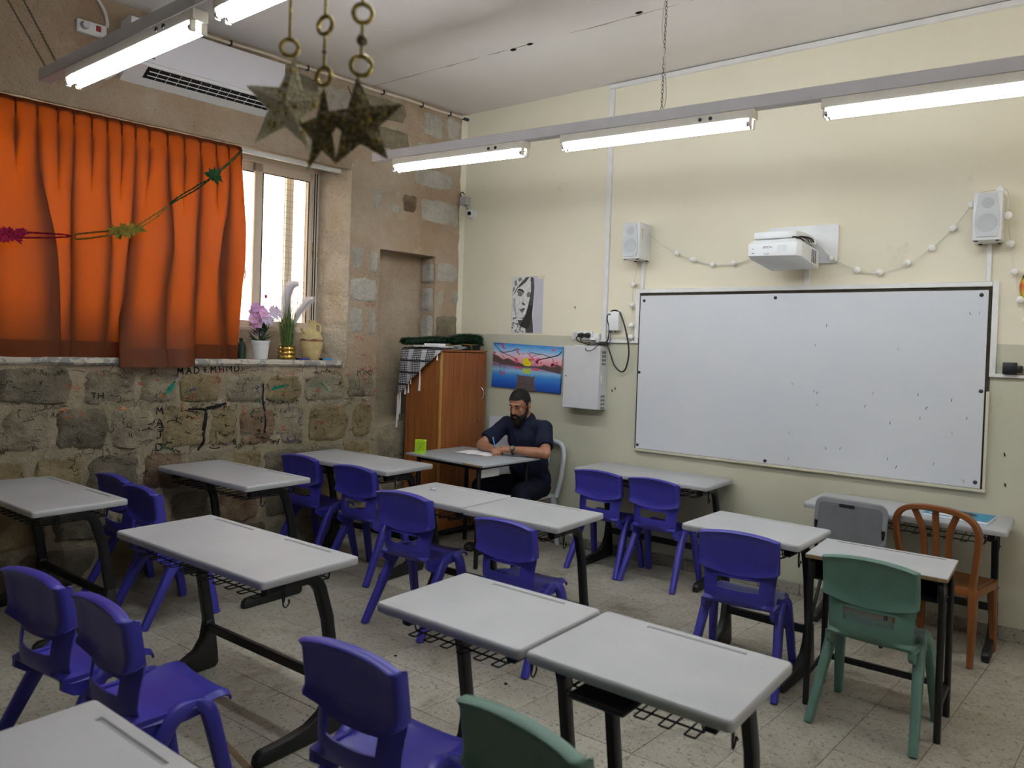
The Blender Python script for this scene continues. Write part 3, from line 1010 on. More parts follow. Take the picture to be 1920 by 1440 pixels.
# ------------------------------------------------------------------ school desks
DD, DH = 0.50, 0.785
def make_desk(W, name):
    root = thing(name, 'x', 'desk')
    # top with a moulded pencil groove near the far edge
    g = Geo()
    bm = bmesh.new()
    bmesh.ops.create_cube(bm, size=1)
    for v in bm.verts: v.co = Vector((v.co.x * W, v.co.y * DD + DD / 2, v.co.z * 0.036 + DH - 0.018))
    ed = [e for e in bm.edges if abs(e.verts[0].co.z - e.verts[1].co.z) > 0.01]
    bmesh.ops.bevel(bm, geom=ed, offset=0.018, segments=4, affect='EDGES', profile=0.5)
    ed = [e for e in bm.edges if all(v.co.z > DH - 0.001 for v in e.verts)]
    bmesh.ops.bevel(bm, geom=ed, offset=0.010, segments=3, affect='EDGES', profile=0.5)
    ed = [e for e in bm.edges if all(v.co.z < DH - 0.035 for v in e.verts)]
    bmesh.ops.bevel(bm, geom=ed, offset=0.008, segments=2, affect='EDGES', profile=0.5)
    g.bm(bm)
    top = g.build('desktop', M['desk_top'], root, 30)
    gc = Geo()
    spans = [(-W * 0.40, -W * 0.12), (W * 0.10, W * 0.38)] if W > 0.9 else [(-W * 0.22, W * 0.30)]
    for a, b in spans:
        gc.tube([(a, DD - 0.045, DH + 0.004), (b, DD - 0.045, DH + 0.004)], 0.011, 10)
    cut = gc.build('cutter', M['desk_top'])
    md = top.modifiers.new('groove', 'BOOLEAN'); md.operation = 'DIFFERENCE'; md.object = cut; md.solver = 'EXACT'
    bake(top)
    smooth(top.data, 30)
    bpy.data.objects.remove(cut, do_unlink=True)
    # two side frames: top rail, bent post, cast foot
    fx = W / 2 - 0.085
    sec = [(-0.025, -0.014), (-0.018, -0.019), (0.018, -0.019), (0.025, -0.014), (0.025, 0.014), (0.018, 0.019), (-0.018, 0.019), (-0.025, 0.014)]
    for s in (-1, 1):
        x = s * fx
        p = [(x, 0.075, DH - 0.062), (x, 0.255, DH - 0.062)]
        c = Vector((x, 0.255, DH - 0.172))
        for k in range(1, 8):
            a = pi / 2 - k * (pi / 2 - 0.22) / 8
            p.append((x, c.y + 0.11 * cos(a), c.z + 0.11 * sin(a)))
        p += [(x, 0.40, 0.52), (x, 0.445, 0.25), (x, 0.465, 0.06)]
        g = Geo(); g.tube(p, 1.0, shape=sec, up=(1, 0, 0))
        g.box((x - 0.018, 0.06, DH - 0.045), (x + 0.018, 0.40, DH - 0.034))
        g.build('side_frame', M['black_metal'], root)
        poly = [(0.045, 0.012), (0.05, 0.045), (0.075, 0.062), (0.20, 0.066), (0.30, 0.080), (0.37, 0.115), (0.405, 0.17), (0.42, 0.26), (0.47, 0.26), (0.492, 0.10), (0.50, 0.02), (0.48, 0.0), (0.06, 0.0)]
        mat = Matrix(((0, 1, 0, x - 0.022), (1, 0, 0, 0), (0, 0, 1, 0), (0, 0, 0, 1)))
        g = Geo(); g.prism(poly, 0.044, mat)
        ft = g.build('foot', M['black_plastic'], root, 30)
        b = ft.modifiers.new('b', 'BEVEL'); b.width = 0.008; b.segments = 2; b.limit_method = 'ANGLE'
        bake(ft); smooth(ft.data, 35)
    g = Geo(); g.box((-fx, 0.425, 0.20), (fx, 0.455, 0.245), 0.006, 1)
    g.build('stretcher', M['black_metal'], root)
    # wire book basket
    g = Geo()
    r = 0.0028
    bw = fx - 0.05
    zt, zb = DH - 0.05, DH - 0.105
    n = int(round(2 * bw / 0.085))
    for i in range(n + 1):
        x = -bw + 2 * bw * i / n
        for dx in (-0.016, 0.016):
            g.tube([(x + dx, 0.44, zt), (x + dx, 0.43, zb), (x + dx, 0.10, zb), (x + dx, 0.055, zb)], r, 5, caps=False)
        g.tube([(x - 0.016, 0.055, zb), (x - 0.010, 0.050, zb + 0.002), (x + 0.010, 0.050, zb + 0.002), (x + 0.016, 0.055, zb)], r, 5, caps=False)
    for y, z in ((0.43, zb), (0.26, zb), (0.10, zb), (0.44, zt)):
        g.tube([(-bw - 0.02, y, z), (bw + 0.02, y, z)], r * 1.2, 5)
    for s in (-1, 1):
        g.tube([(s * (bw + 0.02), 0.44, zt), (s * (bw + 0.02), 0.43, zb), (s * (bw + 0.02), 0.10, zb), (s * (bw + 0.02), 0.07, zt + 0.02)], r * 1.2, 5)
    g.build('wire_basket', M['black_metal'], root)
    # bag hook
    g = Geo()
    hk = [(fx + 0.035, 0.15, DH - 0.045), (fx + 0.037, 0.145, DH - 0.11), (fx + 0.036, 0.14, DH - 0.135), (fx + 0.034, 0.155, DH - 0.15), (fx + 0.033, 0.172, DH - 0.135), (fx + 0.036, 0.168, DH - 0.12), (fx + 0.044, 0.16, DH - 0.125)]
    g.tube(bez(hk, 5), 0.003, 6)
    hk2 = [(fx + 0.035, 0.135, DH - 0.045), (fx + 0.037, 0.135, DH - 0.10), (fx + 0.036, 0.14, DH - 0.135)]
    g.tube(hk2, 0.003, 6)
    g.build('bag_hook', M['black_metal'], root)
    return root

GD = 'grey laminate school desks with black steel frames'
desk2 = make_desk(1.13, 'school_desk')
desk1 = make_desk(0.655, 'school_desk')
def place(proto, used, x, y, rot, label, sx=1.0, sz=1.0, sy=1.0, group=GD):
    o = proto if not used else copy_tree(proto)
    o.location = (x, y, 0)
    o.rotation_euler = (0, 0, radians(rot))
    o.scale = (sx, sy, sz)
    tag(o, label, o['category'], group)
    return o
DESKS = {}
for i, (k, x, y, rot, sx, sz, lab) in enumerate((
    ('C', -3.075, 1.735, 0.3, 1.035, 1.0, 'wide grey school desk with two blue chairs, standing clear of the stone wall'),
    ('A', -4.865, 1.617, 0, 0.96, 1.0, 'wide grey school desk by the stone wall with no chair at its front'),
    ('B', -4.665, 2.745, 0, 0.965, 1.02, 'wide grey school desk against the stone wall with two blue chairs beside it'),
    ('E', -4.44, 3.70, 1.2, 0.985, 1.045, 'wide grey school desk between the stone wall and the wooden cupboard'),
    ('I', -2.63, 5.090, -0.6, 1.0, 1.0, 'wide grey school desk under the left part of the whiteboard with two blue chairs'),
    ('L', -0.84, 5.055, -0.5, 0.99, 1.0, 'wide grey school desk under the whiteboard corner with a blue book on it'),
    ('D', -1.43, 0.405, 0, 1.0, 1.0, 'wide grey school desk at the room rear, behind the two blue chairs'))):
    DESKS[k] = place(desk2, i, x, y, rot, lab, sx, sz)
for i, (k, x, y, rot, sx, sz, lab) in enumerate((
    ('H2', -1.005, 1.883, -0.8, 1.015, 1.0, 'single grey school desk with a black pouch in its basket, joined to a like desk'),
    ('H1', -1.682, 1.883, -0.4, 1.0, 1.0, 'single grey school desk of the rear joined pair, before a blue chair'),
    ('G1', -3.170, 3.315, 0.4, 1.01, 1.0, 'single grey school desk with a crumpled wrapper on it'),
    ('G2', -2.487, 3.302, 0.6, 1.01, 1.0, 'single grey school desk joined to the one with a wrapper on it'),
    ('J', -1.402, 3.875, -3.5, 0.995, 1.0, 'single grey school desk with one blue chair, beside the old plywood desk'))):
    DESKS[k] = place(desk1, i, x, y, rot, lab, sx, sz)

# ------------------------------------------------------------------ moulded classroom chairs
def make_chair(mat, name='classroom_chair'):
    root = thing(name, 'x', 'chair')
    th = 0.007
    # backrest: smooth rear face, sides and top edge turning forward, lower lip flaring back
    HW = 0.205
    def ztop(x): return 0.810 - 0.020 * (x / HW) ** 2
    def zbot(x): return 0.575 + 0.040 * (abs(x) / HW) ** 2.0
    def yb(z): return 0.100 - 0.16 * (z - 0.55)
    prof_x = [(-0.200, 0.056), (-0.2045, 0.030), (-0.205, 0.014), (-0.201, 0.004), (-0.190, 0.0)]
    prof_x += [(-0.19 + 0.38 * k / 10, 0.013 * (1 - (2 * k / 10 - 1) ** 4)) for k in range(1, 10)]
    prof_x += [(-x, d) for x, d in reversed(prof_x[:5])]
    rows = [(0.0, 0.0, 0.016), (0.0, 0.0, -0.010), (0.0, 0.004, -0.019), (0.05, 0.0, -0.016), (0.14, 0.0, -0.004), (0.3, 0, 0), (0.5, 0, 0), (0.7, 0, 0), (0.86, 0, 0.0), (0.93, 0, -0.006), (0.975, 0, -0.012), (1.0, -0.001, -0.006), (1.0, 0.0, 0.018), (0.99, 0, 0.026)]
    g = Geo()
    def back(a, b):
        i = int(round(a * (len(prof_x) - 1))); j = int(round(b * (len(rows) - 1)))
        x, dy = prof_x[i]; t, dz, dy2 = rows[j]
        z = zbot(x) + (ztop(x) - zbot(x)) * t + dz
        side = max(0.0, dy) / 0.056 if abs(x) > 0.191 else 0.0
        if t > 0.9: z -= 0.012 * side
        if t < 0.05: z += 0.012 * side
        return Vector((x, yb(z) + dy + dy2 * (1 - side), z))
    g.grid(back, len(prof_x) - 1, len(rows) - 1)
    o = g.build('backrest', mat, root, 60)
    sm = o.modifiers.new('s', 'SOLIDIFY'); sm.thickness = 0.006; sm.offset = 0
    bake(o); smooth(o.data, 60)
    # lower shell with hand slot, flowing into the seat
    prof = [(0.100, 0.64, 0.190), (0.098, 0.59, 0.188), (0.092, 0.562, 0.186), (0.088, 0.528, 0.184), (0.085, 0.502, 0.182), (0.083, 0.475, 0.180), (0.088, 0.445, 0.180), (0.106, 0.422, 0.184), (0.14, 0.412, 0.190), (0.20, 0.411, 0.196),
            (0.27, 0.416, 0.199), (0.34, 0.424, 0.200), (0.40, 0.430, 0.197), (0.44, 0.428, 0.190), (0.462, 0.416, 0.184), (0.468, 0.400, 0.180)]
    ncx = 20
    def shell(a, b):
        k = b * (len(prof) - 1); i = min(int(k), len(prof) - 2); f = k - i
        y = prof[i][0] * (1 - f) + prof[i + 1][0] * f
        z = prof[i][1] * (1 - f) + prof[i + 1][1] * f
        w = prof[i][2] * (1 - f) + prof[i + 1][2] * f
        t = 2 * a - 1
        x = w * t
        if k < 6.5: y += 0.045 * abs(t) ** 3          # sides of the lower back wrap forward
        if 2.0 <= k <= 4.0: z += 0.014 * (abs(t) ** 2) * (1 if k > 2.5 else 0.4)
        if k > 7: z += 0.012 * abs(t) ** 4 - 0.012 * (1 - t * t) * (1 if 8 < k < 12 else 0.3)
        if abs(t) > 0.93 and k > 6.5: z -= 0.02
        return Vector((x, y, z))
    g = Geo()
    nb = (len(prof) - 1) * 2
    g.grid(shell, ncx, nb, hole=lambda i, j: 4 <= i < 16 and 4 <= j < 8)
    o = g.build('seat_shell', mat, root, 45)
    s = o.modifiers.new('s', 'SOLIDIFY'); s.thickness = 0.009; s.offset = 0
    bake(o); smooth(o.data, 45)
    # legs: an A-frame on each side
    sec = [(-0.5, -0.28), (-0.40, -0.38), (0.40, -0.38), (0.5, -0.28), (0.5, 0.28), (0.40, 0.38), (-0.40, 0.38), (-0.5, 0.28)]
    for sx in (-1, 1):
        for front_leg in (0, 1):
            if front_leg:
                pts = [(sx * 0.185, 0.325, 0.424), (sx * 0.193, 0.355, 0.412), (sx * 0.2, 0.378, 0.37), (sx * 0.214, 0.425, 0.17), (sx * 0.224, 0.462, 0.0)]
                rs = [0.034, 0.050, 0.054, 0.050, 0.042]
            else:
                pts = [(sx * 0.183, 0.33, 0.424), (sx * 0.188, 0.27, 0.418), (sx * 0.193, 0.21, 0.365), (sx * 0.209, 0.115, 0.19), (sx * 0.225, 0.015, 0.0)]
                rs = [0.034, 0.056, 0.058, 0.051, 0.043]
            g = Geo(); g.tube(bez(pts, 4), [rs[min(i // 4, 4)] * (1 - (i % 4) / 4) + rs[min(i // 4 + 1, 4)] * ((i % 4) / 4) for i in range(17)], shape=sec, up=(sx, 0, 0.05))
            g.build('leg', mat, root, 50)
    # web that ties seat side to the legs
        g = Geo()
        poly = [(0.10, 0.43), (0.36, 0.425), (0.40, 0.40), (0.36, 0.385), (0.27, 0.375), (0.20, 0.345), (0.14, 0.36), (0.10, 0.39)]
        mat4 = Matrix(((0, sx, 0, sx * 0.168), (1, 0, 0, 0), (0, 0, 1, 0), (0, 0, 0, 1)))
        g.prism(poly, 0.022, mat4)
        g.build('side_web', mat, root, 30)
    return root

GB = 'blue moulded plastic classroom chairs'
blue = make_chair(M['blue'])
for i, (x, y, rot, sc, lab) in enumerate((
    (-3.15, 1.11, 5.0, 1.0, 'blue plastic chair at the wide desk, farther from the curtain wall of the front two'),
    (-2.655, 1.135, -2.5, 1.0, 'blue plastic chair overlapped by the rearmost desk corner'),
    (-5.02, 2.27, -1.0, 1.0, 'blue plastic chair squeezed between two desks right beside the stone wall'),
    (-4.52, 2.205, -4.0, 1.0, 'blue plastic chair between two wall desks, on the side away from the stone wall'),
    (-4.82, 3.60, 0.5, 1.03, 'blue plastic chair at the desk before the cupboard, stone wall side'),
    (-4.19, 3.60, 0.0, 1.02, 'blue plastic chair at the desk before the cupboard, aisle side'),
    (-3.215, 3.135, 1.2, 1.03, 'blue plastic chair at the desk with a crumpled wrapper'),
    (-2.465, 3.165, -0.8, 0.97, 'blue plastic chair at the joined desk before the seated man'),
    (-1.715, 1.43, 1.6, 1.0, 'blue plastic chair next to a green chair at the rear joined desks'),
    (-2.95, 4.985, 0.3, 0.98, 'blue plastic chair under the whiteboard, the one nearer the seated man'),
    (-2.48, 4.980, -3.0, 0.98, 'blue plastic chair under the whiteboard, the one farther from the seated man'),
    (-1.365, 3.735, 5.0, 1.0, 'blue plastic chair alone at a single desk beside the old plywood desk'))):
    o = place(blue, i, x, y, rot, lab, sc, sc, sc, GB)
GG = 'green moulded plastic classroom chairs'
green = make_chair(M['green'])
place(green, 0, -0.735, 3.665, -3.5, 'sage green plastic chair at the old plywood topped desk', 1.0, 1.0, 1.0, GG)
place(green, 1, -1.085, 1.42, -8, 'sage green plastic chair beside a blue one at the rear joined desks', 1.02, 1.0, 1.0, GG)

# ------------------------------------------------------------------ old plywood desk
def old_desk():
    root = thing('plywood_desk', 'old school desk with white laminate on plywood edges and a black metal tray', 'desk', (-0.735, 3.845, 0), radians(0.5))
    W, D, H = 0.615, 0.415, 0.757
    g = Geo(); g.box((-W / 2, 0, H - 0.020), (W / 2, D, H - 0.002), 0.003, 1)
    t = g.build('desktop', M['ply'], root)
    g = Geo(); g.box((-W / 2 + 0.001, 0.001, H - 0.003), (W / 2 - 0.001, D - 0.001, H), 0.001, 1)
    g.build('laminate', M['desk_top'], t)
    g = Geo(); g.box((-W * 0.40, D - 0.040, H - 0.001), (W * 0.42, D - 0.033, H + 0.0006))
    g.build('pencil_groove', M['dark'], t)
    g = Geo()
    g.box((-W / 2 + 0.04, 0.03, H - 0.125), (W / 2 - 0.04, D - 0.02, H - 0.120))
    g.box((-W / 2 + 0.04, D - 0.025, H - 0.125), (W / 2 - 0.04, D - 0.02, H - 0.02))
    for s in (-1, 1): g.box((s * (W / 2 - 0.04) - 0.002, 0.03, H - 0.125), (s * (W / 2 - 0.04) + 0.002, D - 0.02, H - 0.02))
    g.build('book_tray', M['black_metal'], root)
    for s in (-1, 1):
        for yy in (0.035, D - 0.06):
            g = Geo()
            g.tube([(s * (W / 2 - 0.035), yy + (0.03 if yy < 0.1 else -0.03), H - 0.03), (s * (W / 2 - 0.025), yy, H - 0.05), (s * (W / 2 - 0.022), yy, H - 0.1), (s * (W / 2 - 0.02), yy, 0.0)], 0.0155, 10)
            g.build('leg', M['black_metal'], root)
        g = Geo(); g.cyl((s * (W / 2 - 0.021), 0.035, 0.15), (s * (W / 2 - 0.021), D - 0.06, 0.15), 0.012)
        g.build('side_rail', M['black_metal'], root)
    g = Geo(); g.box((-W / 2 + 0.021, D - 0.072, 0.135), (W / 2 - 0.021, D - 0.048, 0.165), 0.004, 1)
    g.build('stretcher', M['black_metal'], root)
    g = Geo()
    g.tube(bez([(W / 2 - 0.03, 0.12, H - 0.03), (W / 2 - 0.026, 0.13, H - 0.07), (W / 2 - 0.02, 0.15, H - 0.11), (W / 2 - 0.016, 0.19, H - 0.13)], 5), 0.004, 6)
    g.build('bag_hook', M['black_metal'], root)
old_desk()

# ------------------------------------------------------------------ grey chair with tube frame
def grey_chair():
    root = thing('tube_frame_chair', 'grey plastic backed chair on a steel tube frame under the whiteboard', 'chair', (-1.098, 4.93, 0), radians(-6))
    g = Geo()
    poly = rrect(0.435, 0.25, 0.05, 6, 0, 0.695)
    poly = [(x, z - (0.035 * (1 - (x / 0.22) ** 2) if z < 0.66 else 0) + (0.01 * (1 - (x / 0.22) ** 2) if z > 0.75 else 0)) for x, z in poly]
    g.prism(poly, 0.022)
    o = g.build('backrest', M['grey_plastic'], root, 40)
    b = o.modifiers.new('b', 'BEVEL'); b.width = 0.009; b.segments = 3; b.limit_method = 'ANGLE'; b.angle_limit = radians(60)
    bake(o); smooth(o.data, 35)
    g = Geo(); g.prism(rrect(0.385, 0.20, 0.035, 5, 0, 0.695), 0.004, lift=-0.002)
    g.build('back_panel', plain('darker_grey_plastic', srgb(100, 102, 106), 0.55), o)
    g = Geo(); g.prism(rrect(0.095, 0.02, 0.008, 3, -0.02, 0.785), 0.004, lift=-0.0045)
    g.build('hand_slot', M['dark'], o)
    o.rotation_euler = (radians(-7), 0, 0); o.location = (0, -0.055, -0.028); o.scale = (1.0, 1.0, 1.075)
    g = Geo(); g.box((-0.215, 0.06, 0.44), (0.215, 0.46, 0.462), 0.01, 2)
    g.build('seat', plain('dark_grey_seat', srgb(70, 70, 74), 0.5), root)
    for s in (-1, 1):
        g = Geo()
        g.tube(bez([(s * 0.20, 0.03, 0.70), (s * 0.20, 0.045, 0.58), (s * 0.20, 0.06, 0.47), (s * 0.205, 0.10, 0.43), (s * 0.205, 0.36, 0.43), (s * 0.21, 0.42, 0.38), (s * 0.215, 0.44, 0.2), (s * 0.218, 0.45, 0.0)], 4), 0.011, 8)
        g.build('leg', M['black_metal'], root)
        g = Geo(); g.tube([(s * 0.205, 0.25, 0.43), (s * 0.215, 0.02, 0.0)], 0.011, 8)
        g.build('leg', M['black_metal'], root)
grey_chair()

# ------------------------------------------------------------------ brown monobloc chair
def brown_chair():
    root = thing('slat_back_chair', 'orange brown plastic chair with a rounded three slat back', 'chair', (-0.628, 5.0, 0), radians(-12))
    m = M['brown_plastic']
    sec = [(-0.5, -0.35), (-0.35, -0.5), (0.35, -0.5), (0.5, -0.35), (0.5, 0.35), (0.35, 0.5), (-0.35, 0.5), (-0.5, 0.35)]
    def by(z): return 0.05 - 0.16 * (z - 0.44)
    pts = []
    for (x, z) in ((-0.185, 0.42), (-0.205, 0.56), (-0.222, 0.70), (-0.216, 0.79), (-0.17, 0.845), (-0.09, 0.868), (0, 0.873), (0.09, 0.868), (0.17, 0.845), (0.216, 0.79), (0.222, 0.70), (0.205, 0.56), (0.185, 0.42)):
        pts.append((x, by(z), z))
    g = Geo(); g.tube(bez(pts, 5), 0.044, shape=[(a * 0.75, b) for a, b in sec], up=(0, -1, 0.0))
    g.build('back_frame', m, root, 50)
    for (x0, x1, x2) in ((-0.115, -0.075, -0.066), (0, 0, 0), (0.115, 0.075, 0.066)):
        g = Geo(); g.tube(bez([(x0, by(0.85), 0.852), (x1, by(0.74), 0.74), (x2, by(0.6), 0.60), (x2 * 0.95, by(0.43), 0.43)], 5), 0.034, shape=[(a, b * 0.6) for a, b in sec], up=(0, -1, 0))
        g.build('back_slat', m, root, 50)
    g = Geo()
    def seat(a, b):
        x = (0.205 + 0.015 * b) * (2 * a - 1)
        y = 0.035 + 0.38 * b
        z = 0.435 - 0.02 * (1 - (2 * a - 1) ** 2) * sin(pi * b) - (0.03 * max(0, abs(2 * a - 1) - 0.9) / 0.1) - (0.025 * max(0, b - 0.93) / 0.07) - (0.02 * max(0, 0.06 - b) / 0.06)
        return Vector((x, y, z))
    g.grid(seat, 16, 14)
    o = g.build('seat', m, root, 45)
    s = o.modifiers.new('s', 'SOLIDIFY'); s.thickness = 0.012; bake(o); smooth(o.data, 45)
    g = Geo(); g.box((-0.21, 0.03, 0.385), (0.21, 0.06, 0.435), 0.008, 2); g.box((-0.215, 0.385, 0.385), (0.215, 0.412, 0.43), 0.008, 2)
    for sx in (-1, 1): g.box((sx * 0.205 - 0.012, 0.04, 0.385), (sx * 0.205 + 0.012, 0.40, 0.43), 0.006, 2)
    g.build('seat_apron', m, root)
    for sx in (-1, 1):
        for (y0, y1) in ((0.06, 0.0), (0.375, 0.40)):
            g = Geo(); g.tube([(sx * 0.19, y0, 0.43), (sx * 0.20, (y0 + y1) / 2, 0.2), (sx * 0.205, y1, 0)], [0.062, 0.050, 0.038], shape=[(a, b * 0.75) for a, b in sec], up=(sx, 0, 0))
            g.build('leg', m, root, 50)
brown_chair()
# ------------------------------------------------------------------ suspended fluorescent lights
def light_beam(name, label, xa, xb, y, za, slope):
    """hanging tray; its local x axis follows the beam"""
    o = Geo()
    L = xb - xa
    g = Geo()
    g.box((0, -0.034, 0.0), (L, 0.034, 0.066), 0.003, 1)
    b = g.build(name, M['beam'])
    b.location = (xa, y, za)
    b.rotation_euler = (0, atan2(slope, 1.0), 0)
    tag(b, label, 'light beam', 'hanging light trays')
    return b
def make_fixture():
    root = thing('fluorescent_light', 'x', 'light')
    L = 1.24
    g = Geo(); g.box((0, -0.036, -0.050), (L, 0.036, 0.0), 0.003, 1)
    h = g.build('housing', M['offwhite'], root)
    g = Geo()
    for x in (L - 0.30, L - 0.24): g.cyl((x, -0.0365, -0.026), (x, -0.041, -0.026), 0.011, n=10)
    g.build('starter_socket', M['black_plastic'], h)
    for s in (-1, 1):
        g = Geo(); g.cyl((0.035, s * 0.026, -0.078), (L - 0.035, s * 0.026, -0.078), 0.0145, n=12)
        t = g.build('tube', M['tube'], root)
        for x0, x1 in ((0.018, 0.036), (L - 0.036, L - 0.018)):
            g = Geo(); g.cyl((x0, s * 0.026, -0.078), (x1, s * 0.026, -0.078), 0.0148, n=12)
            g.build('end_cap', M['chrome'], t)
        for x in (0.012, L - 0.024):
            g = Geo(); g.box((x, s * 0.026 - 0.014, -0.098), (x + 0.012, s * 0.026 + 0.014, -0.048), 0.004, 1)
            g.build('lamp_holder', M['offwhite'], root)
    return root
fx0 = make_fixture()
GL = 'twin tube fluorescent lights under the trays'
slope1 = 0.028
def zrow1(x): return 3.108 - slope1 * (x + 3.56)
beam1 = light_beam('light_tray', 'long pale grey hanging light tray before the whiteboard wall', -4.42, 2.3, 4.0, zrow1(-4.42) + 0.002, slope1)
used = 0
for x, lab in ((-4.19, 'twin tube light at the tray end next to the stone wall corner'), (-2.672, 'twin tube light under the middle of the tray, below the hanging chain'), (-1.087, 'twin tube light of the front tray, on the projector side of the middle one')):
    o = fx0 if not used else copy_tree(fx0)
    used += 1
    o.location = (x, 4.0, zrow1(x)); o.rotation_euler = (0, atan2(slope1, 1.0), 0)
    tag(o, lab, 'light', GL)
beam2 = light_beam('light_tray', 'pale grey hanging light tray above the curtain side desks', -4.63, 2.0, 1.75, 3.11, -0.012)
for x, lab in ((-4.29, 'twin tube light in front of the air conditioner'), (-2.90, 'twin tube light next along the tray from the one before the air conditioner'), (-1.4, 'twin tube light over the middle of the rear desks')):
    o = copy_tree(fx0)
    o.location = (x, 1.75, 3.109 + 0.012 * (x + 4.63)); o.rotation_euler = (0, -0.012, 0)
    tag(o, lab, 'light', GL)

def chain(name, label, p, q, link_len=0.024):
    p, q = Vector(p), Vector(q)
    d = (q - p); n = int(d.length / link_len); d.normalize()
    a = d.cross(UP)
    if a.length < 0.1: a = Vector((1, 0, 0))
    a.normalize(); b = d.cross(a)
    g = Geo()
    for i in range(n + 1):
        c = p + d * (i * link_len)
        w = a if i % 2 else b
        ring = [c + d * (0.0145 * cos(t)) + w * (0.0065 * sin(t)) for t in [2 * pi * k / 8 for k in range(8)]]
        g.tube(ring, 0.0018, 4, closed=True)
    o = g.build(name, M['chain'])
    return tag(o, label, 'chain', 'chains holding the light trays')
chain('support_chain', 'steel chain running from the stone wall to a light tray near the air conditioner', (-4.60, 1.752, 3.170), WL(-3.86, 3.86, 0.0))
chain('support_chain', 'second steel chain beside it, between stone wall and light tray', (-4.47, 1.752, 3.172), WL(-3.79, 3.92, 0.0))
chain('support_chain', 'thin chain from the stone wall to the tray corner near the niche', (-4.39, 4.0, 3.19), WL(-1.35, 3.915, -0.01))
chain('support_chain', 'thin chain dropping from the ceiling to the middle of the front tray', (-1.99, 4.0, 3.125), (-1.98, 4.0, CEIL))
g = Geo(); g.tube(bez([(-1.985, 3.995, 3.125), (-1.96, 3.99, 3.2), (-1.975, 3.99, 3.4), (-2.0, 3.99, 3.62), (-1.985, 4.0, 3.85), (-1.98, 4.0, CEIL)], 8), 0.004, 6)
tag(g.build('power_cable', M['cable_white']), 'grey cable hanging beside the chain of the front tray', 'cable')

# ------------------------------------------------------------------ things on the stone wall
def on_left(o):
    o.matrix_world = MW @ o.matrix_local if o.parent is None else o.matrix_world
    return o
def left_thing(name, label, cat, u=0, v=0, z=0, group=None):
    o = thing(name, label, cat, group=group)
    o.matrix_world = MW @ Matrix.Translation((u, v, z))
    return o

def air_conditioner():
    r = left_thing('air_conditioner', 'white wall mounted split air conditioner above the orange curtain', 'air conditioner')
    u0, u1 = -3.165, -2.055
    prof = [(-0.005, 3.87), (-0.17, 3.87), (-0.205, 3.845), (-0.215, 3.80), (-0.215, 3.62), (-0.205, 3.56), (-0.005, 3.475)]
    g = Geo()
    mat = Matrix(((0, 1, 0, u0), (1, 0, 0, 0), (0, 0, 1, 0), (0, 0, 0, 1)))
    g.prism(prof, u1 - u0, mat)
    body = g.build('body', M['white_plastic'], r, 30)
    g = Geo(); g.box((u0 - 0.004, -0.224, 3.575), (u1 + 0.004, -0.214, 3.852), 0.004, 2)
    fp = g.build('front_panel', plain('lilac_white_panel', srgb(214, 212, 220), 0.35, var=0.01), r)
    g = Geo()
    for i in range(5): g.box((u0 + 0.05 + i * 0.022, -0.2255, 3.605 + (0.004 if i % 2 else 0)), (u0 + 0.066 + i * 0.022, -0.2238, 3.613))
    g.build('maker_mark', M['screw'], fp)
    # outlet slot in the sloping underside
    n = Vector((0, -(3.56 - 3.475), -0.2)).normalized()
    def und(u, t, lift=0.0):
        p = Vector((u, -0.205 + 0.2 * t, 3.56 - 0.085 * t))
        return p + Vector((0, -0.39, -0.92)) * lift
    g = Geo()
    g.add([und(u0 + 0.12, 0.05, 0.001), und(u1 - 0.07, 0.05, 0.001), und(u1 - 0.07, 0.60, 0.001), und(u0 + 0.12, 0.60, 0.001)], [(0, 1, 2, 3)])
    g.build('outlet', M['dark'], r, 0)
    for t in (0.22, 0.42):
        g = Geo(); g.tube([und(u0 + 0.14, t, 0.006), und(u1 - 0.09, t, 0.006)], 0.0035, 6)
        g.build('louver', M['white_plastic'], r)
    for i in range(12):
        u = u0 + 0.2 + i * 0.072
        g = Geo(); g.tube([und(u, 0.07, 0.004), und(u, 0.58, 0.004)], 0.0016, 5)
        g.build('vane', M['white_plastic'], r)
air_conditioner()
g = Geo()
g.tube(bez([(-3.30, -0.05, 3.72), (-3.30, -0.05, 3.55), (-3.29, -0.05, 3.47), (-3.27, -0.05, 3.44), (-3.23, -0.06, 3.47), (-3.15, -0.06, 3.54), (-3.1, -0.05, 3.58)], 8), 0.0055, 6)
o = g.build('power_cable', M['cable_white']); o.matrix_world = MW
tag(o, 'white cable looping from the wall socket to the air conditioner', 'cable')
r = left_thing('wall_socket', 'white double wall socket with a grey plug and red switch', 'socket')
g = Geo(); g.box((-3.44, -0.035, 3.715), (-3.26, 0.0, 3.80), 0.006, 2); g.build('socket_plate', M['white_plastic'], r)
g = Geo(); g.cyl((-3.395, -0.03, 3.765), (-3.395, -0.085, 3.755), 0.028, 0.022, 14); g.build('plug', plain('grey_plug', srgb(190, 188, 196), 0.5), r)
g = Geo(); g.box((-3.325, -0.040, 3.748), (-3.295, -0.03, 3.785), 0.002, 1); g.build('switch', M['red'], r)
g = Geo()
g.tube(bez([(-3.255, -0.02, 3.80), (-3.255, -0.022, 3.84), (-3.27, -0.02, 3.90), (-3.31, -0.02, 3.96), (-3.36, -0.02, 4.0)], 6), 0.011, 8)
o = g.build('conduit_pipe', M['trunking']); o.matrix_world = MW
tag(o, 'pale plastic conduit rising from the wall socket', 'pipe')
r = left_thing('conduit_pipe', 'long pale conduit clipped along the stone wall under the ceiling', 'pipe')
g = Geo()
g.tube([(-3.0 + i * 0.19, -0.03 - 0.004 * (i % 2), 3.958 + 0.006 * sin(i * 1.7)) for i in range(16)] + [(-0.01, -0.035, 3.955)], 0.0125, 8)
g.build('pipe', plain('aged_conduit', srgb(214, 202, 186), 0.5), r)
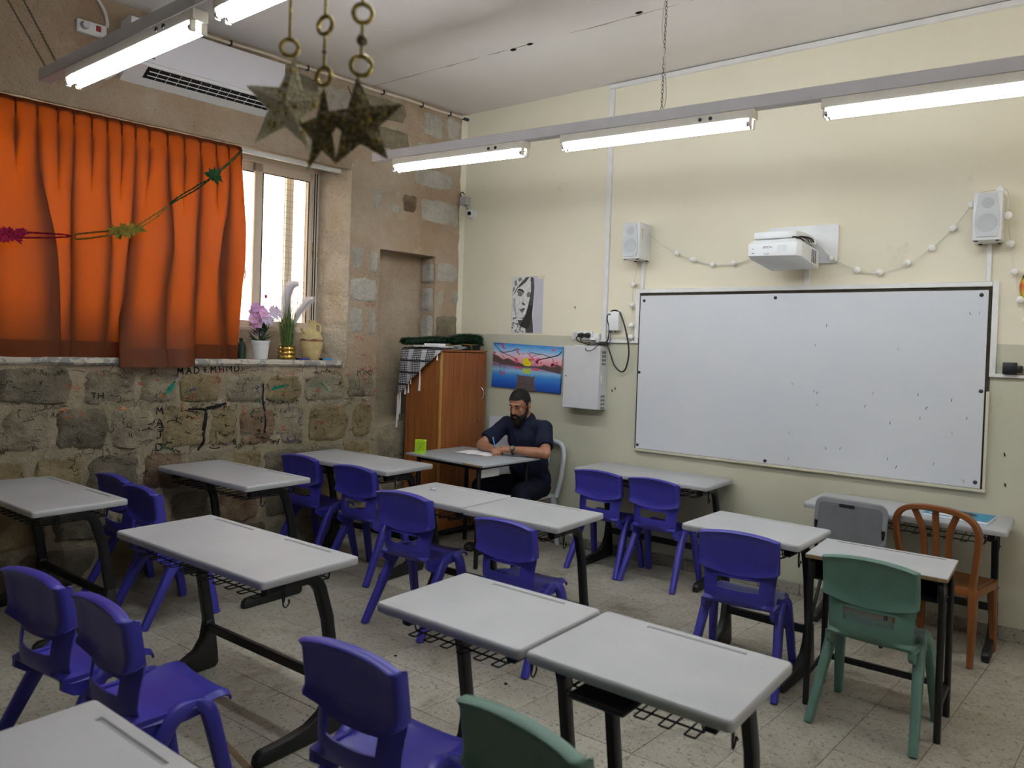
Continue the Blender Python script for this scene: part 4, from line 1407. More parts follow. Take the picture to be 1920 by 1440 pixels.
for u in (-2.4, -1.75, -1.0, -0.56, -0.22):
    g = Geo(); g.box((u - 0.008, -0.048, 3.938), (u + 0.008, -0.005, 3.975), 0.003, 1); g.build('pipe_clip', M['screw'], r)
g = Geo()
g.tube(bez([(-0.06, -0.03, 3.955), (0.02, -0.04, 3.95), (0.035, 0.0, 3.95)], 4), 0.016, 8); g.build('pipe_end', M['screw'], r)

# ------------------------------------------------------------------ curtain, rail, garland
def curtain():
    r = left_thing('curtain', 'orange brown satin curtain glowing with daylight, hung in pleats over the window', 'curtain')
    uL, uR, zt, zb = -4.45, -2.262, 3.218, 1.56
    N, K = 420, 46
    rnd = random.Random(4)
    pl = [uL]
    while pl[-1] < uR + 0.2: pl.append(pl[-1] + rnd.uniform(0.085, 0.128))
    fold = [uL - 0.1]
    amp = []
    while fold[-1] < uR + 0.3:
        fold.append(fold[-1] + rnd.uniform(0.13, 0.26)); amp.append(rnd.uniform(0.6, 1.2))
    amp.append(1)
    def phase(t, brk):
        for i in range(len(brk) - 1):
            if brk[i] <= t < brk[i + 1]: return i, (t - brk[i]) / (brk[i + 1] - brk[i]), brk[i + 1] - brk[i]
        return 0, 0.0, 0.11
    amp = [rnd.uniform(0.35, 1.4) for _ in range(60)]
    pl2 = pl[::2]
    def fn(a, b):
        z = zt + (zb - zt) * b
        t = uL + (uR - uL) * a
        k = min(1, b / 0.12)
        w = max(0, min(1, (b - 0.10) / 0.5)); w = w * w * (3 - 2 * w)
        low = max(0, (b - 0.55) / 0.45)
        ts = t + 0.04 * low * sin(t * 4.2 + 1.0) + 0.015 * sin(b * 4 + t * 3) * w
        i1, f1, p1 = phase(t, pl); i2, f2, p2 = phase(ts, pl2)
        A1 = 0.010 + 0.030 * k; A2 = 0.075 * amp[i2] * (1 - 0.25 * low)
        v = -A1 * (1 - w) * (0.5 - 0.5 * cos(2 * pi * f1)) - A2 * w * (0.5 - 0.5 * cos(2 * pi * f2))
        du = -(0.42 * p1 * k) * (1 - w) * sin(2 * pi * f1) - 0.50 * p2 * amp[i2] * w * sin(2 * pi * f2)
        v += 0.020 * nz(t * 4, z * 1.5, 3) * w + 0.010 * nz(t * 11, z * 3, 9) * low
        edge = min(1, (1 - a) / 0.03)
        u = t + du * edge
        zz = z
        hang = max(0, min(1, min((t + 3.14) / 0.04, (-2.60 - t) / 0.12)))       # this stretch falls over the sill edge
        vv = 0.045 + v
        if b > 0.75:
            q = (b - 0.75) / 0.25
            vv += -0.095 * hang * q * q
            zz = zz - 0.055 * hang * q
            vv += 0.02 * (1 - hang) * q
        bulge = 0.03 * sin(pi * min(1, b * 1.5)) * max(0, (a - 0.9) / 0.1)
        return Vector((u + bulge, vv, zz))
    g = Geo(); g.grid(fn, N, K)
    cloth = g.build('cloth', M['curtain'], r, 80, normals=False)
    # doubled hem and turned back edge
    g = Geo()
    g.grid(lambda a, b: fn(a, 0.93 + 0.065 * b) + Vector((0, -0.004 - 0.002 * sin(a * 400), 0)), N, 3)
    g.build('hem', M['curtain'], cloth, 80, normals=False)
    g = Geo()
    def ln(a, b):
        p = fn(1.0, b * 0.62)
        return p + Vector((0.012 * a * (1 - b) + 0.004, 0.002 + 0.035 * a * sin(pi * b + 0.6), 0))
    g.grid(ln, 4, 24)
    g.build('lining', M['curtain_lining'], cloth, 80, normals=False)
    g = Geo()
    for i, u in enumerate(pl):
        if uL < u < uR:
            a = (u - uL) / (uR - uL)
            p0 = fn(a, 0.005); p1 = fn(a, 0.09)
            g.tube([p0 + Vector((0, -0.012, 0)), p0.lerp(p1, 0.6) + Vector((0, -0.014, 0)), p1 + Vector((0.004 * (i % 3 - 1), -0.006, 0))], [0.006, 0.006, 0.003], 6)
    g.build('pleat_stitching', M['curtain'], cloth)['kind'] = 'stuff'
curtain()
g = Geo(); g.box((-4.3, 0.045, 3.182), (-1.36, 0.075, 3.218), 0.004, 1)
o = g.build('curtain_rail', M['trunking']); o.matrix_world = MW
tag(o, 'white curtain rail under the stone lintel', 'curtain rail')

def garland():
    r = left_thing('foil_garland', 'shiny foil garland in pink, gold and green strung across the curtain', 'garland')
    P = [(-2.30, 3.17), (-2.40, 3.07), (-2.537, 2.921), (-2.66, 2.81), (-2.801, 2.701), (-2.94, 2.57), (-3.083, 2.461), (-3.23, 2.41), (-3.42, 2.362), (-3.46, 2.360), (-3.726, 2.33), (-3.82, 2.32), (-4.0, 2.29), (-4.2, 2.28)]
    path = bez([(u, -0.105 - 0.02 * sin(i * 1.3) + (0.05 if i == 0 else 0), z) for i, (u, z) in enumerate(P)], 10)
    rnd = random.Random(8)
    def seg(i0, i1, mat, name, spread):
        g = Geo()
        sub = path[i0:i1]
        for k in range(4):
            ph = k * pi / 2
            pts = []
            for i, p in enumerate(sub):
                t = i / max(1, len(sub) - 1)
                w = spread * sin(pi * min(1, max(0, t))) ** 0.6
                pts.append(p + Vector((rnd.uniform(-0.003, 0.003), w * cos(ph) * 0.5, w * sin(ph + 0.7))))
            g.tube(pts, [0.0035 + 0.002 * (i % 2) for i in range(len(pts))], 4)
        return g.build(name, mat, r, 0)
    def rosette(p, mat, n=16, R=0.05):
        g = Geo()
        for k in range(n):
            a = rnd.uniform(0, 2 * pi); e = rnd.uniform(-0.9, 0.9)
            d = Vector((cos(a) * 1.2, -abs(e) * 0.6, sin(a)))
            t = d.cross(Vector((0, 1, 0.2))).normalized() * rnd.uniform(0.010, 0.018)
            q = p + d * R * rnd.uniform(0.6, 1.2)
            m2 = p + d * R * 0.5
            g.add([p, m2 + t, q, m2 - t], [(0, 1, 2), (0, 2, 3)])
        return g.build('foil_star', mat, r, 0)
    n = len(path)
    seg(0, 18, M['foil_green'], 'green_strand', 0.012); seg(22, 44, M['foil_green'], 'green_strand', 0.016)
    seg(44, 62, M['foil_gold'], 'gold_strand', 0.02); seg(66, 88, M['foil_gold'], 'gold_strand', 0.026)
    seg(90, 112, M['foil_pink'], 'pink_strand', 0.024); seg(112, n, M['foil_pink'], 'pink_strand', 0.02)
    rosette(path[20], M['foil_green'], 26, 0.062)
    for i in (60, 64, 68): rosette(path[i], M['foil_gold'], 14, 0.055)
    for i in (106, 110, 113): rosette(path[i], M['foil_pink'], 18, 0.065)
garland()

# ------------------------------------------------------------------ things on the sill
SZ = 1.567
def sill_thing(name, label, cat, u, v):
    return left_thing(name, label, cat, u, v, SZ)
def flower_pot():
    r = sill_thing('flower_pot', 'white pot of pink and lilac artificial flowers at the curtain edge', 'potted plant', -2.03, 0.10)
    g = Geo(); g.lathe([(0.052, 0), (0.056, 0.01), (0.070, 0.125), (0.075, 0.126), (0.077, 0.15), (0.070, 0.150), (0.066, 0.12), (0.001, 0.115)], n=24)
    g.build('pot', M['pot_white'], r)
    rnd = random.Random(21)
    stems, leaves = Geo(), Geo()
    heads = []
    for i in range(16):
        a = rnd.uniform(0, 2 * pi); rr = rnd.uniform(0.02, 0.13)
        h = rnd.uniform(0.22, 0.42)
        p = Vector((rr * cos(a) * 1.15 - 0.02, rr * sin(a) * 0.6 - 0.02, h))
        heads.append(p)
        stems.tube(bez([(0, 0, 0.11), (p.x * 0.3, p.y * 0.3, h * 0.6), p], 4), 0.0025, 5)
    stems.tube(bez([(0, 0, 0.11), (-0.0, 0, 0.4), (0.035, 0, 0.50)], 4), 0.002, 5)
    stems.build('stem', M['leaf'], r)
    for i in range(46):
        a = rnd.uniform(0, 2 * pi)
        c = Vector((rnd.uniform(-0.03, 0.03), rnd.uniform(-0.02, 0.02), rnd.uniform(0.12, 0.30)))
        d = Vector((cos(a), sin(a) * 0.6, rnd.uniform(-0.1, 0.7))).normalized()
        L = rnd.uniform(0.06, 0.15); w = rnd.uniform(0.012, 0.026)
        s = d.cross(UP).normalized() * w
        leaves.add([c, c + d * L * 0.45 + s, c + d * L, c + d * L * 0.45 - s, c + d * L * 0.45 + UP * 0.006], [(0, 1, 4), (1, 2, 4), (2, 3, 4), (3, 0, 4)])
    leaves.build('foliage', M['leaf'], r, 0)['kind'] = 'stuff'
    for i, p in enumerate(heads):
        g = Geo()
        pink = p.x < 0.0
        n = 6 if pink else 16
        R = 0.048 if pink else 0.055
        face = Vector((rnd.uniform(-0.5, 0.5), -1, rnd.uniform(-0.2, 0.6))).normalized()
        e1 = face.cross(UP).normalized(); e2 = e1.cross(face)
        for k in range(n):
            a = 2 * pi * k / n + rnd.uniform(-0.1, 0.1)
            d = e1 * cos(a) + e2 * sin(a)
            t = (e1 * -sin(a) + e2 * cos(a)) * (R * (0.5 if pink else 0.16))
            lift = face * R * (0.25 if pink else rnd.uniform(0.0, 0.6))
            g.add([p, p + d * R * 0.6 + t + lift * 0.6, p + d * R + lift, p + d * R * 0.6 - t + lift * 0.6], [(0, 1, 2), (0, 2, 3)])
        f = g.build('flower', M['petal_pink'] if pink else M['petal_white'], r, 0)
        if pink:
            g = Geo(); g.ball(p + face * 0.006, 0.008, 6, 4); g.build('flower_heart', M['petal_yellow'], f)
    g = Geo(); g.ball((0.036, 0, 0.51), 0.013, 8, 6, sc=(0.9, 0.9, 1.2)); g.build('bud', M['petal_red'], r)
flower_pot()
def grass_pot():
    r = sill_thing('grass_pot', 'ribbed brass pot of tall grass with white feather plumes', 'potted plant', -1.785, 0.12)
    g = Geo()
    prof = [(0.055, 0.0)]
    for i in range(3):
        z = 0.005 + i * 0.035
        prof += [(0.066, z), (0.074, z + 0.010), (0.074, z + 0.020), (0.064, z + 0.033)]
    prof += [(0.070, 0.113), (0.064, 0.113), (0.06, 0.09), (0.001, 0.085)]
    g.lathe(prof, n=28); g.build('pot', M['brass'], r)
    rnd = random.Random(5)
    g = Geo()
    for i in range(190):
        a = rnd.uniform(0, 2 * pi); b = rnd.uniform(0, 0.045)
        q = rnd.random()
        L = rnd.uniform(0.22, 0.42) if q < 0.75 else rnd.uniform(0.40, 0.60)
        lean = rnd.uniform(0.05, 0.42) * (1 if q < 0.75 else 0.7)
        p0 = Vector((b * cos(a), b * sin(a), 0.085))
        d = Vector((cos(a + rnd.uniform(-.5, .5)), sin(a) * 0.6, 0))
        w = Vector((-sin(a), cos(a), 0)) * 0.0028
        p1 = p0 + UP * L * 0.55 + d * lean * L * 0.35; p2 = p0 + UP * L * 0.98 + d * lean * L
        g.add([p0 - w, p0 + w, p1 + w * 0.8, p1 - w * 0.8, p2], [(0, 1, 2, 3), (3, 2, 4)])
    g.build('grass_blades', M['grass'], r, 0)['kind'] = 'stuff'
    for (pts) in ([(0.0, 0, 0.30), (-0.02, 0, 0.44), (0.0, 0, 0.56), (0.05, 0, 0.625)], [(0.03, 0, 0.26), (0.08, -0.01, 0.36), (0.13, -0.02, 0.45), (0.175, -0.02, 0.50)], [(0.0, 0.01, 0.3), (0.0, 0.02, 0.46), (0.02, 0.02, 0.58), (0.04, 0.02, 0.61)]):
        path = bez(pts, 10)
        g = Geo()
        g.tube(path, 0.0025, 5)
        n = len(path)
        for i in range(4, n):
            t = i / n
            tan_ = (path[min(i + 1, n - 1)] - path[i - 1]).normalized()
            for k in range(80):
                a = rnd.uniform(0, 2 * pi)
                s = Vector((cos(a), sin(a) * 0.6, sin(a * 2) * 0.3))
                L = rnd.uniform(0.05, 0.10) * (0.55 + 0.7 * sin(pi * t) ** 0.7)
                e = path[i] + s * L * 0.75 + tan_ * L * 0.7
                w = tan_.cross(s).normalized() * 0.0016
                g.add([path[i] - w, path[i] + w, e], [(0, 1, 2)])
        g.build('feather_plume', M['plume'], r, 0)
grass_pot()
def jug():
    r = sill_thing('clay_jug', 'pale clay jug with a small spout, handle and brown painted band', 'jug', -1.575, 0.09)
    g = Geo()
    g.lathe([(0.060, 0), (0.068, 0.004), (0.082, 0.06), (0.095, 0.12), (0.098, 0.16), (0.092, 0.19), (0.072, 0.225), (0.048, 0.248), (0.038, 0.262), (0.038, 0.325), (0.042, 0.335), (0.036, 0.336), (0.030, 0.27), (0.001, 0.26)], n=32)
    b = g.build('body', M['clay'], r, 60)
    g = Geo(); g.tube(bez([(0.035, 0, 0.305), (0.07, 0, 0.30), (0.083, 0, 0.27), (0.078, 0, 0.235), (0.068, 0, 0.222)], 5), 0.009, 8); g.build('handle', M['clay'], r)
    g = Geo(); g.tube([(-0.06, 0, 0.225), (-0.085, 0, 0.248), (-0.095, 0, 0.268)], [0.018, 0.014, 0.017], 10); g.build('spout', M['clay'], r)
    g = Geo(); g.tube([(0.0965 * cos(a), 0.0965 * sin(a), 0.178 + 0.006 * sin(a * 6)) for a in [2 * pi * k / 60 for k in range(60)]], 0.002, 5, closed=True); g.build('wavy_line', M['white_plastic'], r)
jug()
for (u, v, a, mt, lab) in ((-1.49, 0.0, 4, 'pen_blue', 'light blue marker pen lying on the sill beside the jug'), (-1.70, 0.02, 3, 'ink_blue', 'dark blue pen lying on the sill behind the brass pot and jug')):
    r = sill_thing('marker_pen', lab, 'pen', u, v)
    g = Geo(); g.cyl((-0.03, 0, 0.009), (0.07, 0.004, 0.009), 0.008, n=10); g.build('barrel', M[mt], r)
    g = Geo(); g.cyl((-0.055, -0.001, 0.009), (-0.028, 0, 0.009), 0.0085, n=10); g.build('cap', M['ink_black'], r)
r = sill_thing('dark_bottle', 'dark green bottle half hidden behind the curtain edge', 'bottle', -2.165, 0.16)
g = Geo(); g.lathe([(0.038, 0), (0.04, 0.02), (0.04, 0.1), (0.03, 0.125), (0.014, 0.14), (0.014, 0.165), (0.001, 0.166)], n=18); g.build('bottle_body', M['tinsel_dark'], r)

# ------------------------------------------------------------------ graffiti
def graffiti():
    rnd = random.Random(31)
    def lay(strokes, w):
        g = Geo()
        for st in strokes:
            vs = []
            n = len(st)
            for i, (u, z) in enumerate(st):
                a = st[max(i - 1, 0)]; b = st[min(i + 1, n - 1)]
                d = Vector((b[0] - a[0], b[1] - a[1])); 
                d = d.normalized() if d.length > 1e-6 else Vector((1, 0))
                for s in (-1, 1):
                    uu, zz = u - d.y * w * s, z + d.x * w * s
                    vs.append(Vector((uu, -surf_h(uu, zz) - 0.0035, zz)))
            g.add(vs, [(2 * i, 2 * i + 1, 2 * i + 3, 2 * i + 2) for i in range(n - 1)])
        return g
    def dense(pl, k=3):
        out = []
        for i in range(len(pl) - 1):
            for t in range(k): out.append((pl[i][0] + (pl[i + 1][0] - pl[i][0]) * t / k, pl[i][1] + (pl[i + 1][1] - pl[i][1]) * t / k))
        return out + [pl[-1]]
    LET = {'M': [[(0, 0), (0.1, 1), (0.5, 0.35), (0.9, 1), (1, 0)]], 'A': [[(0, 0), (0.5, 1), (1, 0)], [(0.2, 0.4), (0.8, 0.4)]], 'D': [[(0, 0), (0, 1), (0.7, 0.85), (1, 0.5), (0.7, 0.12), (0, 0)]],
           'H': [[(0, 0), (0, 1)], [(1, 0), (1, 1)], [(0, 0.5), (1, 0.5)]], 'T': [[(0.5, 0), (0.5, 1)], [(0, 1), (1, 1)]], 'J': [[(0, 0.2), (0.4, 0), (0.7, 0.2), (0.7, 1)], [(0.3, 1), (1, 1)]],
           '+': [[(0.5, 0.1), (0.5, 0.9)], [(0.1, 0.5), (0.9, 0.5)]], 'O': [[(0.5, 0), (0, 0.4), (0.2, 0.9), (0.7, 1), (1, 0.5), (0.5, 0)]], ' ': [], '7': [[(0, 1), (1, 1), (0.4, 0)]], '/': [[(0, 0), (1, 1)]],
           'S': [[(1, 0.9), (0.4, 1), (0.1, 0.75), (0.9, 0.3), (0.5, 0), (0, 0.1)]], 'E': [[(1, 1), (0, 1), (0, 0), (1, 0)], [(0, 0.5), (0.8, 0.5)]], '>': [[(0, 1), (1, 0.5), (0, 0)]], 'I': [[(0.5, 0), (0.5, 1)]],
           '0': [[(0.5, 0), (0.1, 0.4), (0.3, 0.9), (0.8, 0.9), (0.9, 0.3), (0.5, 0)]], '2': [[(0, 0.8), (0.5, 1), (0.9, 0.7), (0, 0), (1, 0)]], 'L': [[(0, 1), (0, 0), (0.9, 0)]], 'R': [[(0, 0), (0, 1), (0.8, 0.8), (0, 0.5), (0.9, 0)]], 'B': [[(0, 0), (0, 1), (0.8, 0.8), (0.1, 0.5), (0.9, 0.25), (0, 0)]]}
    def word(txt, u, z, h, adv, mat, wd, vertical=False, slant=0.0):
        st = []
        cu, cz = u, z
        for ch in txt:
            for s in LET.get(ch, []):
                st.append(dense([(cu + x * h * 0.75 + rnd.uniform(-1, 1) * h * 0.04, cz + y * h + x * h * slant + rnd.uniform(-1, 1) * h * 0.04) for x, y in s]))
            if vertical: cz -= adv
            else: cu += adv; cz += slant * adv
        o = lay(st, wd).build('graffiti_word', M[mat], wall_left, 0, normals=False)
    word('MAD+MHMD', -2.72, 1.448, 0.05, 0.062, 'ink_black', 0.0042, slant=0.05)
    word('MAJD', -2.862, 1.16, 0.055, 0.088, 'ink_black', 0.0038, vertical=True)
    word('TH', -3.30, 1.285, 0.04, 0.045, 'ink_black', 0.003)
    word('MOHAMMAD', -2.05, 1.205, 0.028, 0.042, 'ink_black', 0.0018)
    word('M7MD', -1.17, 1.44, 0.045, 0.042, 'ink_black', 0.0022)
    o = lay([dense([(-2.045, 1.375), (-2.047, 1.25), (-2.03, 1.12), (-2.035, 0.98)], 10)], 0.007).build('graffiti_stroke', M['ink_black'], wall_left, 0, normals=False)
    o = lay([dense([(-1.98, 1.325), (-1.86, 1.355), (-1.95, 1.335), (-1.84, 1.36), (-1.97, 1.345)], 5)], 0.007).build('graffiti_stroke', M['ink_green'], wall_left, 0, normals=False)
    o = lay([dense([(-2.80, 1.33), (-2.74, 1.40), (-2.78, 1.35), (-2.74, 1.37), (-2.82, 1.29), (-2.76, 1.34)], 5)], 0.006).build('graffiti_stroke', M['ink_green'], wall_left, 0, normals=False)
    o = lay([dense([(-2.64, 1.19), (-2.50, 1.185), (-2.40, 1.215), (-2.46, 1.19), (-2.38, 1.21), (-2.50, 1.195), (-2.35, 1.225)], 5), dense([(-2.50, 1.18), (-2.515, 1.10), (-2.53, 1.02), (-2.52, 0.95), (-2.56, 0.88)], 8), dense([(-2.495, 1.16), (-2.52, 1.0), (-2.54, 0.92)], 8)], 0.008).build('graffiti_stroke', M['ink_black'], wall_left, 0, normals=False)
    # cursive scribbles, too many to count
    def scrib(n, mat, box, w):
        st = []
        for _ in range(n):
            u = rnd.uniform(box[0], box[1]); z = rnd.uniform(box[2], box[3])
            L = rnd.uniform(0.04, 0.13); h = rnd.uniform(0.008, 0.022) * (1.5 if L > 0.1 else 1)
            ang = rnd.choice((0, 0, 0, 0.1, -0.12, 0.35, -0.3, 1.5, -1.4))
            ca, sa = cos(ang), sin(ang)
            k = rnd.randint(4, 9)
            ctl = []
            x = 0.0
            for i in range(k):
                ctl.append((x, h * rnd.choice((0, 0, 0.15, 0.5, 1.0, -0.35, -0.6)) * rnd.uniform(0.8, 1.2), 0))
                x += L / k * rnd.uniform(-0.25, 1.9)
            P3 = bez(ctl, 6)
            pts = [(u + p.x * ca - p.y * sa, z + p.x * sa + p.y * ca) for p in P3]
            st.append(pts)
            for _q in range(rnd.randint(0, 3)):
                q = rnd.uniform(0, L); zz = rnd.choice((-0.8, 1.2)) * h
                st.append([(u + q * ca - zz * sa, z + q * sa + zz * ca), (u + q * ca - zz * sa + 0.005, z + q * sa + zz * ca - 0.002)])
            if rnd.random() < 0.5:
                q = rnd.uniform(0, L); st.append(dense([(u + q * ca + 0.1 * h * sa, z + q * sa), (u + q * ca - 1.7 * h * sa + 0.003, z + q * sa + 1.7 * h * ca)], 3))
        o = lay(st, w).build('graffiti_scribbles', M[mat], wall_left, 0, normals=False)
        o['kind'] = 'stuff'
    scrib(170, 'ink_black', (-3.95, -1.0, 0.72, 1.46), 0.0014)
    scrib(34, 'ink_black', (-3.9, -1.35, 1.455, 1.495), 0.0013)
    scrib(26, 'ink_black', (-3.0, -1.9, 0.85, 1.22), 0.0026)
    scrib(16, 'ink_red', (-3.3, -1.0, 0.95, 1.50), 0.0019)
    scrib(9, 'ink_red', (-1.22, -1.0, 1.2, 2.1), 0.0022)
    scrib(8, 'ink_green', (-3.0, -1.4, 0.9, 1.42), 0.0024)
    scrib(8, 'ink_blue', (-3.8, -1.5, 0.8, 1.46), 0.0022)
    scrib(8, 'ink_orange', (-3.6, -2.6, 1.18, 1.45), 0.0024)
graffiti()
# ------------------------------------------------------------------ things on the front wall
def front_thing(name, label, cat, x=0, z=0, group=None, rot=0.0):
    o = thing(name, label, cat, (x, YF, z), 0, group)
    o.rotation_euler = (0, rot, 0)
    return o
def run(name, label, x0, x1, z0, z1, d=0.022, mat='trunking', group='white cable trunking on the whiteboard wall'):
    g = Geo(); g.box((x0, -d, z0), (x1, 0.002, z1), 0.003, 1)
    o = g.build(name, M[mat]); o.location = (0, YF, 0)
    return tag(o, label, 'trunking', group)
run('cable_trunking', 'white vertical trunking from the ceiling down to the wall sockets', -3.272, -3.226, 1.822, 3.955)
run('cable_trunking', 'white trunking along the ceiling edge of the whiteboard wall', -3.272, 2.6, 3.955, 3.992, 0.03)
run('cable_trunking', 'white trunking running level from the sockets to the whiteboard', -3.29, -2.955, 1.798, 1.824)
run('cable_trunking', 'white vertical trunking along the upper left edge of the whiteboard', -2.955, -2.918, 1.798, 2.245)
run('cable_trunking', 'white trunking along the top edge of the whiteboard', -2.918, -0.447, 2.213, 2.245, 0.03)
run('cable_trunking', 'short white trunking below the loudspeaker nearer the stone wall', -2.915, -2.888, 2.245, 2.50)
run('cable_trunking', 'short white trunking below the projector', -1.605, -1.565, 2.245, 2.45)
run('cable_trunking', 'short white trunking below the loudspeaker above the whiteboard corner', -0.488, -0.460, 2.245, 2.50)
run('cable_trunking', 'white vertical trunking along the whiteboard side nearest the black adapter', -0.447, -0.412, 1.66, 2.245)
run('cable_trunking', 'white level trunking carrying the black adapter', -0.447, 1.2, 1.642, 1.664, 0.03)

def whiteboard():
    r = front_thing('whiteboard', 'large whiteboard screwed to the wall with a worn frame and dark gaps', 'whiteboard')
    x0, x1, z0, z1 = -2.905, -0.455, 0.93, 2.195
    g = Geo(); g.box((x0 - 0.012, -0.012, z0 - 0.01), (x1 + 0.012, 0.0, z1 + 0.018))
    g.build('backing', M['board_gap'], r, 0)
    g = Geo(); g.box((x0, -0.028, z0), (x1 - 0.012, -0.010, z1 - 0.004), 0.002, 1)
    b = g.build('board_sheet', M['whiteboard'], r)
    g = Geo(); g.box((x0 - 0.008, -0.036, z0 - 0.022), (x1 + 0.018, -0.0, z0 - 0.002), 0.004, 1)
    g.build('bottom_rail', M['board_frame'], r)
    g = Geo(); g.box((x1 - 0.002, -0.030, z0 - 0.02), (x1 + 0.016, 0.0, z0 + 0.62), 0.003, 1)
    g.build('side_rail', M['board_frame'], r)
    g = Geo(); g.box((x0 - 0.012, -0.022, z0 - 0.01), (x0 - 0.004, 0, z1 - 0.35), 0.002, 1)
    g.build('side_rail', M['board_gap'], r)
    for (x, z) in ((x0 + 0.035, z1 - 0.045), (-1.80, z1 - 0.035), (x1 - 0.05, z1 - 0.035), (x0 + 0.02, z0 + 0.03), (-1.83, z0 + 0.02), (x1 - 0.04, z0 + 0.04), (x0 + 0.012, 1.56), (x1 - 0.03, 1.55)):
        g = Geo(); g.lathe([(0.0125, 0), (0.0125, 0.003), (0.006, 0.008), (0.001, 0.009)], n=10, mat=Matrix.Translation((x, -0.028, z)) @ Matrix.Rotation(pi / 2, 4, 'X'))
        g.build('screw', M['screw'], b)
    rnd = random.Random(2)
    g = Geo()
    for i in range(26):
        x = rnd.uniform(-1.7, x1 - 0.05); z = rnd.uniform(z0 + 0.03, z0 + 0.6) if i % 3 else rnd.uniform(z0, z1 - 0.1)
        g.tube(bez([(x, -0.0285, z), (x + rnd.uniform(-.008, .008), -0.0285, z + 0.008), (x + rnd.uniform(-.01, .01), -0.0285, z + 0.018)], 3), 0.0008 + rnd.random() * 0.001, 4)
    g.build('pen_specks', M['ink_black'], b)['kind'] = 'stuff'
whiteboard()

def text_mesh(txt, size, name, mat, parent, loc, rot):
    cu = bpy.data.curves.new(name, 'FONT')
    cu.body = txt; cu.size = size; cu.extrude = 0.0004; cu.align_x = 'CENTER'; cu.align_y = 'CENTER'
    t = bpy.data.objects.new(name, cu)
    COL.objects.link(t)
    dg = bpy.context.evaluated_depsgraph_get(); dg.update()
    me = bpy.data.meshes.new_from_object(t.evaluated_get(dg), depsgraph=dg)
    bpy.data.objects.remove(t, do_unlink=True)
    me.materials.clear(); me.materials.append(mat)
    o = bpy.data.objects.new(name, me)
    link(o, parent)
    o.location = loc; o.rotation_euler = rot
    return o

def speaker(name, label, x0, zb, marks=False):
    r = thing(name, label, 'loudspeaker', (x0, YF, zb), 0, 'white wall loudspeakers')
    w, d, h = 0.152, 0.205, 0.292
    g = Geo(); g.box((0, -d, 0), (w, 0.0, h), 0.004, 2); c = g.build('cabinet', M['white_plastic'], r)
    poly = [(0.022, 0.02), (0.13, 0.02), (0.142, 0.085), (0.142, 0.15), (0.124, h - 0.008), (0.028, h - 0.008), (0.010, 0.15), (0.010, 0.085)]
    g = Geo(); g.prism(poly, 0.010, lift=-d - 0.010); gr = g.build('grille', M['grey_mesh'], r)
    for cx, cz, R in ((w / 2, 0.105, 0.056), (w / 2, 0.225, 0.032)):
        g = Geo(); g.lathe([(0.001, 0.0015), (R * 0.98, 0.0015), (R, 0)], n=28, mat=Matrix.Translation((cx, -d - 0.010, cz)) @ Matrix.Rotation(pi / 2, 4, 'X'))
        g.build('driver_cover', plain('driver_cover_grey', srgb(182, 186, 190), 0.9), gr)  # driver discs slightly darker than the grille cloth
    for a, b in ((0.02, -0.19), (w - 0.02, -0.19), (0.03, -0.03), (w - 0.02, -0.03)):
        g = Geo(); g.cyl((a, b, 0.002), (a, b, -0.006), 0.010, n=10); g.build('rubber_foot', M['black_plastic'], c)
    if marks:
        g = Geo()
        for i, (a, b) in enumerate(((0.20, 0.19), (0.195, 0.165), (0.2, 0.14), (0.205, 0.115))):
            g.tube(bez([(w + 0.0006, -0.165, a + 0.03), (w + 0.0006, -0.15, a + 0.035), (w + 0.0006, -0.155, b + 0.03)], 3), 0.0018, 4)
        g.build('pen_marks', M['wood_edge'], c)
    return r
speaker('loudspeaker', 'white wall loudspeaker with pen marks on its side, nearer the stone wall', -2.995, 2.478, True)
speaker('loudspeaker', 'white wall loudspeaker above the whiteboard corner, wrapped by the bulb string', -0.553, 2.482)

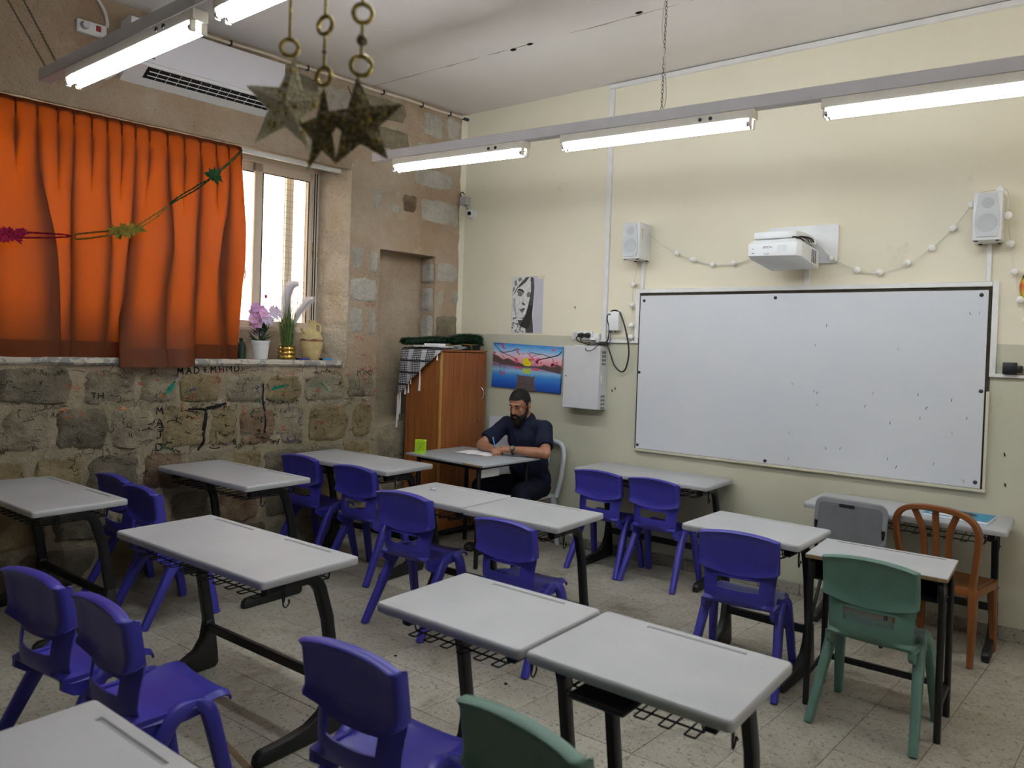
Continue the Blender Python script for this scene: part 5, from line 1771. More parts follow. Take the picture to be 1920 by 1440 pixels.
def projector():
    r = front_thing('projector', 'white short throw projector on a wall plate above the whiteboard', 'projector')
    g = Geo()
    g.prism(rrect(0.486, 0.272, 0.02, 5, -1.62, 2.538), 0.035, lift=-0.035)
    p = g.build('wall_plate', M['white_plastic'], r, 30)
    g = Geo(); g.box((-1.70, -0.037, 2.56), (-1.60, -0.030, 2.60), 0.004, 1); g.build('plate_slot', M['dark'], p)
    g = Geo(); g.box((-1.74, -0.16, 2.53), (-1.58, -0.02, 2.575), 0.008, 2); g.build('arm', M['white_plastic'], r)
    # main body, wedge shaped beneath
    body = bmesh.new()
    x0, x1, y0, y1 = -1.862, -1.505, -0.462, -0.13
    V = [(x0, y0, 2.418), (x1 - 0.03, y0, 2.410), (x1, y0 + 0.04, 2.405), (x1 + 0.03, y1, 2.352), (x0 + 0.06, y1, 2.345), (x0, y0 + 0.06, 2.40),
         (x0, y0, 2.500), (x1 - 0.03, y0, 2.500), (x1, y0 + 0.04, 2.498), (x1 + 0.03, y1, 2.470), (x0 + 0.06, y1, 2.480), (x0, y0 + 0.06, 2.500),
         (x0 + 0.03, y0 + 0.03, 2.530), (x1 - 0.05, y0 + 0.03, 2.530), (x1 - 0.03, y0 + 0.07, 2.528), (x1 - 0.02, y1, 2.50), (x0 + 0.08, y1, 2.50), (x0 + 0.03, y0 + 0.08, 2.53),
         (x0 + 0.11, y0 + 0.15, 2.352), (x1 - 0.06, y0 + 0.13, 2.352)]
    F = [(6, 7, 1, 0), (7, 8, 2, 1), (8, 9, 3, 2), (9, 10, 4, 3), (10, 11, 5, 4), (11, 6, 0, 5), (12, 13, 7, 6), (13, 14, 8, 7), (14, 15, 9, 8), (15, 16, 10, 9), (16, 17, 11, 10), (17, 12, 6, 11), (17, 16, 15, 14, 13, 12),
         (0, 1, 19, 18), (1, 2, 19), (2, 3, 19), (3, 4, 18, 19), (4, 5, 18), (5, 0, 18)]
    g = Geo(); g.add(V, F)
    b = g.build('body', M['white_plastic'], r, 30)
    md = b.modifiers.new('b', 'BEVEL'); md.width = 0.006; md.segments = 2; bake(b); smooth(b.data, 35)
    poly = [(-1.835, -0.43), (-1.60, -0.43), (-1.555, -0.40), (-1.53, -0.30), (-1.53, -0.06), (-1.835, -0.06)]
    g = Geo()
    vs = [(x, y, 2.535) for x, y in poly] + [(x, y, 2.585) for x, y in poly]
    n = len(poly)
    g.add(vs, [tuple(range(n)), tuple(range(2 * n - 1, n - 1, -1))] + [(i, (i + 1) % n, (i + 1) % n + n, i + n) for i in range(n)])
    c = g.build('mount_cover', M['white_plastic'], r, 30)
    md = c.modifiers.new('b', 'BEVEL'); md.width = 0.008; md.segments = 2; bake(c); smooth(c.data, 35)
    rnd = random.Random(1)
    g = Geo()
    for i in range(6):
        x = -1.56 + rnd.uniform(-0.05, 0.04)
        g.tube(bez([(x, -0.40, 2.533), (x + 0.03, -0.41, 2.54 + rnd.uniform(-.006, .006)), (x + 0.06, -0.34, 2.535), (x + 0.04, -0.2, 2.53)], 4), 0.004, 6)
    g.build('cables', M['cable_black'], r)
    text_mesh('EPSON', 0.021, 'maker_name', M['screw'], b, (-1.728, -0.4635, 2.472), (pi / 2, 0, 0))
    g = Geo(); g.box((-1.66, -0.4632, 2.435), (-1.60, -0.461, 2.485)); g.build('label_plate', plain('grey_label', srgb(214, 216, 220), 0.6), b)
    g = Geo(); g.box((-1.752, -0.4632, 2.424), (-1.715, -0.461, 2.434)); g.build('sensor_window', plain('sensor_grey', srgb(188, 196, 204), 0.4), b)
    g = Geo(); g.box((-1.835, -0.4632, 2.432), (-1.817, -0.461, 2.4355)); g.tube([(-1.832, -0.4632, 2.462), (-1.828, -0.4632, 2.468), (-1.822, -0.4632, 2.460)], 0.0012, 4); g.build('print_mark', M['screw'], b)
    g = Geo()
    for i in range(9):
        for k in range(3):
            t = 0.55 + k * 0.1
            x = -1.505 + 0.03 * t; y = -0.422 + 0.292 * t
            z = 2.478 - 0.018 * t - i * 0.010 
            g.box((x + 0.001, y - 0.006, z - 0.003), (x + 0.0035, y + 0.006, z + 0.003))
    g.build('vent', M['dark'], b)
projector()

# bulb string ---------------------------------------------------------------------
def bulb_string():
    r = front_thing('bulb_string', 'string of small white globe bulbs draped between the loudspeakers and projector', 'string lights')
    A = [(-2.845, -0.06, 2.70), (-2.72, -0.03, 2.60), (-2.592, -0.03, 2.526), (-2.454, -0.03, 2.469), (-2.29, -0.03, 2.424), (-2.124, -0.03, 2.426), (-1.986, -0.03, 2.46), (-1.75, -0.05, 2.56), (-1.534, -0.06, 2.546), (-1.414, -0.05, 2.434), (-1.246, -0.03, 2.345), (-1.103, -0.03, 2.322), (-0.936, -0.03, 2.38), (-0.795, -0.03, 2.472), (-0.678, -0.03, 2.593), (-0.58, -0.03, 2.739), (-0.54, -0.12, 2.785), (-0.421, -0.15, 2.795), (-0.377, -0.15, 2.77), (-0.375, -0.14, 2.635), (-0.362, -0.05, 2.471), (-0.334, -0.04, 2.298), (-0.302, -0.04, 2.126), (-0.262, -0.04, 2.00), (-0.22, -0.03, 1.9)]
    g = Geo(); g.tube(bez(A, 6), 0.0028, 5); g.build('wire', M['cable_white'], r)
    B = [(-2.93, -0.05, 2.49), (-2.945, -0.03, 2.433), (-2.972, -0.032, 2.287), (-2.978, -0.032, 2.115), (-2.98, -0.032, 1.947), (-2.981, -0.032, 1.849)]
    g = Geo(); g.tube(bez(B, 5), 0.0028, 5); g.build('wire', M['cable_white'], r)
    for (x, y, z) in A[2:6] + A[8:16] + [A[17]] + A[19:24] + B[2:]:
        g = Geo(); g.ball((x, y - 0.004, z), 0.0225, 14, 9); g.build('bulb', M['bulb'], r)
bulb_string()

# sockets, access point, cables ------------------------------------------------------
r = front_thing('socket_strip', 'white three gang socket strip with two black plugs', 'socket')
g = Geo(); g.box((-3.565, -0.03, 1.818), (-3.36, 0.0, 1.892), 0.005, 2); g.build('socket_plate', M['white_plastic'], r)
g = Geo(); g.lathe([(0.001, 0.001), (0.026, 0.001), (0.03, 0.004)], n=20, mat=Matrix.Translation((-3.525, -0.03, 1.855)) @ Matrix.Rotation(pi / 2, 4, 'X')); g.build('socket_ring', plain('socket_ring', srgb(190, 190, 190), 0.5), r)
for x in (-3.46, -3.395):
    g = Geo(); g.cyl((x, -0.03, 1.855), (x, -0.075, 1.855), 0.025, 0.018, 14); g.build('plug', M['black_plastic'], r)
r = front_thing('socket_box', 'white socket box with a small charger under the vertical trunking', 'socket')
g = Geo(); g.box((-3.35, -0.04, 1.79), (-3.285, 0, 1.872), 0.005, 2); g.build('box_body', M['white_plastic'], r)
g = Geo(); g.box((-3.345, -0.075, 1.80), (-3.30, -0.04, 1.835), 0.005, 2); g.build('charger', M['white_plastic'], r)
g = Geo(); g.box((-3.335, -0.085, 1.806), (-3.295, -0.074, 1.815), 0.002, 1); g.build('charger_lead', M['black_plastic'], r)
r = front_thing('access_point', 'white wireless access point box beside the vertical trunking', 'router')
g = Geo(); g.box((-3.20, -0.055, 1.90), (-3.09, 0.0, 2.06), 0.006, 2); b = g.build('case', M['white_plastic'], r)
g = Geo(); g.box((-3.188, -0.0562, 2.03), (-3.165, -0.0548, 2.044)); g.build('print_mark', M['grey_plastic'], b)
g = Geo(); g.box((-3.18, -0.04, 1.882), (-3.168, -0.025, 1.902), 0.002, 1); g.build('network_plug', M['cable_blue'], r)
g = Geo(); g.cyl((-3.13, -0.03, 1.902), (-3.13, -0.03, 1.885), 0.006, n=8); g.build('antenna_stub', M['brass'], r)
def cable(label, pts, mat, rad):
    g = Geo(); g.tube(bez(pts, 8), rad, 6)
    o = g.build('cable', M[mat]); o.location = (0, YF, 0)
    return tag(o, label, 'cable', 'cables around the wall sockets')
cable('black cable looping in a long bow below the access point', [(-3.21, -0.05, 1.80), (-3.185, -0.05, 1.83), (-3.18, -0.05, 1.93), (-3.20, -0.055, 2.0), (-3.18, -0.045, 2.055), (-3.145, -0.03, 2.072), (-3.10, -0.04, 2.06), (-3.075, -0.04, 2.03), (-3.025, -0.04, 1.90), (-2.99, -0.04, 1.73), (-3.01, -0.04, 1.595), (-3.055, -0.04, 1.556), (-3.122, -0.04, 1.607), (-3.157, -0.05, 1.70), (-3.19, -0.06, 1.772), (-3.25, -0.06, 1.79)], 'cable_black', 0.0065)
cable('black lead from the plugs dipping behind the steel cabinet', [(-3.46, -0.075, 1.85), (-3.485, -0.08, 1.83), (-3.46, -0.08, 1.80), (-3.40, -0.08, 1.79), (-3.30, -0.07, 1.79), (-3.22, -0.06, 1.80)], 'cable_black', 0.005)
cable('black lead from the second plug running to the trunking', [(-3.395, -0.075, 1.85), (-3.44, -0.085, 1.825), (-3.40, -0.085, 1.785), (-3.32, -0.075, 1.775), (-3.24, -0.06, 1.795)], 'cable_black', 0.005)
cable('thin black charger lead hanging in a loop over the steel cabinet', [(-3.335, -0.085, 1.81), (-3.35, -0.09, 1.78), (-3.345, -0.15, 1.735), (-3.30, -0.16, 1.722), (-3.255, -0.15, 1.745), (-3.245, -0.08, 1.79)], 'cable_black', 0.0035)
cable('blue network cable dropping from the access point', [(-3.174, -0.035, 1.885), (-3.172, -0.035, 1.83), (-3.185, -0.035, 1.79), (-3.22, -0.04, 1.775)], 'cable_blue', 0.004)
g = Geo(); g.box((-3.27, -0.07, 1.772), (-3.19, -0.02, 1.805), 0.01, 2)
o = g.build('cable_bundle', M['cable_black']); o.location = (0, YF, 0); tag(o, 'knot of black cables under the trunking corner', 'cable')

def steel_cabinet():
    r = front_thing('steel_cabinet', 'grey steel equipment cabinet with vent slots hung beside the lake painting', 'cabinet')
    x0, x1, z0, z1, d = -3.572, -3.213, 1.225, 1.763, 0.132
    g = Geo(); g.box((x0, -d, z0), (x1, 0, z1), 0.003, 1); b = g.build('case', plain('grey_white_steel', srgb(200, 202, 206), 0.45, var=0.02), r)
    g = Geo(); g.box((x0 + 0.004, -d - 0.003, z0 + 0.004), (x1 - 0.004, -d + 0.001, z1 - 0.004), 0.001, 1); g.build('door', plain('grey_white_door', srgb(204, 206, 210), 0.4, var=0.02), r)
    for base in (z1 - 0.12, z0 + 0.045):
        for row in range(4):
            for k in range(4):
                g = Geo(); y = -d + 0.04 + k * 0.017; z = base - row * 0.0 + (3 - row) * 0.033 - 0.04
                g.box((x1 - 0.001, y, z), (x1 + 0.0012, y + 0.008, z + 0.020))
                g.build('vent_slot', M['dark'], b, 0)
    g = Geo(); g.box((x1 - 0.001, -d + 0.03, 1.45), (x1 + 0.001, -d + 0.05, 1.52)); g.build('label_plate', M['paper'], b)
    g = Geo(); g.cyl((x0 + 0.03, -d - 0.002, 1.50), (x0 + 0.03, -d - 0.006, 1.50), 0.006, n=8); g.build('lock', M['screw'], b)
    g = Geo(); g.box((x0 + 0.09, -d + 0.02, z1), (x0 + 0.16, -d + 0.08, z1 + 0.006), 0.002, 1); g.build('paper_scrap', M['paper'], b)
steel_cabinet()

# black adapter, disc ornament -------------------------------------------------------
r = front_thing('power_adapter', 'black power adapter sitting on the level trunking', 'adapter')
g = Geo(); g.box((-0.375, -0.06, 1.664), (-0.30, -0.005, 1.738), 0.006, 2); g.build('case', M['black_plastic'], r)
g = Geo(); g.box((-0.31, -0.055, 1.675), (-0.27, -0.012, 1.72), 0.006, 2); g.build('plug_body', M['black_plastic'], r)
g = Geo(); g.tube(bez([(-0.27, -0.03, 1.695), (-0.24, -0.035, 1.69), (-0.21, -0.03, 1.672), (-0.1, -0.03, 1.668)], 5), 0.0035, 6); g.build('lead', M['cable_black'], r)
r = front_thing('disc_ornament', 'round black and flame coloured wall disc at the whiteboard side', 'wall ornament')
g = Geo(); g.lathe([(0.001, 0.02), (0.15, 0.018), (0.162, 0.006), (0.162, 0)], n=40, mat=Matrix.Translation((-0.147, 0, 2.205)) @ Matrix.Rotation(pi / 2, 4, 'X'))
def m_disc():
    b = MB('flame_disc')
    w = b.world(); sep = b.n('ShaderNodeSeparateXYZ'); b.l(w, sep.inputs[0])
    z = b.math('ADD', sep.outputs[2], b.math('MULTIPLY', b.noise(w, 30, 4), 0.05))
    b.set(Base_Color=b.ramp(b.math('MULTIPLY', z, 0.4), [(0.82, srgb(60, 90, 40)), (0.86, srgb(170, 190, 40)), (0.895, srgb(210, 90, 40)), (0.91, srgb(200, 170, 40)), (0.918, srgb(24, 28, 32))]), Roughness=0.4)
    return b.m
g.build('disc', m_disc(), r)

# security camera -------------------------------------------------------------------
r = front_thing('security_camera', 'small white dome camera fixed near the wall corner', 'camera')
g = Geo(); g.lathe([(0.05, 0), (0.05, 0.012), (0.044, 0.03), (0.001, 0.032)], n=24, mat=Matrix.Translation((-4.775, 0, 3.02)) @ Matrix.Rotation(pi / 2, 4, 'X')); g.build('base', M['white_plastic'], r)
g = Geo(); g.ball((-4.775, -0.042, 3.02), 0.04, 18, 12); b = g.build('ball', M['white_plastic'], r)
g = Geo(); g.ball((-4.775 + 0.012, -0.067, 3.016), 0.021, 14, 10); g.build('lens', M['dark'], b)
r = front_thing('junction_box', 'small grey junction box on the wall corner above the dome camera', 'junction box')
g = Geo(); g.box((-4.888, -0.075, 3.105), (-4.805, -0.0, 3.185), 0.005, 2); g.build('box_body', plain('grey_box', srgb(172, 172, 170), 0.5), r)
g = Geo(); g.tube(bez([(-4.875, -0.06, 3.18), (-4.90, -0.05, 3.215), (-4.875, -0.05, 3.235), (-4.855, -0.04, 3.21)], 5), 0.005, 6); g.build('lead', M['cable_black'], r)
g = Geo(); g.tube(bez([(-4.86, -0.06, 3.105), (-4.875, -0.06, 3.0), (-4.88, -0.06, 2.92), (-4.905, -0.05, 2.84)], 5), 0.0045, 6); g.build('lead', M['cable_white'], r)
g = Geo(); g.tube(bez([(-4.83, -0.05, 3.105), (-4.82, -0.05, 3.08), (-4.80, -0.03, 3.05)], 5), 0.004, 6); g.build('lead', M['cable_black'], r)

# ------------------------------------------------------------------ pencil portrait poster
def flat(parent, name, poly, lift, mat, off=0.0):
    g = Geo(); g.prism(poly, 0.0006, lift=-lift)
    return g.build(name, mat, parent, 0)
def poster():
    r = front_thing('portrait_poster', 'pencil drawing of a young woman in a checked headscarf on grey paper', 'poster', -4.08, 2.128)
    W2, H2 = 0.176, 0.262
    g = Geo(); g.box((-W2, -0.004, -H2), (W2, 0.0, H2)); sh = g.build('sheet', plain('grey_poster_paper', srgb(196, 194, 206), 0.7, var=0.02), r, 0)
    def P(px, py):           # poster drawn on a 340 x 610 raster
        return (-W2 + px / 340 * 2 * W2, H2 - py / 610 * 2 * H2)
    ink = lambda v: plain('graphite_%d' % v, srgb(v, v, v), 0.8, var=0.12, vscale=50)
    K, D, G, Lg, Wt = ink(44), ink(78), ink(128), ink(178), ink(222)
    def sh_(name, pts, lift, m): flat(sh, name, [P(*p) for p in pts], 0.004 + lift, m)
    sh_('paper_white', [(5, 3), (180, 3), (235, 40), (240, 300), (230, 600), (5, 605)], 0.0004, Wt)
    sh_('hair_shape', [(200, 5), (235, 20), (243, 120), (236, 300), (228, 420), (240, 520), (245, 605), (160, 605), (110, 560), (60, 470), (120, 470), (180, 330), (200, 180)], 0.0008, D)
    sh_('hair_shape', [(190, 300), (232, 330), (226, 440), (200, 540), (150, 590), (100, 520), (150, 440)], 0.0011, K)
    sh_('face_shape', [(40, 190), (60, 120), (110, 60), (190, 20), (205, 60), (208, 150), (196, 240), (180, 320), (160, 400), (120, 450), (80, 450), (40, 400), (15, 320), (18, 240)], 0.0014, Wt)
    sh_('cheek_shade', [(16, 240), (38, 220), (40, 330), (60, 420), (85, 452), (50, 425), (20, 340)], 0.0017, Lg)
    sh_('jaw_shade', [(85, 452), (125, 440), (165, 390), (160, 410), (125, 458)], 0.0017, Lg)
    sh_('hair_shape', [(10, 200), (45, 130), (100, 60), (150, 10), (190, 5), (150, 60), (95, 105), (60, 125), (30, 180)], 0.0020, D)
    sh_('scarf_shape', [(5, 3), (130, 3), (90, 60), (45, 110), (10, 195)], 0.0023, Wt)
    for pts in ([(20, 60), (40, 30), (55, 70), (35, 110)], [(60, 20), (95, 8), (110, 30), (75, 60)], [(8, 130), (22, 100), (30, 130), (12, 175)], [(40, 85), (60, 80), (50, 100)]): sh_('scarf_check', pts, 0.0026, G)
    sh_('eye_shade', [(55, 160), (80, 140), (120, 160), (125, 190), (100, 205), (70, 200)], 0.0020, G)
    sh_('eyelid', [(60, 195), (85, 205), (118, 195), (100, 212), (78, 212)], 0.0023, D)
    sh_('eyebrow', [(50, 145), (80, 128), (115, 140), (140, 168), (128, 175), (100, 152), (75, 146)], 0.0023, K)
    sh_('eye_shade', [(160, 200), (185, 175), (205, 180), (198, 220), (170, 225)], 0.0020, G)
    sh_('eyebrow', [(160, 195), (175, 172), (200, 168), (198, 178), (178, 184)], 0.0023, D)
    sh_('nose_shade', [(128, 215), (135, 290), (150, 300), (148, 312), (118, 300), (108, 290), (122, 270)], 0.0020, Lg)
    sh_('nostril', [(112, 288), (130, 282), (150, 298), (138, 312), (118, 302)], 0.0023, D)
    sh_('upper_lip', [(80, 355), (110, 350), (130, 340), (150, 345), (140, 362), (105, 368)], 0.0023, D)
    sh_('lower_lip', [(92, 368), (140, 364), (130, 385), (112, 392)], 0.0023, G)
    sh_('scarf_shape', [(5, 350), (30, 400), (60, 450), (100, 540), (160, 560), (165, 605), (5, 605)], 0.0020, Wt)
    rnd = random.Random(3)
    for i in range(34):
        x = rnd.uniform(8, 150); y = rnd.uniform(390, 600)
        if y < 390 + x * 1.1: continue
        s = rnd.uniform(6, 13)
        sh_('scarf_check', [(x - s, y), (x, y - s), (x + s, y), (x, y + s)], 0.0024, rnd.choice((K, D, G)))
    for (x, y) in ((-W2, H2), (W2 - 0.03, H2)):
        g = Geo(); g.box((x - 0.03, -0.0055, y - 0.025), (x + 0.05, -0.004, y + 0.004)); g.build('tape', plain('clear_tape', srgb(222, 216, 190), 0.3), sh, 0)
poster()

# ------------------------------------------------------------------ lake painting
def painting():
    r = front_thing('lake_painting', 'canvas painting of a lake at sunset with a jetty and pink blossom branches', 'painting', -4.06, 1.5515, None, radians(1.9))
    W2, H2 = 0.392, 0.2085
    def m_canvas():
        b = MB('painted_sky_and_lake')
        c = b.co('Object')
        sep = b.n('ShaderNodeSeparateXYZ'); b.l(c, sep.inputs[0])
        st = b.noise(b.co('Object', (4, 1, 34)), 2.0, 4)
        t = b.math('ADD', b.math('MULTIPLY', b.math('ADD', sep.outputs[2], H2), 1 / (2 * H2)), b.math('MULTIPLY', b.math('SUBTRACT', st, 0.5), 0.10))
        b.set(Base_Color=b.ramp(t, [(0.0, srgb(20, 70, 170)), (0.16, srgb(30, 100, 200)), (0.30, srgb(60, 140, 215)), (0.40, srgb(140, 195, 230)), (0.46, srgb(150, 150, 190)), (0.53, srgb(110, 84, 110)),
                                    (0.56, srgb(214, 140, 160)), (0.66, srgb(240, 170, 180)), (0.76, srgb(226, 206, 224)), (0.86, srgb(140, 195, 235)), (1.0, srgb(30, 130, 215))]), Roughness=0.6)
        return b.m
    g = Geo(); g.box((-W2, -0.022, -H2), (W2, 0, H2), 0.002, 1); cv = g.build('canvas', m_canvas(), r)
    def P(px, py): return (-W2 + px / 740 * 2 * W2, H2 - py / 500 * 2 * H2)          # raster of 740 x 500
    def s(name, pts, lift, m): return flat(cv, name, [P(*p) for p in pts], 0.022 + lift, m)
    c = lambda n, *rgb: plain('paint_' + n, srgb(*rgb), 0.6, var=0.1, vscale=40)
    brown, dock, dark, pink, yel, sun2, dockl = c('hill', 96, 74, 72), c('dock', 104, 90, 86), c('twig', 62, 44, 48), c('blossom', 228, 92, 128), c('sun', 226, 214, 22), c('sun_glint', 190, 210, 90), c('dock_line', 70, 58, 58)
    s('hills', [(0, 130), (60, 150), (120, 185), (170, 165), (240, 195), (300, 205), (340, 225), (430, 232), (520, 235), (560, 205), (620, 220), (690, 190), (738, 205), (738, 290), (600, 270), (460, 245), (300, 250), (120, 240), (0, 215)], 0.0004, brown)
    cx, cy = 385, 195
    s('sun_disc', [(cx + 47 * cos(a), min(cy + 50 * sin(a), 236)) for a in [2 * pi * k / 28 for k in range(28)]], 0.0009, yel)
    s('sun_glint', [(340, 262), (430, 262), (425, 320), (350, 320)], 0.0008, sun2)
    s('pink_glint', [(250, 248), (330, 252), (335, 272), (260, 268)], 0.0008, pink); s('pink_glint', [(435, 255), (540, 262), (500, 280), (440, 276)], 0.0008, pink)
    for i in range(7):
        y = 345 + i * 23
        w = 86 + i * 2.6
        s('jetty_plank', [(380 - w, y), (380 + w, y + 3), (380 + w + 2, y + 22), (380 - w - 2, y + 20)], 0.0010, dock)
        s('jetty_gap', [(380 - w, y + 19), (380 + w, y + 21), (380 + w, y + 24), (380 - w, y + 22)], 0.0012, dockl)
    for x in (290, 470):
        for y in (335, 410, 460): s('jetty_post', [(x - 5, y), (x + 5, y), (x + 5, y + 30), (x - 5, y + 30)], 0.0012, dock)
    def twig(pts, w):
        g = Geo(); g.tube(bez([(P(*p)[0], -0.0232, P(*p)[1]) for p in pts], 5), w, 4)
        g.build('branch', dark, cv)
    twig([(0, 5), (40, 50), (100, 100), (170, 95), (260, 65)], 0.003); twig([(40, 50), (110, 110), (200, 140), (270, 170)], 0.0025); twig([(60, 70), (100, 120), (130, 170)], 0.002); twig([(10, 20), (60, 10), (110, 12)], 0.002)
    twig([(738, 45), (700, 90), (620, 120), (540, 145), (490, 165)], 0.0045); twig([(620, 115), (540, 95), (460, 90), (410, 80)], 0.0025); twig([(520, 100), (470, 110), (440, 130)], 0.002); twig([(640, 120), (660, 170), (680, 200)], 0.002)
    twig([(90, 250), (95, 300), (110, 330)], 0.0018); twig([(140, 260), (130, 310)], 0.0018)
    rnd = random.Random(9)
    for (x, y, n) in ((20, 120, 6), (105, 20, 6), (110, 45, 4), (280, 60, 7), (285, 105, 5), (265, 180, 12), (400, 100, 6), (440, 160, 12), (490, 190, 14), (500, 150, 6), (650, 40, 6), (665, 190, 14), (640, 200, 6), (120, 340, 9)):
        for k in range(n):
            px, py = x + rnd.gauss(0, 15), y + rnd.gauss(0, 13)
            px = min(max(px, 6), 730); py = min(max(py, 6), 480)
            q = rnd.uniform(6, 11)
            s('blossom', [(px + q * cos(a), py + q * sin(a)) for a in (0.3, 1.6, 2.8, 4.1, 5.3)], 0.0020, pink)
painting()
# nails and small marks left in the plaster
for i, (x, z, m) in enumerate(((-1.19, 2.21, 'screw'), (-0.67, 2.22, 'ink_red'), (-3.13, 1.42, 'ink_black'), (-3.16, 1.40, 'ink_black'), (-3.56, 2.11, 'ink_black'), (-0.34, 0.98, 'ink_black'), (-0.35, 1.17, 'ink_black'))):
    g = Geo(); g.tube([(x, -0.001, z), (x + 0.006, -0.004, z - 0.02)], 0.004, 5)
    g.build('plaster_mark', M[m], wall_front).location = (0, YF, 0)
# ------------------------------------------------------------------ wooden cupboard and what lies on it
CX0, CX1, CY0, CY1, CZ = -4.90, -4.47, 4.90, 5.52, 1.69
def cupboard():
    r = thing('wooden_cupboard', 'tall orange brown wooden cupboard in the corner behind the teacher desk', 'cupboard', (CX0, CY0, 0))
    w, d = CX1 - CX0, CY1 - CY0
    g = Geo(); g.box((0, 0, 0), (0.018, d, CZ - 0.018), 0.001, 1); g.build('back_panel', M['wood'], r)
    for y in (0.0, d - 0.018):
        g = Geo(); g.box((0.018, y, 0), (w - 0.02, y + 0.018, CZ - 0.018), 0.001, 1); g.build('side_panel', M['wood'], r)
    g = Geo(); g.box((0, -0.004, CZ - 0.018), (w + 0.004, d + 0.004, CZ), 0.002, 1); g.build('top_panel', M['wood'], r)
    g = Geo(); g.box((0.018, 0.018, 0.06), (w - 0.02, d - 0.018, 0.078)); g.build('bottom_panel', M['wood'], r)
    g = Geo(); g.box((w - 0.019, 0.012, 0.06), (w, d - 0.002, CZ - 0.024), 0.002, 1); dr = g.build('door', M['wood'], r)
    g = Geo(); g.box((w - 0.0195, 0.0, 0.0), (w + 0.0005, 0.011, CZ - 0.02)); g.build('edge_band', M['wood_edge'], r)
    g = Geo(); g.tube(bez([(w, d - 0.075, 1.345), (w + 0.022, d - 0.07, 1.33), (w + 0.032, d - 0.068, 1.29), (w + 0.022, d - 0.07, 1.25), (w, d - 0.075, 1.235)], 5), 0.006, 8); g.build('handle', M['chrome'], dr)
    g = Geo(); g.cyl((w, d - 0.09, 1.04), (w + 0.008, d - 0.09, 1.04), 0.010, n=12); g.build('lock', M['chrome'], dr)
cupboard()

def scarf():
    r = thing('checked_scarf', 'black and white checked scarf with tassels draped over the cupboard top', 'scarf', (0, 0, 0))
    N, K = 46, 40
    xa, xb = -4.955, -4.452
    def fn(a, b):
        x = xa + (xb - xa) * a
        drop = 0.42 * (1 - a) ** 1.15 + 0.02
        top = 0.34
        s = b * (top + drop)
        wob = 0.008 * sin(a * 22 + b * 4) + 0.006 * sin(a * 9 + 1)
        if s < top:
            y = CY0 + top - s; z = CZ + 0.006 + 0.006 * (1 + sin(a * 14 + b * 9))
            y += 0.0
        else:
            q = s - top
            y = CY0 - 0.014 - 0.022 * min(1, q / 0.1) + wob * min(1, q / 0.08) ; z = CZ + 0.004 - q
            x -= 0.05 * q * (1 - a)
        return Vector((x, y, z))
    g = Geo(); g.grid(fn, N, K)
    o = g.build('cloth', M['keffiyeh'], r, 80, normals=False)
    uv = o.data.uv_layers.new(name='UVMap')
    for li, l in enumerate(o.data.loops):
        i = l.vertex_index % (N + 1); j = l.vertex_index // (N + 1)
        a, b = i / N, j / K
        drop = 0.42 * (1 - a) ** 1.15 + 0.02
        uv.data[li].uv = (a * 0.50, b * (0.34 + drop))
    s = o.modifiers.new('s', 'SOLIDIFY'); s.thickness = 0.003; bake(o)
    rnd = random.Random(6)
    for a, L in ((0.01, 0.30), (0.04, 0.24), (0.07, 0.2), (0.26, 0.09), (0.52, 0.18), (0.9, 0.05), (0.33, 0.04), (0.16, 0.06)):
        p = fn(a, 1.0)
        g = Geo()
        for k in range(5):
            dx = rnd.uniform(-0.008, 0.008); dy = rnd.uniform(-0.004, 0.004)
            g.tube(bez([p, p + Vector((dx * 0.5, dy, -L * 0.5)), p + Vector((dx * 1.4 - 0.02 * L, dy, -L))], 4), 0.0035, 5)
        g.build('tassel', plain('white_fringe', srgb(222, 220, 220), 0.9), r)
scarf()
def tinsel(label, path, R):
    rnd = random.Random(int(R * 1000))
    P = bez(path, 14)
    g = Geo()
    for i in range(len(P) - 1):
        t = (P[i + 1] - P[i]).normalized()
        for k in range(120):
            a = rnd.uniform(0, 2 * pi)
            s = Vector((cos(a), sin(a), rnd.uniform(-0.9, 1.1))).normalized()
            L = R * rnd.uniform(0.7, 1.15)
            w = s.cross(t)
            w = (w.normalized() if w.length > 1e-4 else Vector((1, 0, 0))) * 0.0045
            c = P[i].lerp(P[i + 1], rnd.random())
            g.add([c - w, c + w, c + s * L], [(0, 1, 2)])
    g.tube([p + Vector((0, 0, 0.004 * sin(i * 1.3))) for i, p in enumerate(P)], [R * 0.55 * min(1, 0.3 + 0.35 * min(i, len(P) - 1 - i)) for i in range(len(P))], 10)
    o = g.build('tinsel_garland', M['tinsel_dark'], angle=0)
    zmin = min(v.co.z for v in o.data.vertices)
    o.location.z = CZ + 0.022 - zmin
    return tag(o, label, 'garland', 'green tinsel on the cupboard')
tinsel('long strand of dark green tinsel along the back of the cupboard top', [(-4.93, 4.88, 1.74), (-4.86, 4.99, 1.745), (-4.78, 5.10, 1.76), (-4.70, 5.20, 1.76)], 0.060)
tinsel('bunched dark green tinsel on the cupboard near the front wall', [(-4.66, 5.26, 1.76), (-4.61, 5.32, 1.775), (-4.56, 5.40, 1.775), (-4.54, 5.46, 1.76)], 0.085)
def flat_box(name, label, cat, lo, hi, rz, mat, bev=0.002):
    lo, hi = Vector(lo), Vector(hi)
    c = (lo + hi) / 2
    g = Geo(); g.box(lo - c, hi - c, bev, 1)
    o = g.build(name, mat); o.location = c; o.rotation_euler = (0, 0, radians(rz))
    return tag(o, label, cat)
flat_box('tray', 'flat white tray lying on the scarf at the cupboard edge', 'tray', (-4.80, 4.885, CZ + 0.020), (-4.50, 5.08, CZ + 0.030), 14, M['white_plastic'])
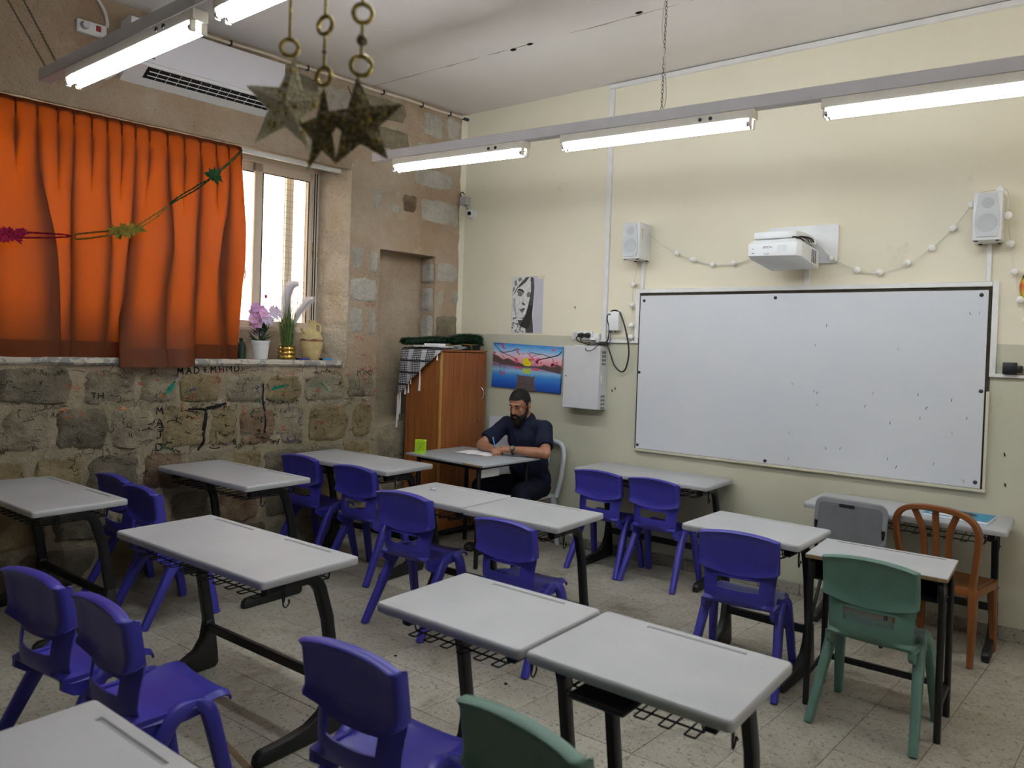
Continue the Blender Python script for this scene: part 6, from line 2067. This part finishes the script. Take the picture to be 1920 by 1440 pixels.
flat_box('paper_stack', 'small stack of white papers on the flat tray', 'papers', (-4.72, 4.93, CZ + 0.031), (-4.56, 5.04, CZ + 0.052), 8, M['paper'])
flat_box('notebook', 'grey notebook lying on the cupboard between tray and gold frame', 'notebook', (-4.62, 5.13, CZ + 0.020), (-4.48, 5.24, CZ + 0.034), -6, M['grey_plastic'])
def gold_frame():
    r = thing('gilt_box', 'small gold framed dark box on the cupboard top', 'box', (-4.54, 5.37, CZ + 0.002), radians(8))
    g = Geo(); g.box((-0.05, -0.075, 0), (0.05, 0.075, 0.05), 0.002, 1); g.build('box_body', M['dark'], r)
    g = Geo()
    for x in (-0.05, 0.05):
        for y in (-0.075, 0.075): g.box((x - 0.006, y - 0.006, 0), (x + 0.006, y + 0.006, 0.056))
    for y in (-0.075, 0.075): g.box((-0.056, y - 0.006, 0.046), (0.056, y + 0.006, 0.056))
    for x in (-0.05, 0.05): g.box((x - 0.006, -0.08, 0.046), (x + 0.006, 0.08, 0.056))
    g.build('gold_edge', M['brass'], r)
gold_frame()

# ------------------------------------------------------------------ teacher desk
TZ = 0.82
TD = Matrix.Translation((-4.0, 4.80, 0)) @ Matrix.Rotation(radians(-3.6), 4, 'Z')
def teacher_desk():
    r = thing('teacher_desk', 'grey topped desk with worn edge and thin black legs where the man sits', 'desk', (-4.0, 4.80, 0), radians(-3.6))
    W, D = 0.885, 0.70
    g = Geo(); g.box((-W / 2, -D / 2, TZ - 0.018), (W / 2, D / 2, TZ), 0.004, 2); t = g.build('desktop', M['desk_top_teacher'], r)
    g = Geo(); g.box((W / 2 - 0.22, -D / 2 - 0.0012, TZ - 0.0165), (W / 2 - 0.005, -D / 2 + 0.002, TZ - 0.003)); g.build('worn_edge', M['ply'], t)
    for sx in (-1, 1):
        for sy in (-1, 1):
            g = Geo(); g.box((sx * (W / 2 - 0.10) - 0.014, sy * (D / 2 - 0.06) - 0.014, 0), (sx * (W / 2 - 0.10) + 0.014, sy * (D / 2 - 0.06) + 0.014, TZ - 0.018), 0.003, 1)
            g.build('leg', M['black_metal'], r)
    for sy in (-1, 1):
        g = Geo(); g.box((-W / 2 + 0.1, sy * (D / 2 - 0.06) - 0.01, TZ - 0.05), (W / 2 - 0.1, sy * (D / 2 - 0.06) + 0.01, TZ - 0.02), 0.002, 1); g.build('rail', M['black_metal'], r)
    for sx in (-1, 1):
        g = Geo(); g.box((sx * (W / 2 - 0.1) - 0.01, -D / 2 + 0.06, TZ - 0.05), (sx * (W / 2 - 0.1) + 0.01, D / 2 - 0.06, TZ - 0.02), 0.002, 1); g.build('rail', M['black_metal'], r)
        g = Geo(); g.box((sx * (W / 2 - 0.1) - 0.008, -D / 2 + 0.06, 0.10), (sx * (W / 2 - 0.1) + 0.008, D / 2 - 0.06, 0.13), 0.002, 1); g.build('rail', M['black_metal'], r)
    g = Geo(); g.box((W / 2 - 0.094, -D / 2 + 0.08, TZ - 0.115), (W / 2 - 0.088, -D / 2 + 0.29, TZ - 0.052), 0.002, 1); g.build('side_plate', M['white_plastic'], r)
teacher_desk()
def pencil_cup():
    r = thing('pencil_cup', 'lime green wire mesh pencil cup with one teal pencil', 'pencil cup')
    r.matrix_world = TD @ Matrix.Translation((-0.36, -0.26, TZ))
    g = Geo()
    n = 30; R = 0.046; H = 0.105
    for k in range(n):
        a = 2 * pi * k / n
        for s in (1, -1):
            g.tube([(R * cos(a + s * t * 0.7), R * sin(a + s * t * 0.7), 0.004 + H * t) for t in (0, 0.25, 0.5, 0.75, 1)], 0.0013, 4, caps=False)
    g.build('mesh_wall', M['lime'], r, 0)['kind'] = 'stuff'
    g = Geo(); g.tube([(R * cos(a), R * sin(a), H) for a in [2 * pi * k / 24 for k in range(24)]], 0.0035, 6, closed=True)
    g.build('rim', M['lime'], r)
    g = Geo(); g.lathe([(R + 0.003, 0.0), (R + 0.003, 0.006), (0.001, 0.006)], n=24)
    g.build('base', M['lime'], r)
    g = Geo(); g.tube([(-0.032, 0.0, 0.008), (0.04, 0.005, 0.118)], 0.0042, 6); g.build('pencil', M['pen_teal'], r)
pencil_cup()
def notebook():
    r = thing('open_notebook', 'open white notebook under the hands of the seated man', 'notebook')
    r.matrix_world = TD @ Matrix.Translation((-0.05, 0.10, TZ)) @ Matrix.Rotation(radians(12), 4, 'Z')
    for s in (-1, 1):
        g = Geo()
        g.grid(lambda a, b, s=s: Vector((s * 0.165 * a, -0.11 + 0.22 * b, 0.002 + 0.007 * sin(pi * a) * (1 - a * 0.4) + 0.0015)), 10, 2)
        g.grid(lambda a, b, s=s: Vector((s * 0.165 * a, -0.11 + 0.22 * b, 0.0008)), 4, 2, flip=True)
        g.build('page', M['paper'], r, 60)
    g = Geo(); g.box((-0.002, -0.11, 0.0), (0.002, 0.11, 0.004)); g.build('spine', M['grey_plastic'], r)
notebook()

# pale board leaning on the wall, white monobloc chair ----------------------------------
flat_box('leaning_board', 'pale grey board standing on the floor against the wall behind the man', 'board', (-4.455, 5.575, 0.0), (-4.16, 5.60, 1.075), 0, M['white_plastic_chair'])
def white_chair():
    r = thing('white_chair', 'white plastic slat back chair the man sits on', 'chair', (-3.87, 5.36, 0), 0)
    m = M['white_plastic_chair']
    sec = [(-0.5, -0.35), (-0.35, -0.5), (0.35, -0.5), (0.5, -0.35), (0.5, 0.35), (0.35, 0.5), (-0.35, 0.5), (-0.5, 0.35)]
    g = Geo(); g.box((-0.23, -0.26, 0.425), (0.23, 0.17, 0.445), 0.008, 2); g.build('seat', m, r)
    pts = [(-0.26, 0.13, 0.43), (-0.285, 0.165, 0.62), (-0.285, 0.19, 0.80), (-0.25, 0.205, 0.885), (-0.15, 0.215, 0.91), (0, 0.217, 0.915), (0.15, 0.215, 0.91), (0.25, 0.205, 0.885), (0.285, 0.19, 0.80), (0.285, 0.165, 0.62), (0.26, 0.13, 0.43)]
    g = Geo(); g.tube(bez(pts, 5), 0.034, shape=sec, up=(0, -1, 0)); g.build('back_frame', m, r, 50)
    for x in (-0.12, -0.04, 0.04, 0.12):
        g = Geo(); g.tube([(x, 0.213, 0.90), (x, 0.18, 0.65), (x, 0.14, 0.44)], 0.026, shape=[(a, b * 0.5) for a, b in sec], up=(0, -1, 0)); g.build('back_slat', m, r, 50)
    for s in (-1, 1):
        for y0, y1 in ((-0.23, -0.27), (0.14, 0.19)):
            g = Geo(); g.tube([(s * 0.22, y0, 0.43), (s * 0.25, y1, 0)], [0.05, 0.034], shape=sec, up=(s, 0, 0)); g.build('leg', m, r, 50)
white_chair()

# ------------------------------------------------------------------ seated man
def remesh(o, voxel, smooth_it=6, fac=0.5):
    m = o.modifiers.new('r', 'REMESH'); m.mode = 'VOXEL'; m.voxel_size = voxel
    if smooth_it:
        s = o.modifiers.new('s', 'SMOOTH'); s.iterations = smooth_it; s.factor = fac
    bake(o)
    for p in o.data.polygons: p.use_smooth = True
    return o
def limb(g, pts, rs, n=14):
    P = [Vector(p) for p in pts]
    g.tube(P, rs, n)
    for p, r in zip(P, rs): g.ball(p, r * 0.995, 12, 8)
def man():
    A = dict(sR=Vector((-4.025, 5.285, 1.045)), eR=Vector((-4.115, 5.045, 0.872)), wR=Vector((-3.945, 4.985, 0.868)),
             sL=Vector((-3.625, 5.285, 1.045)), eL=Vector((-3.475, 5.105, 0.862)), wL=Vector((-3.755, 5.005, 0.876)))
    hips = Vector((-3.82, 5.40, 0.53)); chest = Vector((-3.82, 5.32, 0.93)); neck = Vector((-3.825, 5.285, 1.10))
    HM = Matrix.Translation((-3.842, 5.222, 1.236)) @ Matrix.Rotation(radians(4), 4, 'Y') @ Matrix.Rotation(radians(20), 4, 'X') @ Matrix.Rotation(radians(6), 4, 'Z') @ Matrix.Scale(1.07, 4)
    g = Geo()
    # head
    H = Geo()
    H.ball((0, 0.012, 0.028), 1, 26, 18, sc=(0.077, 0.096, 0.098))
    H.ball((0, -0.018, -0.045), 1, 20, 14, sc=(0.062, 0.072, 0.078))
    H.ball((0, -0.052, -0.088), 1, 14, 10, sc=(0.036, 0.034, 0.028))
    H.ball((0, -0.082, 0.030), 1, 14, 10, sc=(0.050, 0.014, 0.012))
    for s in (-1, 1):
        H.ball((s * 0.038, -0.060, -0.022), 1, 12, 8, sc=(0.024, 0.020, 0.024))
        H.ball((s * 0.080, 0.018, -0.004), 1, 12, 8, sc=(0.009, 0.019, 0.031))
    H.tube([(0, -0.084, 0.022), (0, -0.104, -0.012), (0, -0.110, -0.026), (0, -0.088, -0.036)], [0.010, 0.013, 0.016, 0.012], 10)
    for s in (-1, 1): H.ball((s * 0.013, -0.096, -0.029), 0.010, 8, 6)
    H.ball((0, -0.080, -0.060), 1, 10, 8, sc=(0.026, 0.014, 0.012))
    g.add([HM @ Vector(v) for v in H.v], H.f)
    limb(g, [HM @ Vector((0, 0.03, -0.06)), neck + Vector((0, 0.02, 0.0)), chest + Vector((0, 0.02, 0.08))], [0.058, 0.060, 0.06])
    # trunk, arms
    limb(g, [hips, hips.lerp(chest, 0.5), chest], [0.10, 0.09, 0.09])
    for s, e, w in ((A['sR'], A['eR'], A['wR']), (A['sL'], A['eL'], A['wL'])):
        limb(g, [chest + Vector((0, 0.02, 0.05)), s, s.lerp(e, 0.5), e], [0.06, 0.052, 0.050, 0.044])
        limb(g, [e, e.lerp(w, 0.3), e.lerp(w, 0.7), w], [0.044, 0.046, 0.036, 0.029])
    # hands: palm and five separate fingers
    def hand(w, d, up_, side, curl, thumb_open=0.6):
        d = d.normalized(); up_ = (up_ - d * up_.dot(d)).normalized(); x = d.cross(up_) * side
        c = w + d * 0.045
        limb(g, [w, w + d * 0.03 + x * 0.010, w + d * 0.075 + x * 0.016], [0.027, 0.026, 0.020], 10)
        limb(g, [w, w + d * 0.03 - x * 0.014, w + d * 0.072 - x * 0.020], [0.026, 0.024, 0.018], 10)
        for i, (off, L) in enumerate(((0.030, 0.074), (0.010, 0.082), (-0.010, 0.077), (-0.029, 0.062))):
            p = w + d * (0.082 - 0.004 * abs(i - 1)) + x * off
            ang = 0.25
            pts = [p - d * 0.02, p]
            dd = d.copy()
            for k, fr in enumerate((0.45, 0.32, 0.23)):
                ang += curl * (0.9 if k == 0 else 0.75)
                dd = d * cos(ang) - up_ * sin(ang)
                p = p + dd * L * fr
                pts.append(p)
            limb(g, pts, [0.0095, 0.0098, 0.0090, 0.0082, 0.0070], 8)
        t0 = w + d * 0.022 + x * 0.026
        t1 = t0 + (d * 0.75 + x * thumb_open - up_ * 0.25).normalized() * 0.038
        t2 = t1 + (d * 0.95 + x * (thumb_open - 0.5) - up_ * 0.4).normalized() * 0.032
        limb(g, [t0, t1, t2], [0.014, 0.0115, 0.0085], 8)
    hand(A['wR'], Vector((0.075, -0.045, 0.0)), Vector((-0.3, -0.2, 1)), -1, 0.85)
    hand(A['wL'], Vector((-0.11, -0.040, -0.004)), Vector((0.25, -0.35, 1)), 1, 0.8)
    # legs
    K = {}
    for s, kx, fx in ((-1, -4.06, -4.05), (1, -3.63, -3.62)):
        hp = hips + Vector((s * 0.09, 0, -0.02)); kn = Vector((kx, 4.985, 0.53)); an = Vector((fx, 5.02, 0.10))
        limb(g, [hp, hp.lerp(kn, 0.5), kn], [0.085, 0.078, 0.056]); limb(g, [kn, kn.lerp(an, 0.35), an], [0.055, 0.052, 0.036])
        limb(g, [an, an + Vector((s * 0.01, -0.13, -0.055))], [0.036, 0.026])
        K[s] = (hp, kn, an)
    body = g.build('person', M['skin'])
    remesh(body, 0.0055, 3, 0.5)
    tag(body, 'seated man in a navy shirt with dark beard, writing at the teacher desk', 'person')
    # shirt
    g = Geo()
    def ell(c, rx, ry, rz_): g.ball(c, 1, 24, 16, sc=(rx, ry, rz_))
    ell(hips + Vector((0, 0.0, 0.06)), 0.195, 0.135, 0.17)
    ell(hips.lerp(chest, 0.45) + Vector((0, -0.01, 0)), 0.190, 0.140, 0.20)
    ell(chest + Vector((0, 0.01, 0.02)), 0.205, 0.135, 0.17)
    ell(chest + Vector((0, 0.02, 0.10)), 0.16, 0.10, 0.08)
    limb(g, [chest + Vector((0, 0.01, 0.10)), neck + Vector((0, 0.035, -0.005))], [0.105, 0.078])
    for s, e in ((A['sR'], A['eR']), (A['sL'], A['eL'])):
        end = s.lerp(e, 0.76)
        limb(g, [chest + Vector((0.06 if s.x > -3.82 else -0.06, 0.01, 0.09)), s + Vector((0, 0.005, 0.0)), s.lerp(e, 0.4)], [0.095, 0.076, 0.072], 18)
        g.tube([s.lerp(e, 0.4), s.lerp(e, 0.6), end], [0.072, 0.074, 0.076], 18)
    sh = g.build('shirt', M['navy_shirt'], body)
    remesh(sh, 0.008, 8, 0.5)
    # cloth folds
    for v in sh.data.vertices:
        n = v.normal
        c = v.co
        f = 0.010 * nz(c.x * 9 + c.z * 6, c.z * 9 - c.x * 7, c.y * 7) + 0.006 * nz(c.x * 20, c.z * 13 + c.x * 8, 3)
        v.co = c + n * f
    # trousers and shoes
    g = Geo()
    g.ball(hips + Vector((0, 0, -0.03)), 1, 20, 14, sc=(0.185, 0.14, 0.12))
    for s in (-1, 1):
        hp, kn, an = K[s]
        limb(g, [hp, hp.lerp(kn, 0.5), kn], [0.108, 0.098, 0.080], 18); limb(g, [kn, kn.lerp(an, 0.4), an + Vector((0, 0, -0.02))], [0.080, 0.072, 0.058], 18)
    tr = g.build('trousers', M['navy_trousers'], body)
    remesh(tr, 0.010, 6, 0.5)
    for v in tr.data.vertices:
        c = v.co; v.co = c + v.normal * (0.008 * nz(c.x * 10, c.y * 9 + c.z * 5, c.z * 9))
    for s in (-1, 1):
        an = K[s][2]
        g = Geo()
        g.ball(Vector((an.x, an.y + 0.0, 0.045)), 1, 16, 10, sc=(0.045, 0.06, 0.045)); g.ball(Vector((an.x + s * 0.01, an.y - 0.12, 0.035)), 1, 16, 10, sc=(0.048, 0.10, 0.035)); g.box((an.x - 0.043, an.y - 0.2, 0.0), (an.x + 0.043, an.y + 0.055, 0.02), 0.01, 2)
        remesh(g.build('shoe', M['shoe'], body), 0.008, 3)
    # hair, beard, brows, lids
    def shell(parts, keep, name, mat, grow, rr=0.0):
        q = Geo()
        for c, sc in parts: q.ball(c, 1, 40, 30, sc=tuple(x + grow for x in sc))
        keepf = []
        for f in q.f:
            cc = sum((Vector(q.v[i]) for i in f), Vector()) / len(f)
            if keep(cc): keepf.append(f)
        G2 = Geo()
        G2.add([HM @ (Vector(v) + Vector((rr * nz(v[0] * 90, v[1] * 90, v[2] * 90),) * 3)) for v in q.v], keepf)
        o = G2.build(name, mat, body, 60)
        bm = bmesh.new(); bm.from_mesh(o.data)
        bmesh.ops.delete(bm, geom=[v for v in bm.verts if not v.link_faces], context='VERTS'); bm.to_mesh(o.data); bm.free()
        sm = o.modifiers.new('s', 'SOLIDIFY'); sm.thickness = 0.008; sm.offset = -1
        bake(o); smooth(o.data, 70)
        return o
    skull = [((0, 0.012, 0.028), (0.077, 0.096, 0.098))]
    shell(skull, lambda c: c.z > (0.074 if c.y < -0.045 else 0.074 - 1.9 * (c.y + 0.045) if c.y < 0.0 else max(-0.05, -0.012 - 0.8 * c.y)), 'hair', M['hair'], 0.006, 0.0012)
    g = Geo()
    g.ball((0, -0.060, -0.108), 1, 18, 12, sc=(0.050, 0.048, 0.060)); g.ball((0, -0.035, -0.08), 1, 18, 12, sc=(0.064, 0.058, 0.040))
    for s in (-1, 1):
        g.tube([(s * 0.072, 0.0, -0.01), (s * 0.068, -0.012, -0.045), (s * 0.056, -0.035, -0.075), (s * 0.03, -0.06, -0.09)], [0.007, 0.014, 0.022, 0.03], 10)
        g.tube([(0, -0.099, -0.049), (s * 0.018, -0.097, -0.052), (s * 0.034, -0.083, -0.066), (s * 0.040, -0.07, -0.085)], [0.008, 0.009, 0.010, 0.013], 8)
    bd = Geo(); bd.add([HM @ Vector(v) for v in g.v], g.f)
    bo = bd.build('beard', M['hair'], body)
    remesh(bo, 0.005, 3, 0.5)
    for v in bo.data.vertices: v.co = v.co + v.normal * 0.002 * nz(v.co.x * 160, v.co.y * 160, v.co.z * 160)
    def face_bits(name, mat, bits):
        q = Geo()
        for pts, rs in bits: q.tube([HM @ Vector(p) for p in pts], rs, 8)
        q.build(name, mat, body)
    face_bits('eyebrow', M['hair'], [([(-0.047, -0.080, 0.028), (-0.034, -0.091, 0.034), (-0.013, -0.095, 0.030)], [0.003, 0.0055, 0.004])])
    face_bits('eyebrow', M['hair'], [([(0.047, -0.080, 0.028), (0.034, -0.091, 0.034), (0.013, -0.095, 0.030)], [0.003, 0.0055, 0.004])])
    for s in (-1, 1):
        face_bits('eyelash', M['eye_white'], [([(s * 0.044, -0.072, 0.006), (s * 0.032, -0.082, 0.002), (s * 0.018, -0.086, 0.006)], [0.0022, 0.0035, 0.0022])])
    face_bits('lips', M['lips'], [([(-0.018, -0.094, -0.066), (0, -0.101, -0.067), (0.018, -0.094, -0.066)], [0.003, 0.0055, 0.003])])
    # wrist watch and pen are things the man wears and holds
    w = A['wL'].lerp(A['eL'], 0.06); d = (A['eL'] - A['wL']).normalized()
    r = thing('wrist_watch', 'dark wrist watch on the left wrist of the seated man', 'watch', w)
    q = Geo(); a1 = d.cross(UP).normalized(); a2 = d.cross(a1)
    q.tube([a1 * 0.0345 * cos(t) + a2 * 0.0345 * sin(t) for t in [2 * pi * k / 24 for k in range(24)]], 0.011, closed=True, shape=[(-1, -0.2), (1, -0.2), (1, 0.25), (-1, 0.25)], up=d)
    q.build('strap', M['black_plastic'], r)
    face = (Vector((0.45, -0.75, 0.5))); face = (face - d * face.dot(d)).normalized()
    mm = Matrix.Translation(face * 0.036) @ face.to_track_quat('Z', 'Y').to_matrix().to_4x4()
    q = Geo(); q.lathe([(0.021, -0.004), (0.022, 0.006), (0.017, 0.008), (0.001, 0.008)], n=20, mat=mm); cs = q.build('case', M['black_plastic'], r)
    q = Geo(); q.lathe([(0.015, 0.0082), (0.001, 0.0088)], n=20, mat=mm); q.build('dial', M['screen_glass'], cs)
    r = thing('pen', 'light blue pen held upright in the right hand of the seated man', 'pen', (-3.885, 4.955, 0.84))
    q = Geo(); q.tube([(0.02, -0.012, 0.0), (-0.035, 0.012, 0.115)], 0.0048, 8); q.build('barrel', M['pen_blue'], r)
    q = Geo(); q.tube([(0.026, -0.0146, -0.014), (0.02, -0.012, 0.0)], [0.001, 0.0045], 8); q.build('tip', M['chrome'], r)
    q = Geo(); q.tube([(-0.035, 0.012, 0.115), (-0.040, 0.0142, 0.126)], [0.0042, 0.003], 8); q.build('end_cap', M['white_plastic'], r)
man()
# ------------------------------------------------------------------ hanging star ornaments
def star(name, label, x, y, ztop_star, size, depth, rz, mat, ring, ringz, bead=None, tilt=0.0):
    r = thing(name, label, 'star ornament', (x, y, ztop_star), 0, 'gold stars hung from the ceiling')
    n = 5
    R, ri = size, size * 0.42
    cen = Vector((0, 0, -R * 0.98))
    rot = Matrix.Rotation(rz, 4, 'Z') @ Matrix.Translation(cen) @ Matrix.Rotation(tilt, 4, 'Y')
    vs, fs = [], []
    for k in range(10):
        a = pi / 2 + pi * k / 5
        q = R if k % 2 == 0 else ri
        vs.append(rot @ Vector((q * cos(a), 0, q * sin(a))))
    vs.append(rot @ Vector((0, -depth, 0))); vs.append(rot @ Vector((0, depth, 0)))
    for k in range(10):
        fs.append((k, (k + 1) % 10, 10)); fs.append(((k + 1) % 10, k, 11))
    g = Geo(); g.add(vs, fs)
    s = g.build('star_body', mat, r, 0)
    # punched studs on the faces
    rnd = random.Random(int(size * 997 + rz * 13))
    for sgn in (-1, 1):
        g = Geo()
        for i in range(26):
            k = rnd.randrange(10)
            a, b = Vector(vs[k]), Vector(vs[(k + 1) % 10]); c = Vector(vs[10 if sgn < 0 else 11])
            u, w = rnd.random(), rnd.random()
            if u + w > 1: u, w = 1 - u, 1 - w
            p = c + (a - c) * u * 0.85 + (b - c) * w * 0.85
            g.ball(p, size * rnd.uniform(0.03, 0.05), 7, 5)
        g.build('studs', M['gold_ring'], s)['kind'] = 'stuff'
    z = 0.0
    for (dz, rr) in ringz:
        g = Geo()
        rm = Matrix.Rotation(rz + 0.3, 4, 'Z')
        g.tube([rm @ Vector((rr * cos(t), 0, dz + rr * sin(t))) for t in [2 * pi * k / 24 for k in range(24)]], 0.0042, 8, closed=True)
        g.build('ring', ring, r)
    g = Geo()
    segs = [0.0] + [q for dz, rr in ringz for q in (dz - rr, dz + rr)] + [CEIL - ztop_star]
    for i in range(0, len(segs), 2):
        if segs[i + 1] - segs[i] > 0.004:
            g.tube([(0, 0, segs[i]), (0, 0, segs[i + 1])], 0.0030, 6)
    g.build('cord', M['gold_ring'], r)
    for dz, rr in (bead or []):
        g = Geo(); g.ball((0, 0, dz), rr, 12, 8); g.build('bead', M['gold_glitter_dark'], r)
star('star_ornament', 'pale gold star ornament with one ring, seen before the air conditioner', -1.246, 0.90, 2.278, 0.098, 0.014, radians(30), M['gold_glitter'], M['gold_ring'], [(0.016, 0.0165)], tilt=0.12)
star('star_ornament', 'narrow turned gold star ornament hanging between the two others', -1.14, 0.90, 2.202, 0.086, 0.014, radians(-6), M['gold_glitter_dark'], M['gold_ring'], [(0.0165, 0.0165), (0.111, 0.0165)], bead=[(0.062, 0.005)])
star('star_ornament', 'dark gold star ornament with two rings and a bead', -1.037, 0.90, 2.200, 0.086, 0.016, radians(28), M['gold_glitter_dark'], M['gold_ring'], [(0.0175, 0.0175), (0.110, 0.0165)], bead=[(0.063, 0.0105)], tilt=-0.08)

# ------------------------------------------------------------------ small things on desks and floor
def book():
    r = thing('picture_book', 'blue covered book with a dark haired face, lying by the wall', 'book', (-0.545, 5.30, DH), radians(-5))
    W, D, T = 0.34, 0.25, 0.018
    g = Geo(); g.box((-W / 2, -D / 2, 0.002), (W / 2, D / 2, T - 0.002)); g.build('pages', M['paper'], r)
    c = plain('blue_cover', srgb(40, 140, 178), 0.4, var=0.03)
    g = Geo(); g.box((-W / 2 - 0.001, -D / 2 - 0.001, 0), (W / 2 + 0.001, D / 2 + 0.001, 0.002)); g.build('cover', c, r)
    g = Geo(); g.box((-W / 2 - 0.001, -D / 2 - 0.001, T - 0.002), (W / 2 + 0.001, D / 2 + 0.001, T)); cv = g.build('cover', c, r)
    def blob(name, cx, cy, rx, ry, lift, mat, wob=0.0):
        n = 30
        g = Geo()
        top = [(cx + rx * (1 + wob * (k % 2)) * cos(2 * pi * k / n), cy + ry * (1 + wob * (k % 2)) * sin(2 * pi * k / n), T + lift) for k in range(n)]
        g.add(top, [tuple(range(n))]); g.build(name, mat, cv, 0, normals=False)
    blob('printed_hair', -0.005, 0.03, 0.095, 0.070, 0.0004, plain('cover_hair', srgb(52, 44, 44), 0.5), 0.06)
    blob('printed_face', -0.02, -0.02, 0.05, 0.045, 0.0007, plain('cover_face', srgb(226, 158, 126), 0.5))
    blob('printed_shirt', -0.04, -0.085, 0.105, 0.032, 0.0006, plain('cover_white', srgb(230, 232, 234), 0.5))
book()
r = thing('black_pouch', 'flat black pouch resting in the wire basket of a single desk', 'pouch', (-1.09, 1.985, DH - 0.104), radians(-1))
g = Geo(); g.box((-0.09, -0.09, 0.0), (0.10, 0.16, 0.022), 0.009, 3); g.build('pouch_body', M['black_plastic'], r)
g = Geo(); g.box((-0.09, -0.094, 0.008), (0.10, -0.088, 0.013), 0.001, 1); g.build('zip', M['screw'], r)
def wrapper():
    rnd = random.Random(14)
    g = Geo()
    bm = bmesh.new(); bmesh.ops.create_icosphere(bm, subdivisions=2, radius=0.016)
    for v in bm.verts: v.co = Vector((v.co.x * 1.3, v.co.y, v.co.z * 0.7)) * (1 + 0.7 * rnd.uniform(-1, 1)); v.co.z = max(v.co.z, -0.006)
    g.bm(bm)
    o = g.build('crumpled_wrapper', plain('clear_wrapper', srgb(206, 206, 214), 0.25), angle=0)
    o.location = (-3.30, 3.57, DH + 0.006)
    tag(o, 'small crumpled clear wrapper on a single grey desk', 'wrapper')
wrapper()
# litter and the channel cut in the floor
g = Geo()
g.tube([(-2.93, 1.84, 0.0), (-2.62, 1.78, 0.0), (-2.44, 1.77, 0.0)], 0.016, shape=[(-1, 0), (1, 0), (0.8, 0.06), (-0.8, 0.06)], up=(0, 0, 1))
o = g.build('floor_patch', plain('brown_filler', srgb(120, 98, 74), 0.8, var=0.2), bpy.data.objects['floor'])
for i, (x, y) in enumerate(((-2.95, 2.93), (-1.43, 2.66), (-2.28, 3.06))):
    g = Geo(); g.ball((0, 0, 0.003), 0.009, 8, 5, sc=(1.2, 0.9, 0.45))
    o = g.build('litter_crumb', M['ink_black']); o.location = (x, y, 0)
    tag(o, ('tiny dark crumb on the tiles between the joined rear desks and the aisle chair', 'tiny dark crumb on the tiles before the green chair desk', 'tiny dark crumb on the tiles behind the joined front desks')[i], 'litter', 'crumbs on the floor')
